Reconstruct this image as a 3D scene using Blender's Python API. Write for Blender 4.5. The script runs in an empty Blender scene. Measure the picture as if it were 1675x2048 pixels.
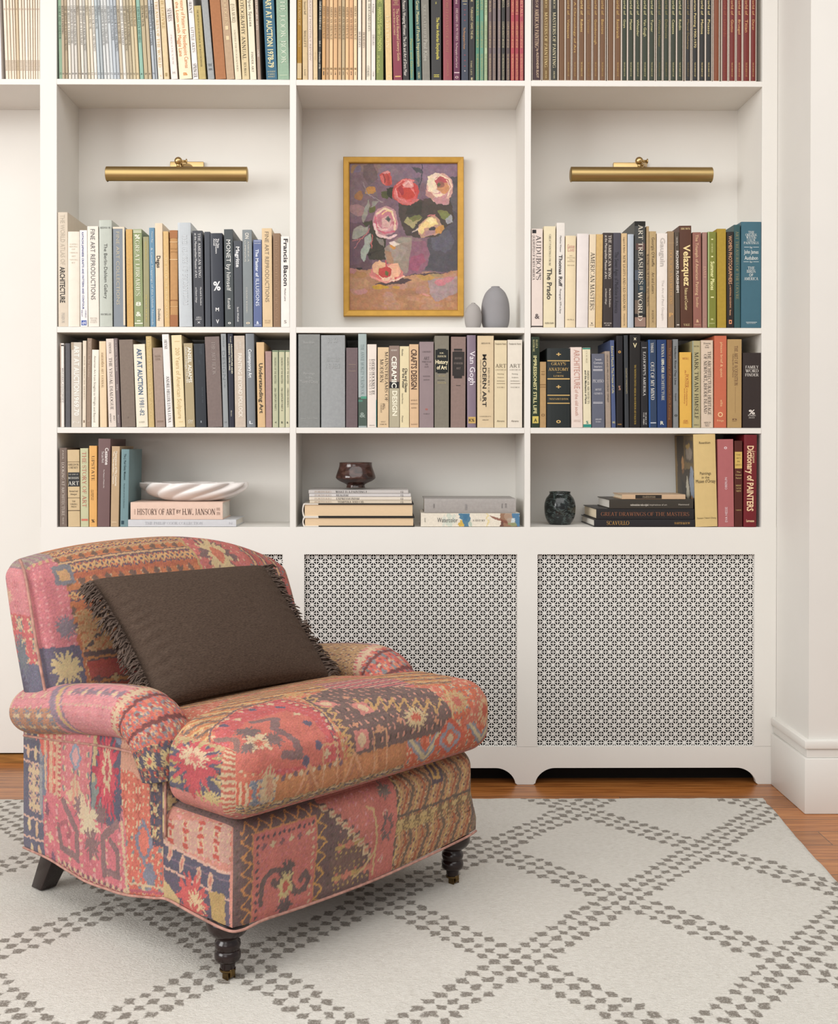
import bpy, bmesh, math, random
import numpy as np
from mathutils import Vector, Matrix
random.seed(7); rng = np.random.default_rng(7)
SC = bpy.context.scene; COL = SC.collection
PI = math.pi
# ------------------------------------------------------------------ camera, world, lights
F = 2356.0; CX = 795.67; CY = 905.45; H = 1.0994
M = np.array([[9.99956002e-01, -9.33978737e-03, 8.73667019e-04],
              [8.10472626e-04, -6.76779400e-03, -9.99976770e-01],
              [9.34548320e-03, 9.99933480e-01, -6.75992659e-03]])
cam = bpy.data.cameras.new('camera'); cam_o = bpy.data.objects.new('camera', cam); COL.objects.link(cam_o)
cam.sensor_fit = 'HORIZONTAL'; cam.sensor_width = 36; cam.lens = F*36/1675
cam.shift_x = (837.5-CX)/1675; cam.shift_y = -(1024-CY)/1675
cam.clip_start = .05; cam.clip_end = 60
rot = Matrix((M[0], -M[1], -M[2])).transposed()
cam_o.matrix_world = Matrix.Translation((0, 0, H)) @ rot.to_4x4()
SC.camera = cam_o
SC.view_settings.view_transform = 'Standard'; SC.view_settings.look = 'None'
SC.view_settings.gamma = 1; SC.view_settings.exposure = -0.06; SC.view_settings.use_curve_mapping = False
wd = bpy.data.worlds.new('world'); SC.world = wd; wd.use_nodes = True
bg = wd.node_tree.nodes['Background']; bg.inputs[0].default_value = (1.0, .98, .965, 1); bg.inputs[1].default_value = .47
def area(name, loc, target, sx, sy, power, color):
    l = bpy.data.lights.new(name, 'AREA'); l.shape = 'RECTANGLE'; l.size = sx; l.size_y = sy; l.energy = power; l.color = color
    o = bpy.data.objects.new(name, l); COL.objects.link(o); o.location = loc
    o.rotation_euler = (Vector(target)-Vector(loc)).to_track_quat('-Z', 'Y').to_euler(); return o
area('window_daylight', (-5.0, -.6, 2.5), (.4, 3.4, .8), 3.2, 2.6, 245, (1.0, .992, .975))
area('second_window_daylight', (-1.4, -2.6, 2.3), (.5, 2.9, .5), 2.2, 2.0, 36, (1.0, .992, .975))
area('ceiling_bounce', (.0, 1.0, 3.1), (.0, 1.3, 0), 4.4, 3.6, 120, (1.0, .985, .955))  # added overhead fill lamp, stands in for ceiling bounce to brighten the floor

# ------------------------------------------------------------------ helpers
def at(px, py, Y):                       # measured point of the photograph -> place in the room at depth Y
    d = M.T @ np.array([(px-CX)/F, (py-CY)/F, 1.0]); t = Y/d[1]
    return Vector((d[0]*t, Y, H+d[2]*t))
def s2l(c):
    c = np.asarray(c, float)
    return np.where(c <= .04045, c/12.92, ((c+.055)/1.055)**2.4)
def hx(h): return tuple(int(h[i:i+2], 16)/255 for i in (0, 2, 4))
def mute(h, k=.96, up=.0):
    c = np.array(hx(h)); l = c.mean(); c = np.clip((l+(c-l)*k)*(1-up)+up, 0, 1); return ''.join('%02X' % int(round(x*255)) for x in c)
MATS = {}
def mat(key, rough=.6, spec=.3, metal=0, noise=0, nscale=60, bump=0, bscale=400, stretch=None):
    k = (key, rough, spec, metal, noise, nscale, bump, bscale, stretch)
    if k in MATS: return MATS[k]
    m = bpy.data.materials.new('m_'+key); m.use_nodes = True; nt = m.node_tree; b = nt.nodes['Principled BSDF']
    col = tuple(float(x) for x in s2l(hx(key)))+(1,)
    b.inputs['Base Color'].default_value = col; b.inputs['Roughness'].default_value = rough
    b.inputs['Specular IOR Level'].default_value = spec; b.inputs['Metallic'].default_value = metal
    if noise or bump:
        tc = nt.nodes.new('ShaderNodeTexCoord'); src = tc.outputs['Object']
        if stretch:
            mp = nt.nodes.new('ShaderNodeMapping'); mp.inputs['Scale'].default_value = stretch
            nt.links.new(src, mp.inputs[0]); src = mp.outputs[0]
    if noise:
        n = nt.nodes.new('ShaderNodeTexNoise'); n.inputs['Scale'].default_value = nscale; n.inputs['Detail'].default_value = 5
        nt.links.new(src, n.inputs['Vector'])
        mr = nt.nodes.new('ShaderNodeMapRange'); mr.inputs['From Min'].default_value = .3; mr.inputs['From Max'].default_value = .7
        mr.inputs['To Min'].default_value = 1-noise; mr.inputs['To Max'].default_value = 1+noise
        mx = nt.nodes.new('ShaderNodeMix'); mx.data_type = 'RGBA'; mx.blend_type = 'MULTIPLY'; mx.inputs[0].default_value = 1
        mx.inputs[6].default_value = col
        nt.links.new(n.outputs[0], mr.inputs[0]); nt.links.new(mr.outputs[0], mx.inputs[7]); nt.links.new(mx.outputs[2], b.inputs['Base Color'])
    if bump:
        n = nt.nodes.new('ShaderNodeTexNoise'); n.inputs['Scale'].default_value = bscale; n.inputs['Detail'].default_value = 3
        nt.links.new(src, n.inputs['Vector'])
        bp = nt.nodes.new('ShaderNodeBump'); bp.inputs['Strength'].default_value = bump; bp.inputs['Distance'].default_value = .002
        nt.links.new(n.outputs[0], bp.inputs['Height']); nt.links.new(bp.outputs[0], b.inputs['Normal'])
    MATS[k] = m; return m
def vcol_mat(name, rough=.85, weave=0, wscale=900, spec=.15, bumpd=.0006):
    m = bpy.data.materials.new(name); m.use_nodes = True; nt = m.node_tree; b = nt.nodes['Principled BSDF']
    a = nt.nodes.new('ShaderNodeAttribute'); a.attribute_name = 'Col'
    b.inputs['Roughness'].default_value = rough; b.inputs['Specular IOR Level'].default_value = spec
    if weave:
        tc = nt.nodes.new('ShaderNodeTexCoord')
        n = nt.nodes.new('ShaderNodeTexNoise'); n.inputs['Scale'].default_value = wscale; n.inputs['Detail'].default_value = 2
        nt.links.new(tc.outputs['Object'], n.inputs['Vector'])
        mr = nt.nodes.new('ShaderNodeMapRange'); mr.inputs['From Min'].default_value = .3; mr.inputs['From Max'].default_value = .7
        mr.inputs['To Min'].default_value = 1-weave; mr.inputs['To Max'].default_value = 1+weave
        mx = nt.nodes.new('ShaderNodeMix'); mx.data_type = 'RGBA'; mx.blend_type = 'MULTIPLY'; mx.inputs[0].default_value = 1
        nt.links.new(a.outputs['Color'], mx.inputs[6]); nt.links.new(n.outputs[0], mr.inputs[0]); nt.links.new(mr.outputs[0], mx.inputs[7])
        nt.links.new(mx.outputs[2], b.inputs['Base Color'])
        bp = nt.nodes.new('ShaderNodeBump'); bp.inputs['Strength'].default_value = .6; bp.inputs['Distance'].default_value = bumpd
        nt.links.new(n.outputs[0], bp.inputs['Height']); nt.links.new(bp.outputs[0], b.inputs['Normal'])
    else: nt.links.new(a.outputs['Color'], b.inputs['Base Color'])
    return m
def link(o, parent=None, loc=None, rot=None):
    COL.objects.link(o)
    if parent: o.parent = parent
    if loc is not None: o.location = loc
    if rot is not None: o.rotation_euler = rot
    return o
def mesh(name, V, Fc, mt, parent=None, loc=None, rot=None, smooth=False, mi=None, colors=None):
    me = bpy.data.meshes.new(name); me.from_pydata([tuple(map(float, v)) for v in V] if not isinstance(V, list) else V, [], Fc if isinstance(Fc, list) else Fc.tolist())
    for m_ in (mt if isinstance(mt, (list, tuple)) else [mt]): me.materials.append(m_)
    if mi: me.polygons.foreach_set('material_index', mi)
    if smooth: me.polygons.foreach_set('use_smooth', [True]*len(me.polygons))
    if colors is not None:
        ca = me.color_attributes.new('Col', 'FLOAT_COLOR', 'POINT')
        c4 = np.ones((len(me.vertices), 4), np.float32); c4[:, :3] = s2l(np.clip(colors, 0, 1)); ca.data.foreach_set('color', c4.ravel())
    me.update(); return link(bpy.data.objects.new(name, me), parent, loc, rot)
def empty(name, loc, rot=None, parent=None):
    o = bpy.data.objects.new(name, None); o.empty_display_size = .05; return link(o, parent, loc, rot)
def tag(o, label, cat, group=None, kind=None):
    o['label'] = label; o['category'] = cat
    if group: o['group'] = group
    if kind: o['kind'] = kind
    return o
def struct(o): o['kind'] = 'structure'; return o
def BX(x0, x1, y0, y1, z0, z1):
    V = [(x0,y0,z0),(x1,y0,z0),(x1,y1,z0),(x0,y1,z0),(x0,y0,z1),(x1,y0,z1),(x1,y1,z1),(x0,y1,z1)]
    Fc = [(0,3,2,1),(4,5,6,7),(0,1,5,4),(1,2,6,5),(2,3,7,6),(3,0,4,7)]
    return V, Fc
def cat(parts):
    V, Fc, mi = [], [], []
    for p in parts:
        o = len(V); V += list(p[0]); Fc += [tuple(i+o for i in f) for f in p[1]]; mi += [p[2] if len(p) > 2 else 0]*len(p[1])
    return V, Fc, mi
def boxes(name, lst, mt, parent=None, **k):
    V, Fc, mi = cat([BX(*b[:6])+((b[6],) if len(b) > 6 else ()) for b in lst]); return mesh(name, V, Fc, mt, parent, mi=mi, **k)
def bevel(o, w, seg=2):
    bm = bmesh.new(); bm.from_mesh(o.data); bmesh.ops.remove_doubles(bm, verts=bm.verts, dist=1e-6)
    ed = [e for e in bm.edges if len(e.link_faces) == 2 and e.calc_face_angle() > .5]
    bmesh.ops.bevel(bm, geom=ed, offset=w, segments=seg, affect='EDGES', profile=.5, clamp_overlap=True)
    bm.to_mesh(o.data); bm.free(); o.data.polygons.foreach_set('use_smooth', [True]*len(o.data.polygons))
    try: o.data.set_sharp_from_angle(angle=.7)
    except Exception: pass
    return o
def LATHE(prof, n=48, wob=None):
    V = []; Fc = []
    for k, (r, z) in enumerate(prof):
        for i in range(n):
            a = 2*PI*i/n; rr = r*(wob(a, z) if wob else 1); V.append((rr*math.cos(a), rr*math.sin(a), z))
    for k in range(len(prof)-1):
        for i in range(n):
            j = (i+1) % n; Fc.append((k*n+i, k*n+j, (k+1)*n+j, (k+1)*n+i))
    return V, Fc
def TUBE(path, r, n=8, caps=True):
    P = [Vector(p) for p in path]; V = []; Fc = []; m_ = len(P); rr = r if isinstance(r, (list, tuple)) else [r]*m_
    up = None
    for i, p in enumerate(P):
        t = (P[min(i+1, m_-1)]-P[max(i-1, 0)]).normalized()
        if up is None: up = t.orthogonal().normalized()
        up = (up-t*up.dot(t)).normalized() if (up-t*up.dot(t)).length > 1e-6 else t.orthogonal().normalized()
        b = t.cross(up)
        for k in range(n):
            a = 2*PI*k/n; V.append(tuple(p+(up*math.cos(a)+b*math.sin(a))*rr[i]))
    for i in range(m_-1):
        for k in range(n):
            j = (k+1) % n; Fc.append((i*n+k, i*n+j, (i+1)*n+j, (i+1)*n+k))
    if caps: Fc.append(tuple(range(n-1, -1, -1))); Fc.append(tuple((m_-1)*n+k for k in range(n)))
    return V, Fc
def spline(pts, n=8):
    P = [np.array(p, float) for p in pts]; P = [2*P[0]-P[1]]+P+[2*P[-1]-P[-2]]; out = []
    for i in range(1, len(P)-2):
        for k in range(n):
            t = k/n; a, b, c, d = P[i-1:i+3]
            out.append(.5*((2*b)+(c-a)*t+(2*a-5*b+4*c-d)*t*t+(3*b-a-3*c+d)*t**3))
    out.append(P[-2]); return [tuple(float(x) for x in q) for q in out]
def vnoise(h, w, cell, seed=0):              # smooth value noise, -1..1
    r = np.random.default_rng(seed); gh, gw = int(h/cell)+3, int(w/cell)+3; g = r.uniform(-1, 1, (gh, gw))
    y = np.arange(h)/cell; x = np.arange(w)/cell; yi = y.astype(int); xi = x.astype(int); fy = y-yi; fx = x-xi
    fy = (fy*fy*(3-2*fy))[:, None]; fx = (fx*fx*(3-2*fx))[None]
    a = g[np.ix_(yi, xi)]; b = g[np.ix_(yi, xi+1)]; c = g[np.ix_(yi+1, xi)]; d = g[np.ix_(yi+1, xi+1)]
    return (a*(1-fx)+b*fx)*(1-fy)+(c*(1-fx)+d*fx)*fy
class Cv:                                     # a painted pattern sampled at a mesh's own vertices
    def __init__(s, U, V, base, warp=0, cell=12, seed=0):
        h, w = U.shape; s.h, s.w = h, w
        s.U = U+warp*vnoise(h, w, cell, seed+1)+warp*.5*vnoise(h, w, cell/3, seed+2)
        s.V = V+warp*vnoise(h, w, cell, seed+3)+warp*.5*vnoise(h, w, cell/3, seed+4)
        s.A = np.empty((h, w, 3)); s.A[:] = hx(base)
    def put(s, m, c, op=1):
        c = np.array(hx(c)) if isinstance(c, str) else c
        s.A[m] = s.A[m]*(1-op)+c*op
    def poly(s, pts, c, op=1):
        U, V = s.U, s.V; m = np.zeros(U.shape, bool); n = len(pts)
        xs = [p[0] for p in pts]; ys = [p[1] for p in pts]
        bb = (U >= min(xs)) & (U <= max(xs)) & (V >= min(ys)) & (V <= max(ys)); u = U[bb]; v = V[bb]; r = np.zeros(u.shape, bool)
        for i in range(n):
            x1, y1 = pts[i]; x2, y2 = pts[(i+1) % n]
            if y1 == y2: continue
            r ^= ((y1 > v) != (y2 > v)) & (u < (x2-x1)*(v-y1)/(y2-y1)+x1)
        m[bb] = r; s.put(m, c, op); return m
    def ell(s, cx, cy, rx, ry, c, rot=0, op=1):
        a = math.radians(rot); du = s.U-cx; dv = s.V-cy
        p = du*math.cos(a)+dv*math.sin(a); q = -du*math.sin(a)+dv*math.cos(a)
        m = (p/rx)**2+(q/ry)**2 < 1; s.put(m, c, op); return m
    def rect(s, x0, x1, y0, y1, c, op=1):
        m = (s.U >= x0) & (s.U < x1) & (s.V >= y0) & (s.V < y1); s.put(m, c, op); return m
    def line(s, pts, wd, c, op=1):
        m = np.zeros(s.U.shape, bool)
        for (x1, y1), (x2, y2) in zip(pts[:-1], pts[1:]):
            dx, dy = x2-x1, y2-y1; L = dx*dx+dy*dy+1e-12
            t = np.clip(((s.U-x1)*dx+(s.V-y1)*dy)/L, 0, 1); m |= (s.U-x1-t*dx)**2+(s.V-y1-t*dy)**2 < (wd/2)**2
        s.put(m, c, op); return m
# ------------------------------------------------------------------ the room shell
YF = 3.8; DEP = .27; YB = YF+DEP
def white_paint(name, c='DEDBD5', rough=.45):
    return mat(c, rough=rough, spec=.35, noise=.012, nscale=6, bump=.08, bscale=90)
WH = white_paint('cabinet'); WW = white_paint('wall', 'DAD7D1', .6)
def floor_mat():
    m = bpy.data.materials.new('floor_boards'); m.use_nodes = True; nt = m.node_tree; N = nt.nodes; L = nt.links; b = N['Principled BSDF']
    tc = N.new('ShaderNodeTexCoord'); sp = N.new('ShaderNodeSeparateXYZ'); L.new(tc.outputs['Object'], sp.inputs[0])
    def mth(op, a, b_=None, c=None):
        n = N.new('ShaderNodeMath'); n.operation = op
        for i, v in enumerate((a, b_, c)):
            if v is None: continue
            if isinstance(v, (int, float)): n.inputs[i].default_value = v
            else: L.new(v, n.inputs[i])
        return n.outputs[0]
    yy = mth('DIVIDE', mth('ADD', sp.outputs['Y'], .014), .1115)
    row = mth('FLOOR', yy); fr = mth('SUBTRACT', yy, row)
    rnd = N.new('ShaderNodeTexWhiteNoise'); rnd.noise_dimensions = '1D'; L.new(row, rnd.inputs['W'])
    xx = mth('ADD', mth('DIVIDE', sp.outputs['X'], 2.4), mth('MULTIPLY', rnd.outputs['Value'], 7.3)); xr = mth('FLOOR', xx); fx = mth('SUBTRACT', xx, xr)
    r2 = N.new('ShaderNodeTexWhiteNoise'); r2.noise_dimensions = '2D'
    cb = N.new('ShaderNodeCombineXYZ'); L.new(row, cb.inputs[0]); L.new(xr, cb.inputs[1]); L.new(cb.outputs[0], r2.inputs['Vector'])
    mp = N.new('ShaderNodeMapping'); mp.inputs['Scale'].default_value = (2.2, 34, 1); L.new(tc.outputs['Object'], mp.inputs[0])
    ad = N.new('ShaderNodeVectorMath'); ad.operation = 'ADD'; L.new(mp.outputs[0], ad.inputs[0]); L.new(r2.outputs['Color'], ad.inputs[1])
    gr = N.new('ShaderNodeTexNoise'); gr.inputs['Scale'].default_value = 2.4; gr.inputs['Detail'].default_value = 8; gr.inputs['Distortion'].default_value = .6; L.new(ad.outputs[0], gr.inputs['Vector'])
    cr = N.new('ShaderNodeValToRGB'); L.new(gr.outputs[0], cr.inputs[0]); e = cr.color_ramp.elements
    e[0].position = .28; e[0].color = (.19, .058, .014, 1); e[1].position = .75; e[1].color = (.47, .19, .052, 1)
    q = cr.color_ramp.elements.new(.5); q.color = (.34, .122, .03, 1)
    tv = mth('ADD', mth('MULTIPLY', r2.outputs['Value'], .5), .72)
    mx = N.new('ShaderNodeMix'); mx.data_type = 'RGBA'; mx.blend_type = 'MULTIPLY'; mx.inputs[0].default_value = 1
    L.new(cr.outputs[0], mx.inputs[6]); L.new(tv, mx.inputs[7])
    gap = mth('MAXIMUM', mth('MAXIMUM', mth('LESS_THAN', fr, .018), mth('GREATER_THAN', fr, .988)), mth('LESS_THAN', fx, .0009))
    wr = N.new('ShaderNodeTexNoise'); wr.inputs['Scale'].default_value = 5
    g2 = N.new('ShaderNodeMix'); g2.data_type = 'RGBA'; L.new(mth('MULTIPLY', gap, .85), g2.inputs[0]); L.new(mx.outputs[2], g2.inputs[6]); g2.inputs[7].default_value = (.02, .012, .008, 1)
    L.new(g2.outputs[2], b.inputs['Base Color']); b.inputs['Roughness'].default_value = .26; b.inputs['Specular IOR Level'].default_value = .5
    bp = N.new('ShaderNodeBump'); bp.inputs['Strength'].default_value = .35; bp.inputs['Distance'].default_value = .002
    L.new(mth('SUBTRACT', mth('MULTIPLY', gr.outputs[0], .15), gap), bp.inputs['Height']); L.new(bp.outputs[0], b.inputs['Normal'])
    return m
struct(boxes('floor', [(-3.4, 3.0, -2.2, 4.6, -.05, 0)], floor_mat()))
XW = 1.2605
struct(boxes('wall_right', [(XW, 3.0, 3.505, 4.6, 0, 3.0)], WW))
struct(boxes('wall_back', [(-3.4, XW, YB+.045, YB+.10, 0, 3.0)], WW))
bb = boxes('baseboard_right', [(XW-.017, 3.0, 3.488, YF-.001, 0, .166), (XW-.009, 3.0, 3.496, YF-.001, .166, .194), (XW-.017, 3.0, 3.488, YF-.001, .194, .219)], white_paint('w', 'DAD7D1', .4)); struct(bb); bevel(bb, .0035)
# left alcove panel and threshold
door = struct(boxes('door_1', [(-1.9, -1.1, YB+.012, YB+.04, .032, 2.2535)], WH))
struct(boxes('trim_1', [(-1.9, -1.1, YB-.0, YB+.045, 0, .026)], mat('9A6A34', rough=.4, noise=.3, nscale=12, stretch=(1, 8, 8))))

# ------------------------------------------------------------------ built-in bookcase
XA0, XA, XB_, XC, XD, XE, XF = -1.1146, -1.0606, -.3136, -.2927, .4431, .4631, 1.2098
ZT = {'s1': 2.2737, 's2': 1.4781, 's3': 1.1547, 's4': .8336}
book = empty('built_in_bookcase', (0, YF, 0)); tag(book, 'white painted built-in bookcase with pierced radiator grilles below, filling the back wall', 'bookcase')
def L2(lst): return [(a, b, c-YF, d-YF, e, f)+tuple(r) for a, b, c, d, e, f, *r in lst]
TOPZ = 2.75
for nm, x0, x1 in (('upright', XA0, XA), ('upright', XB_, XC), ('upright', XD, XE), ('upright', XF, XW-.0005)):
    bevel(boxes(nm, L2([(x0, x1, YF, YB+.01, .8, TOPZ)]), WH, book), .0012, 1)
bays = [(XA, XB_), (XC, XD), (XE, XF)]
for z, th in ((ZT['s1'], .018), (ZT['s2'], .0185), (ZT['s3'], .0185)):
    for x0, x1 in bays: bevel(boxes('shelf', L2([(x0-.0004, x1+.0004, YF+.0006, YB+.005, z-th, z)]), WH, book), .001, 1)
boxes('shelf', L2([(-1.9, XA0+.0004, YF+.0006, YB+.005, ZT['s1']-.019, ZT['s1']-.0015)]), WH, book)
boxes('shelf', L2([(XA0+.002, XW-.002, YF+.004, YB+.005, ZT['s4']-.02, ZT['s4'])]), WH, book)
boxes('shelf', L2([(-1.9, XW-.002, YF+.002, YB+.005, TOPZ, TOPZ+.02)]), WH, book)
boxes('upright', L2([(-1.92, -1.9, YF, YB+.01, 2.23, TOPZ+.02)]), WH, book)
boxes('back_panel', L2([(-1.9, XA0+.005, YB, YB+.012, 2.2537, TOPZ)]), WH, book)
boxes('back_panel', L2([(XA0+.005, XW-.002, YB, YB+.012, .6, TOPZ)]), WH, book)
boxes('end_panel', L2([(XA0+.002, XA0+.02, YF+.012, YB+.01, 0, .83)]), WH, book)
# face frame of the radiator cover: rails, stiles with scalloped feet cut in one front board
zg0, zg1 = at(800, 1494, YF)[2], at(800, 1108.6, YF)[2]
gx = [(at(141, 1300, YF)[0], at(565, 1300, YF)[0]), (at(608, 1300, YF)[0], at(1033.5, 1300, YF)[0]), (at(1074, 1300, YF)[0], at(1508, 1300, YF)[0])]
T = .019
fr = [(XA0, XW-.0008, YF-.0002, YF+T, zg1, ZT['s4']-.0006)]
sx = [(XA0, gx[0][0]), (gx[0][1], gx[1][0]), (gx[1][1], gx[2][0]), (gx[2][1], XW-.0008)]
fr += [(a, b, YF-.0002, YF+T, zg0, zg1) for a, b in sx]
boxes('face_frame', L2(fr), WH, book)
zr = at(1200, 1536, YF)[2]
def scallop_board():
    pts = [(XA0, zg0), (XA0, 0)]
    feet = [(XA0, at(150, 1567, YF)[0]), (at(566, 1567, YF)[0], at(606, 1567, YF)[0]), (at(1034, 1567, YF)[0], at(1066, 1567, YF)[0]), (at(1515, 1571, YF)[0], XW-.0008)]
    rx = .064
    def arc(xf, sgn):   # from foot toe up to the rail, quarter curve
        return [(xf+sgn*(.006+rx*(1-math.cos(t*PI/2))**.85), zr*math.sin(t*PI/2)**.9) for t in np.linspace(.04, 1, 12)]
    pts += [(feet[0][1], 0)]+arc(feet[0][1], 1)
    for i in (1, 2): pts += arc(feet[i][0], -1)[::-1]+[(feet[i][0], 0), (feet[i][1], 0)]+arc(feet[i][1], 1)
    pts += arc(feet[3][0], -1)[::-1]+[(feet[3][0], 0), (XW-.0008, 0), (XW-.0008, zg0)]
    n = len(pts); V = [(x, -.0002, z+.0005) for x, z in pts]+[(x, T, z+.0005) for x, z in pts]
    Fc = [tuple(range(n)), tuple(range(2*n-1, n-1, -1))]+[(i, i+n, (i+1) % n+n, (i+1) % n) for i in range(n)]
    mesh('scalloped_plinth', V, Fc, WH, book)
scallop_board()
# pierced metal grilles: star lattice of crossed and diagonal bars
def grille(x0, x1, z0, z1):
    c = .0282/2/1.0; V = []; Fc = []; y = .0125; w = .0021; t = .0012
    nx = int(round((x1-x0)/c)); nz = int(round((z1-z0)/c)); cx_ = (x1-x0)/nx; cz_ = (z1-z0)/nz
    def quad(p, q, wd, yy):
        d = Vector((q[0]-p[0], q[1]-p[1])).normalized(); n = Vector((-d.y, d.x))*wd; o = len(V)
        for s in ((p[0]+n.x, p[1]+n.y), (p[0]-n.x, p[1]-n.y), (q[0]-n.x, q[1]-n.y), (q[0]+n.x, q[1]+n.y)): V.append((s[0], yy, s[1]))
        for k in range(4): V.append((V[o+k][0], yy+t, V[o+k][2]))
        Fc.extend([(o, o+3, o+2, o+1), (o, o+1, o+5, o+4), (o+1, o+2, o+6, o+5), (o+2, o+3, o+7, o+6), (o+3, o, o+4, o+7), (o+4, o+5, o+6, o+7)])
    for i in range(nx+1): quad((x0+i*cx_, z0), (x0+i*cx_, z1), .0014, y)
    for j in range(nz+1): quad((x0, z0+j*cz_), (x1, z0+j*cz_), .0014, y+.00005)
    for i in range(nx):
        for j in range(nz):
            a, b = x0+i*cx_, z0+j*cz_
            if (i+j) % 2: quad((a, b), (a+cx_, b+cz_), .0017, y+.0001)
            else: quad((a, b+cz_), (a+cx_, b), .0017, y+.0001)
    # solid bosses where eight bars meet
    for i in range(nx+1):
        for j in range(nz+1):
            if (i+j) % 2 == 1:
                a, b = x0+i*cx_, z0+j*cz_; o = len(V); r = .0036
                for k in range(8):
                    an = PI/8+k*PI/4; V.append((a+r*math.cos(an), y-.0001, b+r*math.sin(an)))
                Fc.append(tuple(o+k for k in range(8)))
    m = mesh('grille', V, Fc, mat('DEDBD6', rough=.4, spec=.4), book); return m
for x0, x1 in gx: grille(x0-.004, x1+.004, zg0-.004, zg1+.004)
boxes('shade_backing', L2([(XA0+.02, XW-.002, YF+.045, YF+.05, 0.11, .81), (XA0+.02, XW-.002, YF+.075, YF+.085, 0, .12)]), mat('15120F', rough=.9), book)  # added black sheets standing in for shade behind grilles and under plinth

# ------------------------------------------------------------------ rug
def rug_mat():
    m = bpy.data.materials.new('wool_rug'); m.use_nodes = True; nt = m.node_tree; N = nt.nodes; L = nt.links; b = N['Principled BSDF']
    def mth(op, a, b_=None, c=None):
        n = N.new('ShaderNodeMath'); n.operation = op
        for i, v in enumerate((a, b_, c)):
            if v is None: continue
            if isinstance(v, (int, float)): n.inputs[i].default_value = v
            else: L.new(v, n.inputs[i])
        return n.outputs[0]
    tc = N.new('ShaderNodeTexCoord')
    def noise(sc, det, src=None):
        n = N.new('ShaderNodeTexNoise'); n.inputs['Scale'].default_value = sc; n.inputs['Detail'].default_value = det; L.new(src or tc.outputs['Object'], n.inputs['Vector']); return n
    n1 = noise(95, 3); n0 = noise(14, 2)
    def cen(n, amp):
        v = N.new('ShaderNodeVectorMath'); v.operation = 'SUBTRACT'; L.new(n.outputs['Color'], v.inputs[0]); v.inputs[1].default_value = (.5, .5, .5)
        s = N.new('ShaderNodeVectorMath'); s.operation = 'SCALE'; L.new(v.outputs[0], s.inputs[0]); s.inputs['Scale'].default_value = amp; return s.outputs[0]
    a1 = N.new('ShaderNodeVectorMath'); L.new(tc.outputs['Object'], a1.inputs[0]); L.new(cen(n1, .015), a1.inputs[1])
    a2 = N.new('ShaderNodeVectorMath'); L.new(a1.outputs[0], a2.inputs[0]); L.new(cen(n0, .035), a2.inputs[1])
    sp = N.new('ShaderNodeSeparateXYZ'); L.new(a2.outputs[0], sp.inputs[0])
    X = mth('DIVIDE', mth('SUBTRACT', sp.outputs['X'], .855), .0242); Y = mth('DIVIDE', mth('SUBTRACT', sp.outputs['Y'], 3.160), .0288)
    i = mth('ROUND', X); j = mth('ROUND', Y)
    u = mth('ABSOLUTE', mth('SUBTRACT', X, i)); v = mth('ABSOLUTE', mth('SUBTRACT', Y, j))
    d1 = mth('WRAP', mth('SUBTRACT', i, j), 12.5, -11.5); d2 = mth('WRAP', mth('ADD', i, j), 12.5, -11.5)
    par = mth('LESS_THAN', mth('ABSOLUTE', mth('SUBTRACT', mth('MODULO', mth('ABSOLUTE', mth('ADD', i, j)), 2), 0)), .5)
    band = mth('MAXIMUM', mth('LESS_THAN', mth('ABSOLUTE', d1), 2.5), mth('LESS_THAN', mth('ABSOLUTE', d2), 2.5))
    rr = mth('MAXIMUM', u, mth('MULTIPLY', v, 1.12))
    fl = N.new('ShaderNodeMapRange'); L.new(rr, fl.inputs[0]); fl.inputs['From Min'].default_value = .37; fl.inputs['From Max'].default_value = .53; fl.inputs['To Min'].default_value = 1; fl.inputs['To Max'].default_value = 0
    mask = mth('MULTIPLY', mth('MULTIPLY', band, par), fl.outputs[0])
    n3 = noise(300, 2); n4 = noise(3, 3)
    mk = mth('MULTIPLY', mask, mth('MINIMUM', mth('MAXIMUM', mth('MULTIPLY', mth('SUBTRACT', n3.outputs[0], .16), 3.0), .45), 1))
    mpx = N.new('ShaderNodeMapping'); mpx.inputs['Scale'].default_value = (1, 3, 1); L.new(tc.outputs['Object'], mpx.inputs[0])
    n5 = noise(420, 3, mpx.outputs[0])
    base = N.new('ShaderNodeValToRGB'); n7 = noise(70, 4, mpx.outputs[0]); L.new(mth('ADD', mth('ADD', mth('MULTIPLY', n5.outputs[0], .45), mth('MULTIPLY', n4.outputs[0], .15)), mth('MULTIPLY', n7.outputs[0], .4)), base.inputs[0])
    e = base.color_ramp.elements; e[0].position = .25; e[0].color = (.66, .60, .51, 1); e[1].position = .54; e[1].color = (.95, .905, .825, 1)
    mx = N.new('ShaderNodeMix'); mx.data_type = 'RGBA'; L.new(mk, mx.inputs[0]); L.new(base.outputs[0], mx.inputs[6]); mx.inputs[7].default_value = (.29, .25, .205, 1)
    L.new(mx.outputs[2], b.inputs['Base Color']); b.inputs['Roughness'].default_value = 1; b.inputs['Specular IOR Level'].default_value = .05
    try: b.inputs['Sheen Weight'].default_value = .15
    except Exception: pass
    bp = N.new('ShaderNodeBump'); bp.inputs['Strength'].default_value = .9; bp.inputs['Distance'].default_value = .006
    n6 = noise(150, 3, mpx.outputs[0])
    L.new(mth('ADD', mth('MULTIPLY', n6.outputs[0], 1.6), mth('MULTIPLY', n5.outputs[0], .8)), bp.inputs['Height']); L.new(bp.outputs[0], b.inputs['Normal'])
    return m
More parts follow.
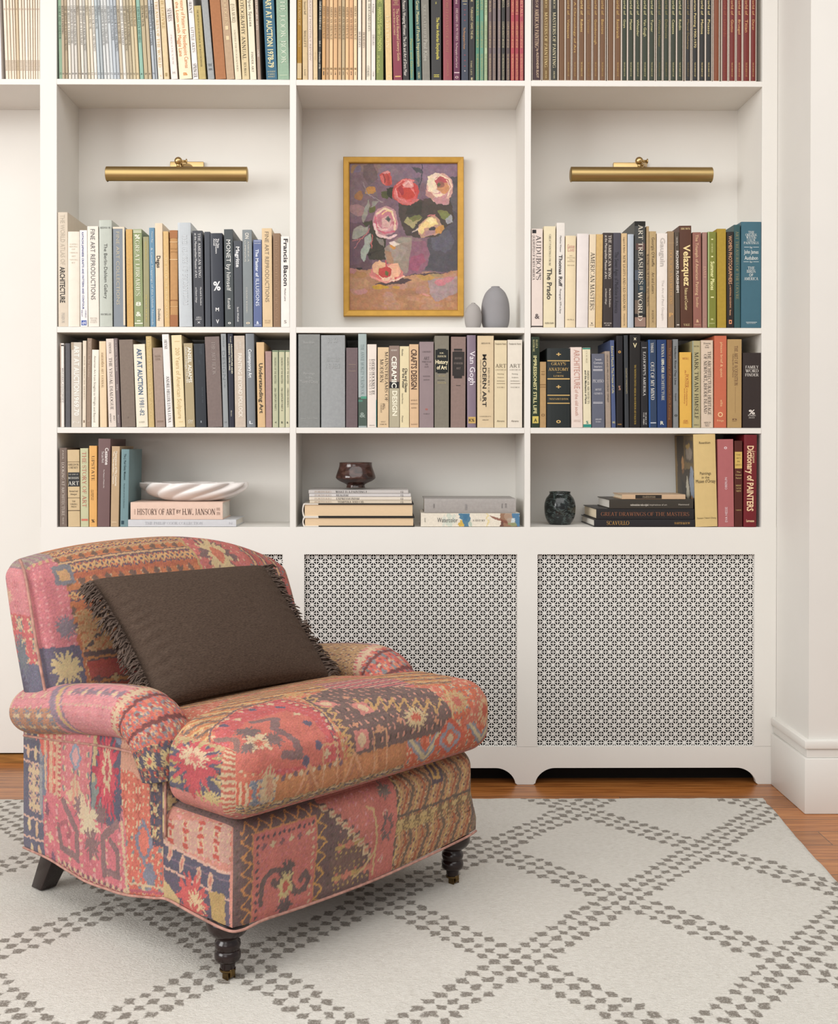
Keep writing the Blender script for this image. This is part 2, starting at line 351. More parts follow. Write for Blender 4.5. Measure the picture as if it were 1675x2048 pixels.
def build_rug():
    nx, ny = 300, 240; V = []; xs = np.linspace(0, 1, nx); ys = np.linspace(0, 1, ny)
    nz = vnoise(ny, nx, 2.2, 5)*.0005+vnoise(ny, nx, 25, 6)*.0004
    ex = vnoise(1, ny, 6, 8)[0]*.004; e2 = vnoise(1, nx, 5, 9)[0]*.003
    x0, y0 = -1.9, 1.2
    for j, t in enumerate(ys):
        for i, s in enumerate(xs):
            yb = 3.622+e2[i]; xr = 1.132+.034*(t*(yb-y0)+y0-2.945)/.66+ex[j]
            edge = min(1-s, 1-t)*100; z = .0118+nz[j, i] if edge > .3 else .004+.0078*edge/.3
            if (1-s)*100 < .01 or (1-t)*100 < .01: z = .0005
            V.append((x0+s*(xr-x0), y0+t*(yb-y0), z))
    Fc = [(j*nx+i, j*nx+i+1, (j+1)*nx+i+1, (j+1)*nx+i) for j in range(ny-1) for i in range(nx-1)]
    r = mesh('rug', V, Fc, rug_mat(), smooth=True)
    tag(r, 'large ivory wool rug with a lattice of grey checkered diamonds, lying under the armchair', 'rug')
build_rug()
# ------------------------------------------------------------------ roman capitals with serifs, drawn as strokes
def serif_font():
    G = {}; T, t, h = .112, .042, .72
    class S:
        def __init__(s): s.V, s.F = [], []
        def q(s, a, b, c, d): o = len(s.V); s.V += [a, b, c, d]; s.F.append((o, o+1, o+2, o+3)); return s
        def seg(s, x1, y1, x2, y2, w):
            L_ = math.hypot(x2-x1, y2-y1); nx, ny = -(y2-y1)/L_*w/2, (x2-x1)/L_*w/2
            if abs(y2-y1) > .1 and abs(x2-x1) > .02: f = w/2/abs((y2-y1)/L_); return s.q((x1-f, y1), (x1+f, y1), (x2+f, y2), (x2-f, y2))
            return s.q((x1+nx, y1+ny), (x1-nx, y1-ny), (x2-nx, y2-ny), (x2+nx, y2+ny))
        def sf(s, x, y, w=.25): k = .034; return s.q((x-w/2, y if y < .3 else y-k), (x+w/2, y if y < .3 else y-k), (x+w/2, y+k if y < .3 else y), (x-w/2, y+k if y < .3 else y))
        def stem(s, x, y0=0, y1=h, w=T, top=True, bot=True):
            s.seg(x, y0, x, y1, w)
            if bot: s.sf(x, y0, w+.13)
            if top: s.sf(x, y1, w+.13)
            return s
        def arc(s, cx, cy, rx, ry, a0, a1, n=14, k=1):
            P = []
            for i in range(n+1):
                a = math.radians(a0+(a1-a0)*i/n); w = (t+(T*k-t)*abs(math.cos(a))**1.5)/2; c_, s_ = math.cos(a), math.sin(a)
                P.append(((cx+(rx-w)*c_, cy+(ry-w*.9)*s_), (cx+(rx+w)*c_, cy+(ry+w*.2)*s_)))
            for a, b in zip(P[:-1], P[1:]): s.q(a[0], a[1], b[1], b[0])
            return s
        def hb(s, x0, x1, y, w=t): return s.seg(x0, y, x1, y, w)
        def tick(s, x, y0, y1): return s.q((x-.018, y0), (x+.018, y0), (x+.018, y1), (x-.018, y1))
    def g(c, adv, f): s = S(); f(s); G[c] = (s.V, s.F, adv)
    g('A', .74, lambda s: s.seg(.12, 0, .36, h, t+.012).seg(.36, h, .62, 0, T).hb(.2, .54, .24).sf(.12, 0, .2).sf(.62, 0, .24))
    g('B', .62, lambda s: s.stem(.16).hb(.16, .32, h-.021).hb(.16, .34, .385).hb(.16, .34, .021).arc(.31, .545, .17, .17, -90, 90).arc(.33, .195, .21, .19, -90, 90))
    g('C', .70, lambda s: s.arc(.38, .36, .30, .355, 42, 318, 20).tick(.61, .47, .68))
    g('D', .76, lambda s: s.stem(.16).hb(.16, .33, h-.021).hb(.16, .33, .021).arc(.32, .36, .34, .35, -90, 90, 18))
    g('E', .62, lambda s: s.stem(.16).hb(.16, .52, h-.021).hb(.16, .44, .37).hb(.16, .55, .021).tick(.52, .55, h).tick(.44, .28, .46).tick(.55, 0, .17))
    g('F', .58, lambda s: s.stem(.16).hb(.16, .52, h-.021).hb(.16, .44, .37).tick(.52, .55, h).tick(.44, .28, .46))
    g('G', .76, lambda s: s.arc(.38, .36, .30, .355, 42, 315, 20).tick(.61, .47, .68).seg(.62, .06, .62, .31, T*.9).sf(.62, .31, .22))
    g('H', .80, lambda s: s.stem(.16).stem(.64).hb(.16, .64, .37))
    g('I', .36, lambda s: s.stem(.18)); g('J', .44, lambda s: s.stem(.28, .12, h, T, True, False).arc(.16, .12, .12, .15, 0, -110, 8, .9))
    g('K', .74, lambda s: s.stem(.16).seg(.2, .3, .56, h, t+.01).seg(.32, .42, .64, 0, T).sf(.57, h, .2).sf(.64, 0, .24))
    g('L', .58, lambda s: s.stem(.16).hb(.16, .53, .021).tick(.53, 0, .19))
    g('M', .92, lambda s: s.stem(.14, 0, h, t+.012).seg(.17, h, .44, .02, T).seg(.44, .02, .74, h, t+.01).stem(.76))
    g('N', .80, lambda s: s.stem(.15, 0, h, t+.012).seg(.17, h, .62, .0, T).stem(.64, 0, h, t+.012, True, False))
    g('O', .78, lambda s: s.arc(.39, .36, .33, .355, 0, 360, 26)); g('Q', .78, lambda s: s.arc(.39, .36, .33, .355, 0, 360, 26).seg(.4, .06, .66, -.14, .08))
    g('P', .62, lambda s: s.stem(.16).hb(.16, .34, h-.021).hb(.16, .34, .34).arc(.33, .53, .21, .19, -90, 90))
    g('R', .70, lambda s: s.stem(.16).hb(.16, .34, h-.021).hb(.16, .34, .36).arc(.32, .54, .20, .18, -90, 90).seg(.34, .36, .60, 0, T).sf(.62, 0, .2))
    g('S', .56, lambda s: s.arc(.28, .535, .19, .185, 40, 230, 12, .8).arc(.28, .19, .21, .19, 50, -140, 12, .8).seg(.15, .42, .42, .30, T*.9).tick(.46, .53, .7).tick(.09, .03, .2))
    g('T', .68, lambda s: s.stem(.34, 0, h, T, False).hb(.06, .62, h-.021).tick(.06, .55, h).tick(.62, .55, h))
    g('U', .76, lambda s: s.stem(.16, .2, h, T, True, False).stem(.6, .2, h, t+.012, True, False).arc(.38, .22, .24, .22, 180, 360, 12, .8))
    g('V', .72, lambda s: s.seg(.12, h, .36, 0, T).seg(.36, 0, .6, h, t+.01).sf(.12, h, .24).sf(.6, h, .2))
    g('W', 1.0, lambda s: s.seg(.12, h, .32, 0, T).seg(.32, 0, .5, h, t+.01).seg(.48, h, .68, 0, T).seg(.68, 0, .88, h, t+.01).sf(.12, h, .22).sf(.5, h, .2).sf(.88, h, .2))
    g('X', .74, lambda s: s.seg(.14, h, .6, 0, T).seg(.12, 0, .58, h, t+.01).sf(.14, h, .22).sf(.58, h, .18).sf(.12, 0, .18).sf(.6, 0, .22))
    g('Y', .70, lambda s: s.stem(.35, 0, .34, T, False).seg(.12, h, .35, .3, T).seg(.35, .3, .58, h, t+.01).sf(.12, h, .22).sf(.58, h, .18))
    g('Z', .64, lambda s: s.hb(.08, .55, h-.021).hb(.08, .57, .021).seg(.13, .02, .51, h-.02, T).tick(.09, .55, h).tick(.56, 0, .17))
    return G
SERIF = serif_font()
SANS = ('ARCHITECTURE', 'ART AT AUCTION', '1969', 'PAINTING BEYOND', 'CERAMIC', 'DESIGN', 'MODERN ART', 'HISTORY OF@', 'CRAFTS', 'HOCKNEY', 'ANNIE', 'FINE ART', 'KATACHI', 'RICHARD', 'EVA', 'OBERLIN', 'WOMEN', 'PAINTING SCULPTURE', 'BRAVEST', 'ON', 'LUMINOUS', 'DEGAS AND', 'IMPRESSIONIST', 'THE WORLD ATLAS', 'DIGNITARY', 'ILLUSIONS', 'NG', 'ANSEL')
# ------------------------------------------------------------------ lettering: glyph outlines laid out as flat meshes
GL = {}
def glyph(ch, bold):
    k = (ch, bold)
    if k in GL: return GL[k]
    def ev(body):
        cu = bpy.data.curves.new('g', 'FONT'); cu.body = body; cu.resolution_u = 2; cu.size = 1
        if bold: cu.offset = .022
        o = bpy.data.objects.new('g', cu); COL.objects.link(o); dg = bpy.context.evaluated_depsgraph_get(); me = bpy.data.meshes.new_from_object(o.evaluated_get(dg))
        V = [(v.co.x, v.co.y) for v in me.vertices]; Fc = [tuple(p.vertices) for p in me.polygons]
        COL.objects.unlink(o); bpy.data.objects.remove(o); bpy.data.curves.remove(cu); bpy.data.meshes.remove(me); return V, Fc
    V, Fc = ev(ch) if ch != ' ' else ([], [])
    a = max(x for x, y in ev('I'+ch+'I')[0]); b = max(x for x, y in ev('II')[0]); GL[k] = (V, Fc, a-b); return GL[k]
def text2d(s, bold=False, sp=0):
    V, Fc, x = [], [], 0; ser = s.upper() == s and len(s) > 2 and any(c.isalpha() for c in s) and not any(s.startswith(k) for k in SANS)
    for ch in s:
        g = SERIF[ch] if ser and ch in SERIF else glyph(ch, bold or ser); o = len(V); V += [(vx+x, vy) for vx, vy in g[0]]; Fc += [tuple(i+o for i in f) for f in g[1]]; x += g[2]+sp
    if not V: return [], [], 1, .7
    x0 = min(v[0] for v in V); V = [(a-x0, b) for a, b in V]; return V, Fc, max(v[0] for v in V), .72
def ink_name(h):
    r, g, b = hx(h); mx, mn = max(r, g, b), min(r, g, b); L_ = (mx+mn)/2; s = mx-mn
    if s < .11: return 'white' if L_ > .78 else 'pale grey' if L_ > .6 else 'grey' if L_ > .38 else 'dark grey' if L_ > .22 else 'black'
    if b == mx: return 'blue' if L_ < .7 else 'pale blue'
    if g == mx: return 'green' if s > .15 else 'grey-green'
    if L_ > .8: return 'cream'
    if b < g*.85 and g > .55*r and r > .6: return 'gold'
    if s > .3 and g < .55*r: return 'red' if g < .38*r else 'rust'
    return 'tan' if L_ > .55 else 'brown'
ORD = 'zeroth first second third fourth fifth sixth seventh eighth ninth tenth eleventh twelfth thirteenth fourteenth fifteenth sixteenth seventeenth eighteenth nineteenth twentieth'.split()
def nth(n):
    if n <= 20: return ORD[n]
    t = {2: 'twenty', 3: 'thirty', 4: 'forty', 5: 'fifty'}[n//10]; return t+'-'+ORD[n % 10] if n % 10 else {3: 'thirtieth', 4: 'fortieth', 5: 'fiftieth'}[n//10]
PAGE = mat('E2D3B8', rough=.9, spec=.1, noise=.12, nscale=300, stretch=(8, .3, .3))
PAGEW = mat('DDD8CE', rough=.9, spec=.1, noise=.1, nscale=300, stretch=(8, .3, .3))
BAYS = [(-1.9, XA0), (XA, XB_), (XC, XD), (XE, XF)]
CLOTH = dict(rough=.75, spec=.2, noise=.06, nscale=110, bump=.25, bscale=900)
JACK = dict(rough=.42, spec=.4)
def cover_prism(w, d, h, t, bulge, z0=0):
    n = 7; out = [(0, d), (0, .002)]
    for k in range(n): a = k/(n-1); out.append((w*a if 0 < k < n-1 else (0.0006 if k == 0 else w-.0006), -bulge*math.sin(PI*a)**.7 if 0 < k < n-1 else 0))
    out += [(w, .002), (w, d), (w-t, d), (w-t, t+.001), (t, t+.001), (t, d)]; m_ = len(out)
    V = [(x, y, z0) for x, y in out]+[(x, y, z0+h) for x, y in out]
    Fc = [tuple(range(m_-1, -1, -1)), tuple(range(m_, 2*m_))]+[(i, (i+1) % m_, (i+1) % m_+m_, i+m_) for i in range(m_)]
    return V, Fc
def lettering(name, items, y, parent, default):
    """items: (text, kind, placement) with all sizes in metres in the spine's own x-z plane"""
    for n_, (txt, bold, mode, cx_, c0, c1, hh, ink) in enumerate(items):
        V, Fc, mi, ml = [], [], [], []
        v, f, w, cap = text2d(txt, bold)
        if not v: continue
        ink = ink or default
        if ink not in ml: ml.append(ink)
        o = len(V)
        if mode == 'v':      # reads downwards, letters' tops to the right
            L_ = c1-c0; V += [(cx_+(b/cap-.5)*hh, y, c1-a/w*L_) for a, b in v]
        elif mode == 'u':    # reads upwards
            L_ = c1-c0; V += [(cx_-(b/cap-.5)*hh, y, c0+a/w*L_) for a, b in v]
        else:
            L_ = c1-c0; V += [(c0+a/w*L_, y, cx_+(b/cap-.5)*hh) for a, b in v]
        rev = mode == 'v'
        Fc += [tuple(i+o for i in q) for q in f]
        mesh(name if n_ == 0 else 'lettering', V, Fc, mat(ink, rough=.5, spec=.4), parent)
import re
def rng2(t):
    m = re.match(r'^(-?[\d.]+)-(-?[\d.]+)$', t); return float(m.group(1)), float(m.group(2))
def parse(spec):
    head, *rest = [s.strip() for s in spec.split(';')]
    h = head.split(); x0, x1, yt, lean = map(float, h[:4]); cover, ink = h[4], h[5]; flags = ''
    k = 6
    if len(h) > 6 and h[6].startswith('-'): flags = h[6][1:]; k = 7
    name = ' '.join(h[k:]); return x0, x1, yt, lean, cover, ink, flags, name, rest
def make_book(spec, zpx, shelf, idx, total, group, zshelf, kind='book', Yf=YF+.004):
    """flags: c cloth, p paperback, s slipcase, r round spine, w white pages, m magazine"""
    x0, x1, yt, lean, cover, ink, flags, name, rest = parse(spec)
    k = .0 if x0 < 300 else 0
    X0, X1 = at(x0, zpx, Yf)[0], at(x1, zpx, Yf)[0]; w = X1-X0-.0004
    ht = at(x0, yt, Yf)[2]-zshelf; hpx = zpx-yt
    d = min(.245, max(.15, ht*.78)); d = DEP-.012 if d > DEP-.012 else d
    if 'm' in flags: d = .2
    th = -math.atan2(lean*ht/hpx if hpx else 0, ht)*-1     # lean: how far the top is shifted, pixels
    ang = math.atan2(lean, min(hpx, 159))
    noun = 'magazine' if 'm' in flags else 'slipcased book' if 's' in flags else 'paperback' if 'p' in flags else 'book'
    for bl, br_ in BAYS:
        if bl-.02 < (X0+X1)/2 < br_+.02:
            tl = ht*math.tan(ang); X0 += max(0, bl+.0008-min(X0, X0+tl)); X0 -= max(0, max(X0+w, X0+w+tl)-br_+.0008)
    lift = max(0, w*math.sin(ang)); root = empty('magazine' if 'm' in flags else 'book', (X0+.0002, Yf, zshelf+.0007+lift), (0, ang, 0))
    has = any(not r.startswith('=') for r in rest)
    lab = f"{name} {noun}"+(f" with {ink_name(ink)} lettering" if has else ' with plain spine')
    if total: lab += f", {nth(idx)} from left, {shelf}"
    tag(root, lab, 'magazine' if 'm' in flags else 'book', group)
    cm = mat(mute(cover), **(CLOTH if 'c' in flags else dict(JACK, noise=.03, nscale=50)))
    sx0, sx1 = 0, w
    if 's' in flags:
        e = .0015; wh = mat('D9CDC0', rough=.7)
        V, Fc, _ = cat([BX(0, e, .0, d, 0, ht), BX(w-e, w, .0, d, 0, ht), BX(e, w-e, .0, d, 0, .0015), BX(e, w-e, 0, d, ht-.0015, ht), BX(e, w-e, d-.002, d, .0015, ht-.0015)])
        mesh('slipcase', V, Fc, wh, root)
        sx0, sx1 = e+.0015, w-e-.0007; ww = sx1-sx0; V, Fc = cover_prism(ww, d-.004, ht-.004, .0015, .001, .0018)
        mesh('cover', [(a+sx0, b+.0022, c) for a, b, c in V], Fc, cm, root)
        mesh('pages', *BX(sx0+.002, sx1-.002, .006, d-.008, .003, ht-.004), PAGE, root); yl = .0022-.001-.0003
    elif 'm' in flags:
        V, Fc = cover_prism(w, d, ht, min(.0008, w*.2), min(.0006, w*.15)); mesh('cover', V, Fc, cm, root); yl = -.0009
        mesh('pages', *BX(min(.001, w*.25), w-min(.001, w*.25), .003, d-.001, .0004, ht-.0004), PAGEW, root)
    else:
        t = .0006 if 'p' in flags else min(.0028, w*.16); bu = .0022 if 'r' in flags else .0006
        V, Fc = cover_prism(w, d, ht, t, bu); mesh('cover', V, Fc, cm, root); yl = -bu-.0003
        ins = .0006 if 'p' in flags else .0035
        mesh('pages', *BX(t, w-t, t+.004, d-ins-.0005, ins, ht-ins), PAGEW if 'w' in flags else PAGE, root)
    kz = ht/hpx; items = []; bands = []
    for r in rest:
        if r.startswith('='):    # coloured band: =y0-y1,xfrac0,xfrac1,colour
            q = r[1:].split(','); a, b = rng2(q[0]); bands.append(((zpx-b)*kz, (zpx-a)*kz, float(q[1]), float(q[2]), q[3])); continue
        txt, p = r.rsplit('@', 1); txt = txt.strip(); mode = 'v'; bold = False
        if txt.startswith('_'): mode, txt = 'h', txt[1:]
        if txt.startswith('^'): mode, txt = 'u', txt[1:]
        if txt.startswith('*'): bold, txt = True, txt[1:]
        q = p.split(','); col = q[3] if len(q) > 3 else None
        if mode in 'vu':
            a, b = rng2(q[0]); xc = float(q[1]) if len(q) > 1 and q[1] else .5; hf = float(q[2]) if len(q) > 2 and q[2] else .5
            items.append((txt, bold, mode, sx0+xc*(sx1-sx0), max(.002, (zpx-b)*kz), min(ht-.002, (zpx-a)*kz), hf*(sx1-sx0), col))
        else:
            yc = float(q[0]); wf = float(q[1]) if len(q) > 1 and q[1] else .8; hp = float(q[2]) if len(q) > 2 and q[2] else 5
            c = (sx0+sx1)/2; hw = wf*(sx1-sx0)/2; items.append((txt, bold, 'h', (zpx-yc)*kz, c-hw, c+hw, hp*kz, col))
    if bands:
        for n_, (a, b, u0, u1, c) in enumerate(bands):
            v, f = BX(sx0+u0*(sx1-sx0), sx0+u1*(sx1-sx0), yl-.0001-n_*.00001, yl+.0004, max(a, .0005), min(b, ht-.0005))
            mesh('spine_label' if b-a > .006 else 'spine_rule', v, f, mat(c, rough=.55, spec=.3), root)
    if items: lettering('title', items, yl-.00035, root, ink)
    return root
def shelf_row(specs, zpx, zshelf, shelf, group):
    L_ = [s.strip() for s in specs.strip().splitlines() if s.strip()]; N = []
    for s in L_:
        h, _, r = s.partition(';'); q = h.split(); v = [float(x) for x in q[:4]]; hp = zpx-v[2]; N.append([v, hp, v[3]/min(hp, 159), q[4:], r])
    for a, b in zip(N[:-1], N[1:]):           # neighbours touch but never pass through each other
        hh = min(a[1], b[1]); b[0][0] = max(b[0][0], a[0][1]+.05); need = a[0][1]+hh*a[2]-(b[0][0]+hh*b[2])+.12
        if need > 0:
            c = min(need, .15*(a[0][1]-a[0][0])); a[0][1] -= c; need -= c
            if need > 0: b[2] += need/hh
    out = []
    for i, (v, hp, sl, q, r) in enumerate(N):
        spec = f"{v[0]:.2f} {v[1]:.2f} {v[2]:.1f} {sl*min(hp, 159):.3f} "+' '.join(q)+(';'+r if r else ''); out.append(make_book(spec, zpx, shelf, i+1, len(L_), group, zshelf))
    return out
Z1, Z2, Z3, Z4 = ZT['s1'], ZT['s2'], ZT['s3'], ZT['s4']
# ---- top shelf, far left bay: pale journals, their titles too small to read
def row_far_left():
    make_book('-16 3.5 -95 -4 E9E6E6 C9A24A -p white; _*\u2736@149,.25,5', 160, '', 0, 0, 'journals on the far left top shelf', Z1-.0015)['label'] = 'white paperback leaning at the left edge of the top shelf, gold star on spine'
    xs = [11.3, 17.6, 23.8, 29.5, 34, 40, 46.5, 51.5, 57.3, 61.8, 67, 71.6, 76]
    cl = ['E6D6C2', 'DDCDB6', 'E2D3BE', 'DFCFB9', 'C9B595', 'E3D4C0', 'E0D0BB', 'E6DACA', 'E1D2BD', 'E4D6C4', 'E2D0B8', 'E6DACA', 'E3D4C0']
    fine = ['three thin rules near its foot', 'faint brown print near its foot']
    for i, x in enumerate(xs):
        ln = -5.5+5*i/12; w = (xs[i+1] if i < 12 else 80.5)-x-.5
        r = make_book(f'{x} {x+w} {-75-(i*7)%4} {ln} {cl[i]} 8A7358 -m pale cream; INQUIRER QUARTERLY@122-143,.5,.55; NO@18-21,.5,.5'.replace('INQUIRER QUARTERLY', 'IIIIIIII'), 160, 'far left top shelf', i+1, 13, 'pale journals on the far left top shelf', Z1-.0015)
row_far_left()
TITLES = ['WHAT IS A PAINTING', 'THE ARTIST AS A SOCIAL CRITIC', 'THE ARTIST AS A VISIONARY', 'COMPOSITION AS STRUCTURE', 'COMPOSITION AS EXPRESSION', 'FRESCO', 'THE ARTIST AS A VISIONARY', 'THE ARTIST AS A SOCIAL CRITIC', 'FRESCO', 'TEMPERA AND OIL', 'WATER COLOR PASTEL AND PRINTS', 'TEMPERA AND OIL', 'FRESCO', 'COMPOSITION AS EXPRESSION', 'COMPOSITION AS STRUCTURE', 'ABSTRACTION', 'COMPOSITION AS PATTERN', 'WATER COLOR PASTEL AND PRINTS', 'COMPOSITION AS STRUCTURE', 'THE ARTIST AS A VISIONARY', 'THE ARTIST AS A SOCIAL CRITIC', 'COMPOSITION AS EXPRESSION', 'EXPRESSIONISM', 'EXPRESSIONISM']
TC = ['B09E84', 'A8967A', 'D3CCBE', 'CDC8C0', 'C9C4BB', 'B5A893', 'D6D0C4', 'B9B5AC', 'CBBFA6', 'D5CBB8', 'DDD7CC', 'B4BDC0', 'A3AAAC', 'C6C8C6', 'C9CAC8', 'BFC4C6', 'B3BAC0', 'A9AFB4', 'BDAF97', 'D9D5CC', 'B6A98F', 'AFA184', 'C2B493', 'C8B48E']
def top_left():
    s = ['115.9 122.9 -60 -2.5 7F9C80 2E3B30 -m sage green; CLOAK AND GRANDEUR@13-79,.5,.6; 12@146-150,.5,.5']
    s[0] = s[0].replace('CLOAK AND GRANDEUR', 'GLORY AND GRANDEUR')
    x = 124.2; n = len(TITLES); step = (279.2-x)/n
    for i, t in enumerate(TITLES):
        ln = -2.5-6*min(1, i/14); L_ = len(t)*3.15
        nm = {'B': 'tan', 'A': 'taupe', 'D': 'off-white', 'C': 'light beige'}[TC[i][0]]
        if i in (11, 12, 15, 16, 17): nm = 'cool grey'
        s.append(f'{x:.1f} {x+step-.35:.1f} {-58-(i*5)%3} {ln:.1f} {TC[i]} 3E3A36 -m {nm}; {t}@12-{12+L_:.0f},.5,.62; {i+2}@146-150,.5,.55'); x += step
    s += '''
280 287.8 -60 -8.5 86AE9C 2F4A40 -m mint green; EARTH HEAVEN AND HELL@14-86,.5,.6; 4@146-150,.5,.5
288.4 296.2 -60 -9 B3A381 3A342C -m olive tan; ABSTRACTION@11-53,.5,.6; 5@146-150,.5,.5
296.8 304.4 -60 -9 B8A787 4A4236 -m warm tan; REALISM@11-37,.5,.6; 6@146-150,.5,.5
305 310.6 -60 -10 A9B0B6 2F3236 -m blue-grey; COMPOSITION AS PATTERN@13-91,.5,.7; 7@145-149,.5,.5
311 315.2 -60 -10 989FA3 2F3236 -m dark grey; EXPRESSIONISM@8-60,.5,.7
316.3 326.2 -70 -9.5 E0D3C2 C7A45E cream; ART TREASURES OF THE WORLD@-20-135,.5,.55; 7@150-154,.5,.3
327.8 339 -70 -9.5 D8C39C B89A5E -c sand; THE LOUVRE@-10-58,.5,.5; =146-153,.3,.7,A58F62
342 355.3 -70 -12 E6D9D2 3B4A3C white; *SEVRES@17-43,.5,.62; PRIVATE VIEW@70-130,.5,.2,B3A79F; _M@146,.35,5,9A9088
358.5 383.8 -75 -12 E3D7B8 CF7B3C cream; A Treasury of Pattern for Needlepoint Canvas@-14-137,.68,.3; and the Loom with@-14-66,.26,.26; Maggie Lane@71-113,.28,.3; _*a@147,.36,8,D08A45
385.5 396.8 -60 -11 E4DEDA 33302E narrow white; LAURENT@-12-27,.45,.5; LITTLE ARTS@55-105,.5,.5,77716C; SPRINGER@127-155,.5,.62
397.6 411.8 12 -10.5 BBA970 3F3726 -c short olive tan; THE METROPOLITAN MUSEUM OF ART BULLETIN BINDER@20-134,.5,.22
415.7 428.8 -60 -13.5 9DA0A0 4A4E50 -c grey; _W@130,.6,7; _MM@139,.5,5
431 452.2 -70 -12.5 A8734F 8E5B3A -c terracotta brown
453 468.8 -70 -12.5 B79C80 D8C49B -c light brown; ANTHOLOGIES@-30-50,.55,.45; II@52-80,.55,.4
470 482.8 -62 -12 DCCFB2 8D8168 ivory; (USA MORE)@8-45,.5,.5; UNITED PHOTOGRAPHERS@60-143,.5,.22
484 498.6 -75 -7.5 CFBB91 3F372A deep cream; *PHOTOGRAPHY ANNUAL@-15-119,.45,.48; REX BRAGG@125-152,.5,.3
499.8 512.8 -66 -7.2 E0D6BD 5F574A pale ivory; Open Spaces@-6-53,.5,.45; FINDER ART@104-144,.5,.3
515 521.6 -60 -6 A08C7C E6DACE -c narrow mushroom; NEEDLEWORK ARTS@-10-60,.5,.7; 1970@100-113,.5,.6
532.2 554.4 -75 -7 2A5E77 D9CFA0 -w teal blue; *ART AT AUCTION 1978-79@-3-135,.5,.52; _SOTHEBY@143,.72,3; _PARKE@148,.6,3; _BERNET@153,.62,3
555.2 578.2 -85 -3.5 93AC95 C9D2BE -c sage; *THE LOOK BOOK@-8-128,.56,.5; =149-150.5,.15,.85,B2C2A8
'''.strip().splitlines()
    shelf_row('\n'.join(s), 158.4, Z1, 'top left shelf', 'books on the top left shelf')
top_left()
def heritage():
    xs = [(643.4, 650.8, 'C89A63'), (651.3, 657.9, 'B9936A'), (658.4, 665.4, 'DDB98A'), (666.2, 674.4, 'D2A878'), (675.2, 682.2, 'C4A276'), (683, 689.6, 'B5A07C'), (690.4, 697.5, 'DFB584'), (698.1, 706.2, 'D6A87A'), (707, 713.8, 'E4C89C')]
    return [f"{a} {b} {-42-(i*3)%5} {.6-i*.1:.1f} {c} 5B4A38 -m {'tan' if i%2 else 'golden tan'}; AMERICAN HERITAGE@{12+i%4}-{78+i%3},.5,.6; =136-140,.2,.8,8F7450; {i+1}@143-151,.5,.3" for i, (a, b, c) in enumerate(xs)]
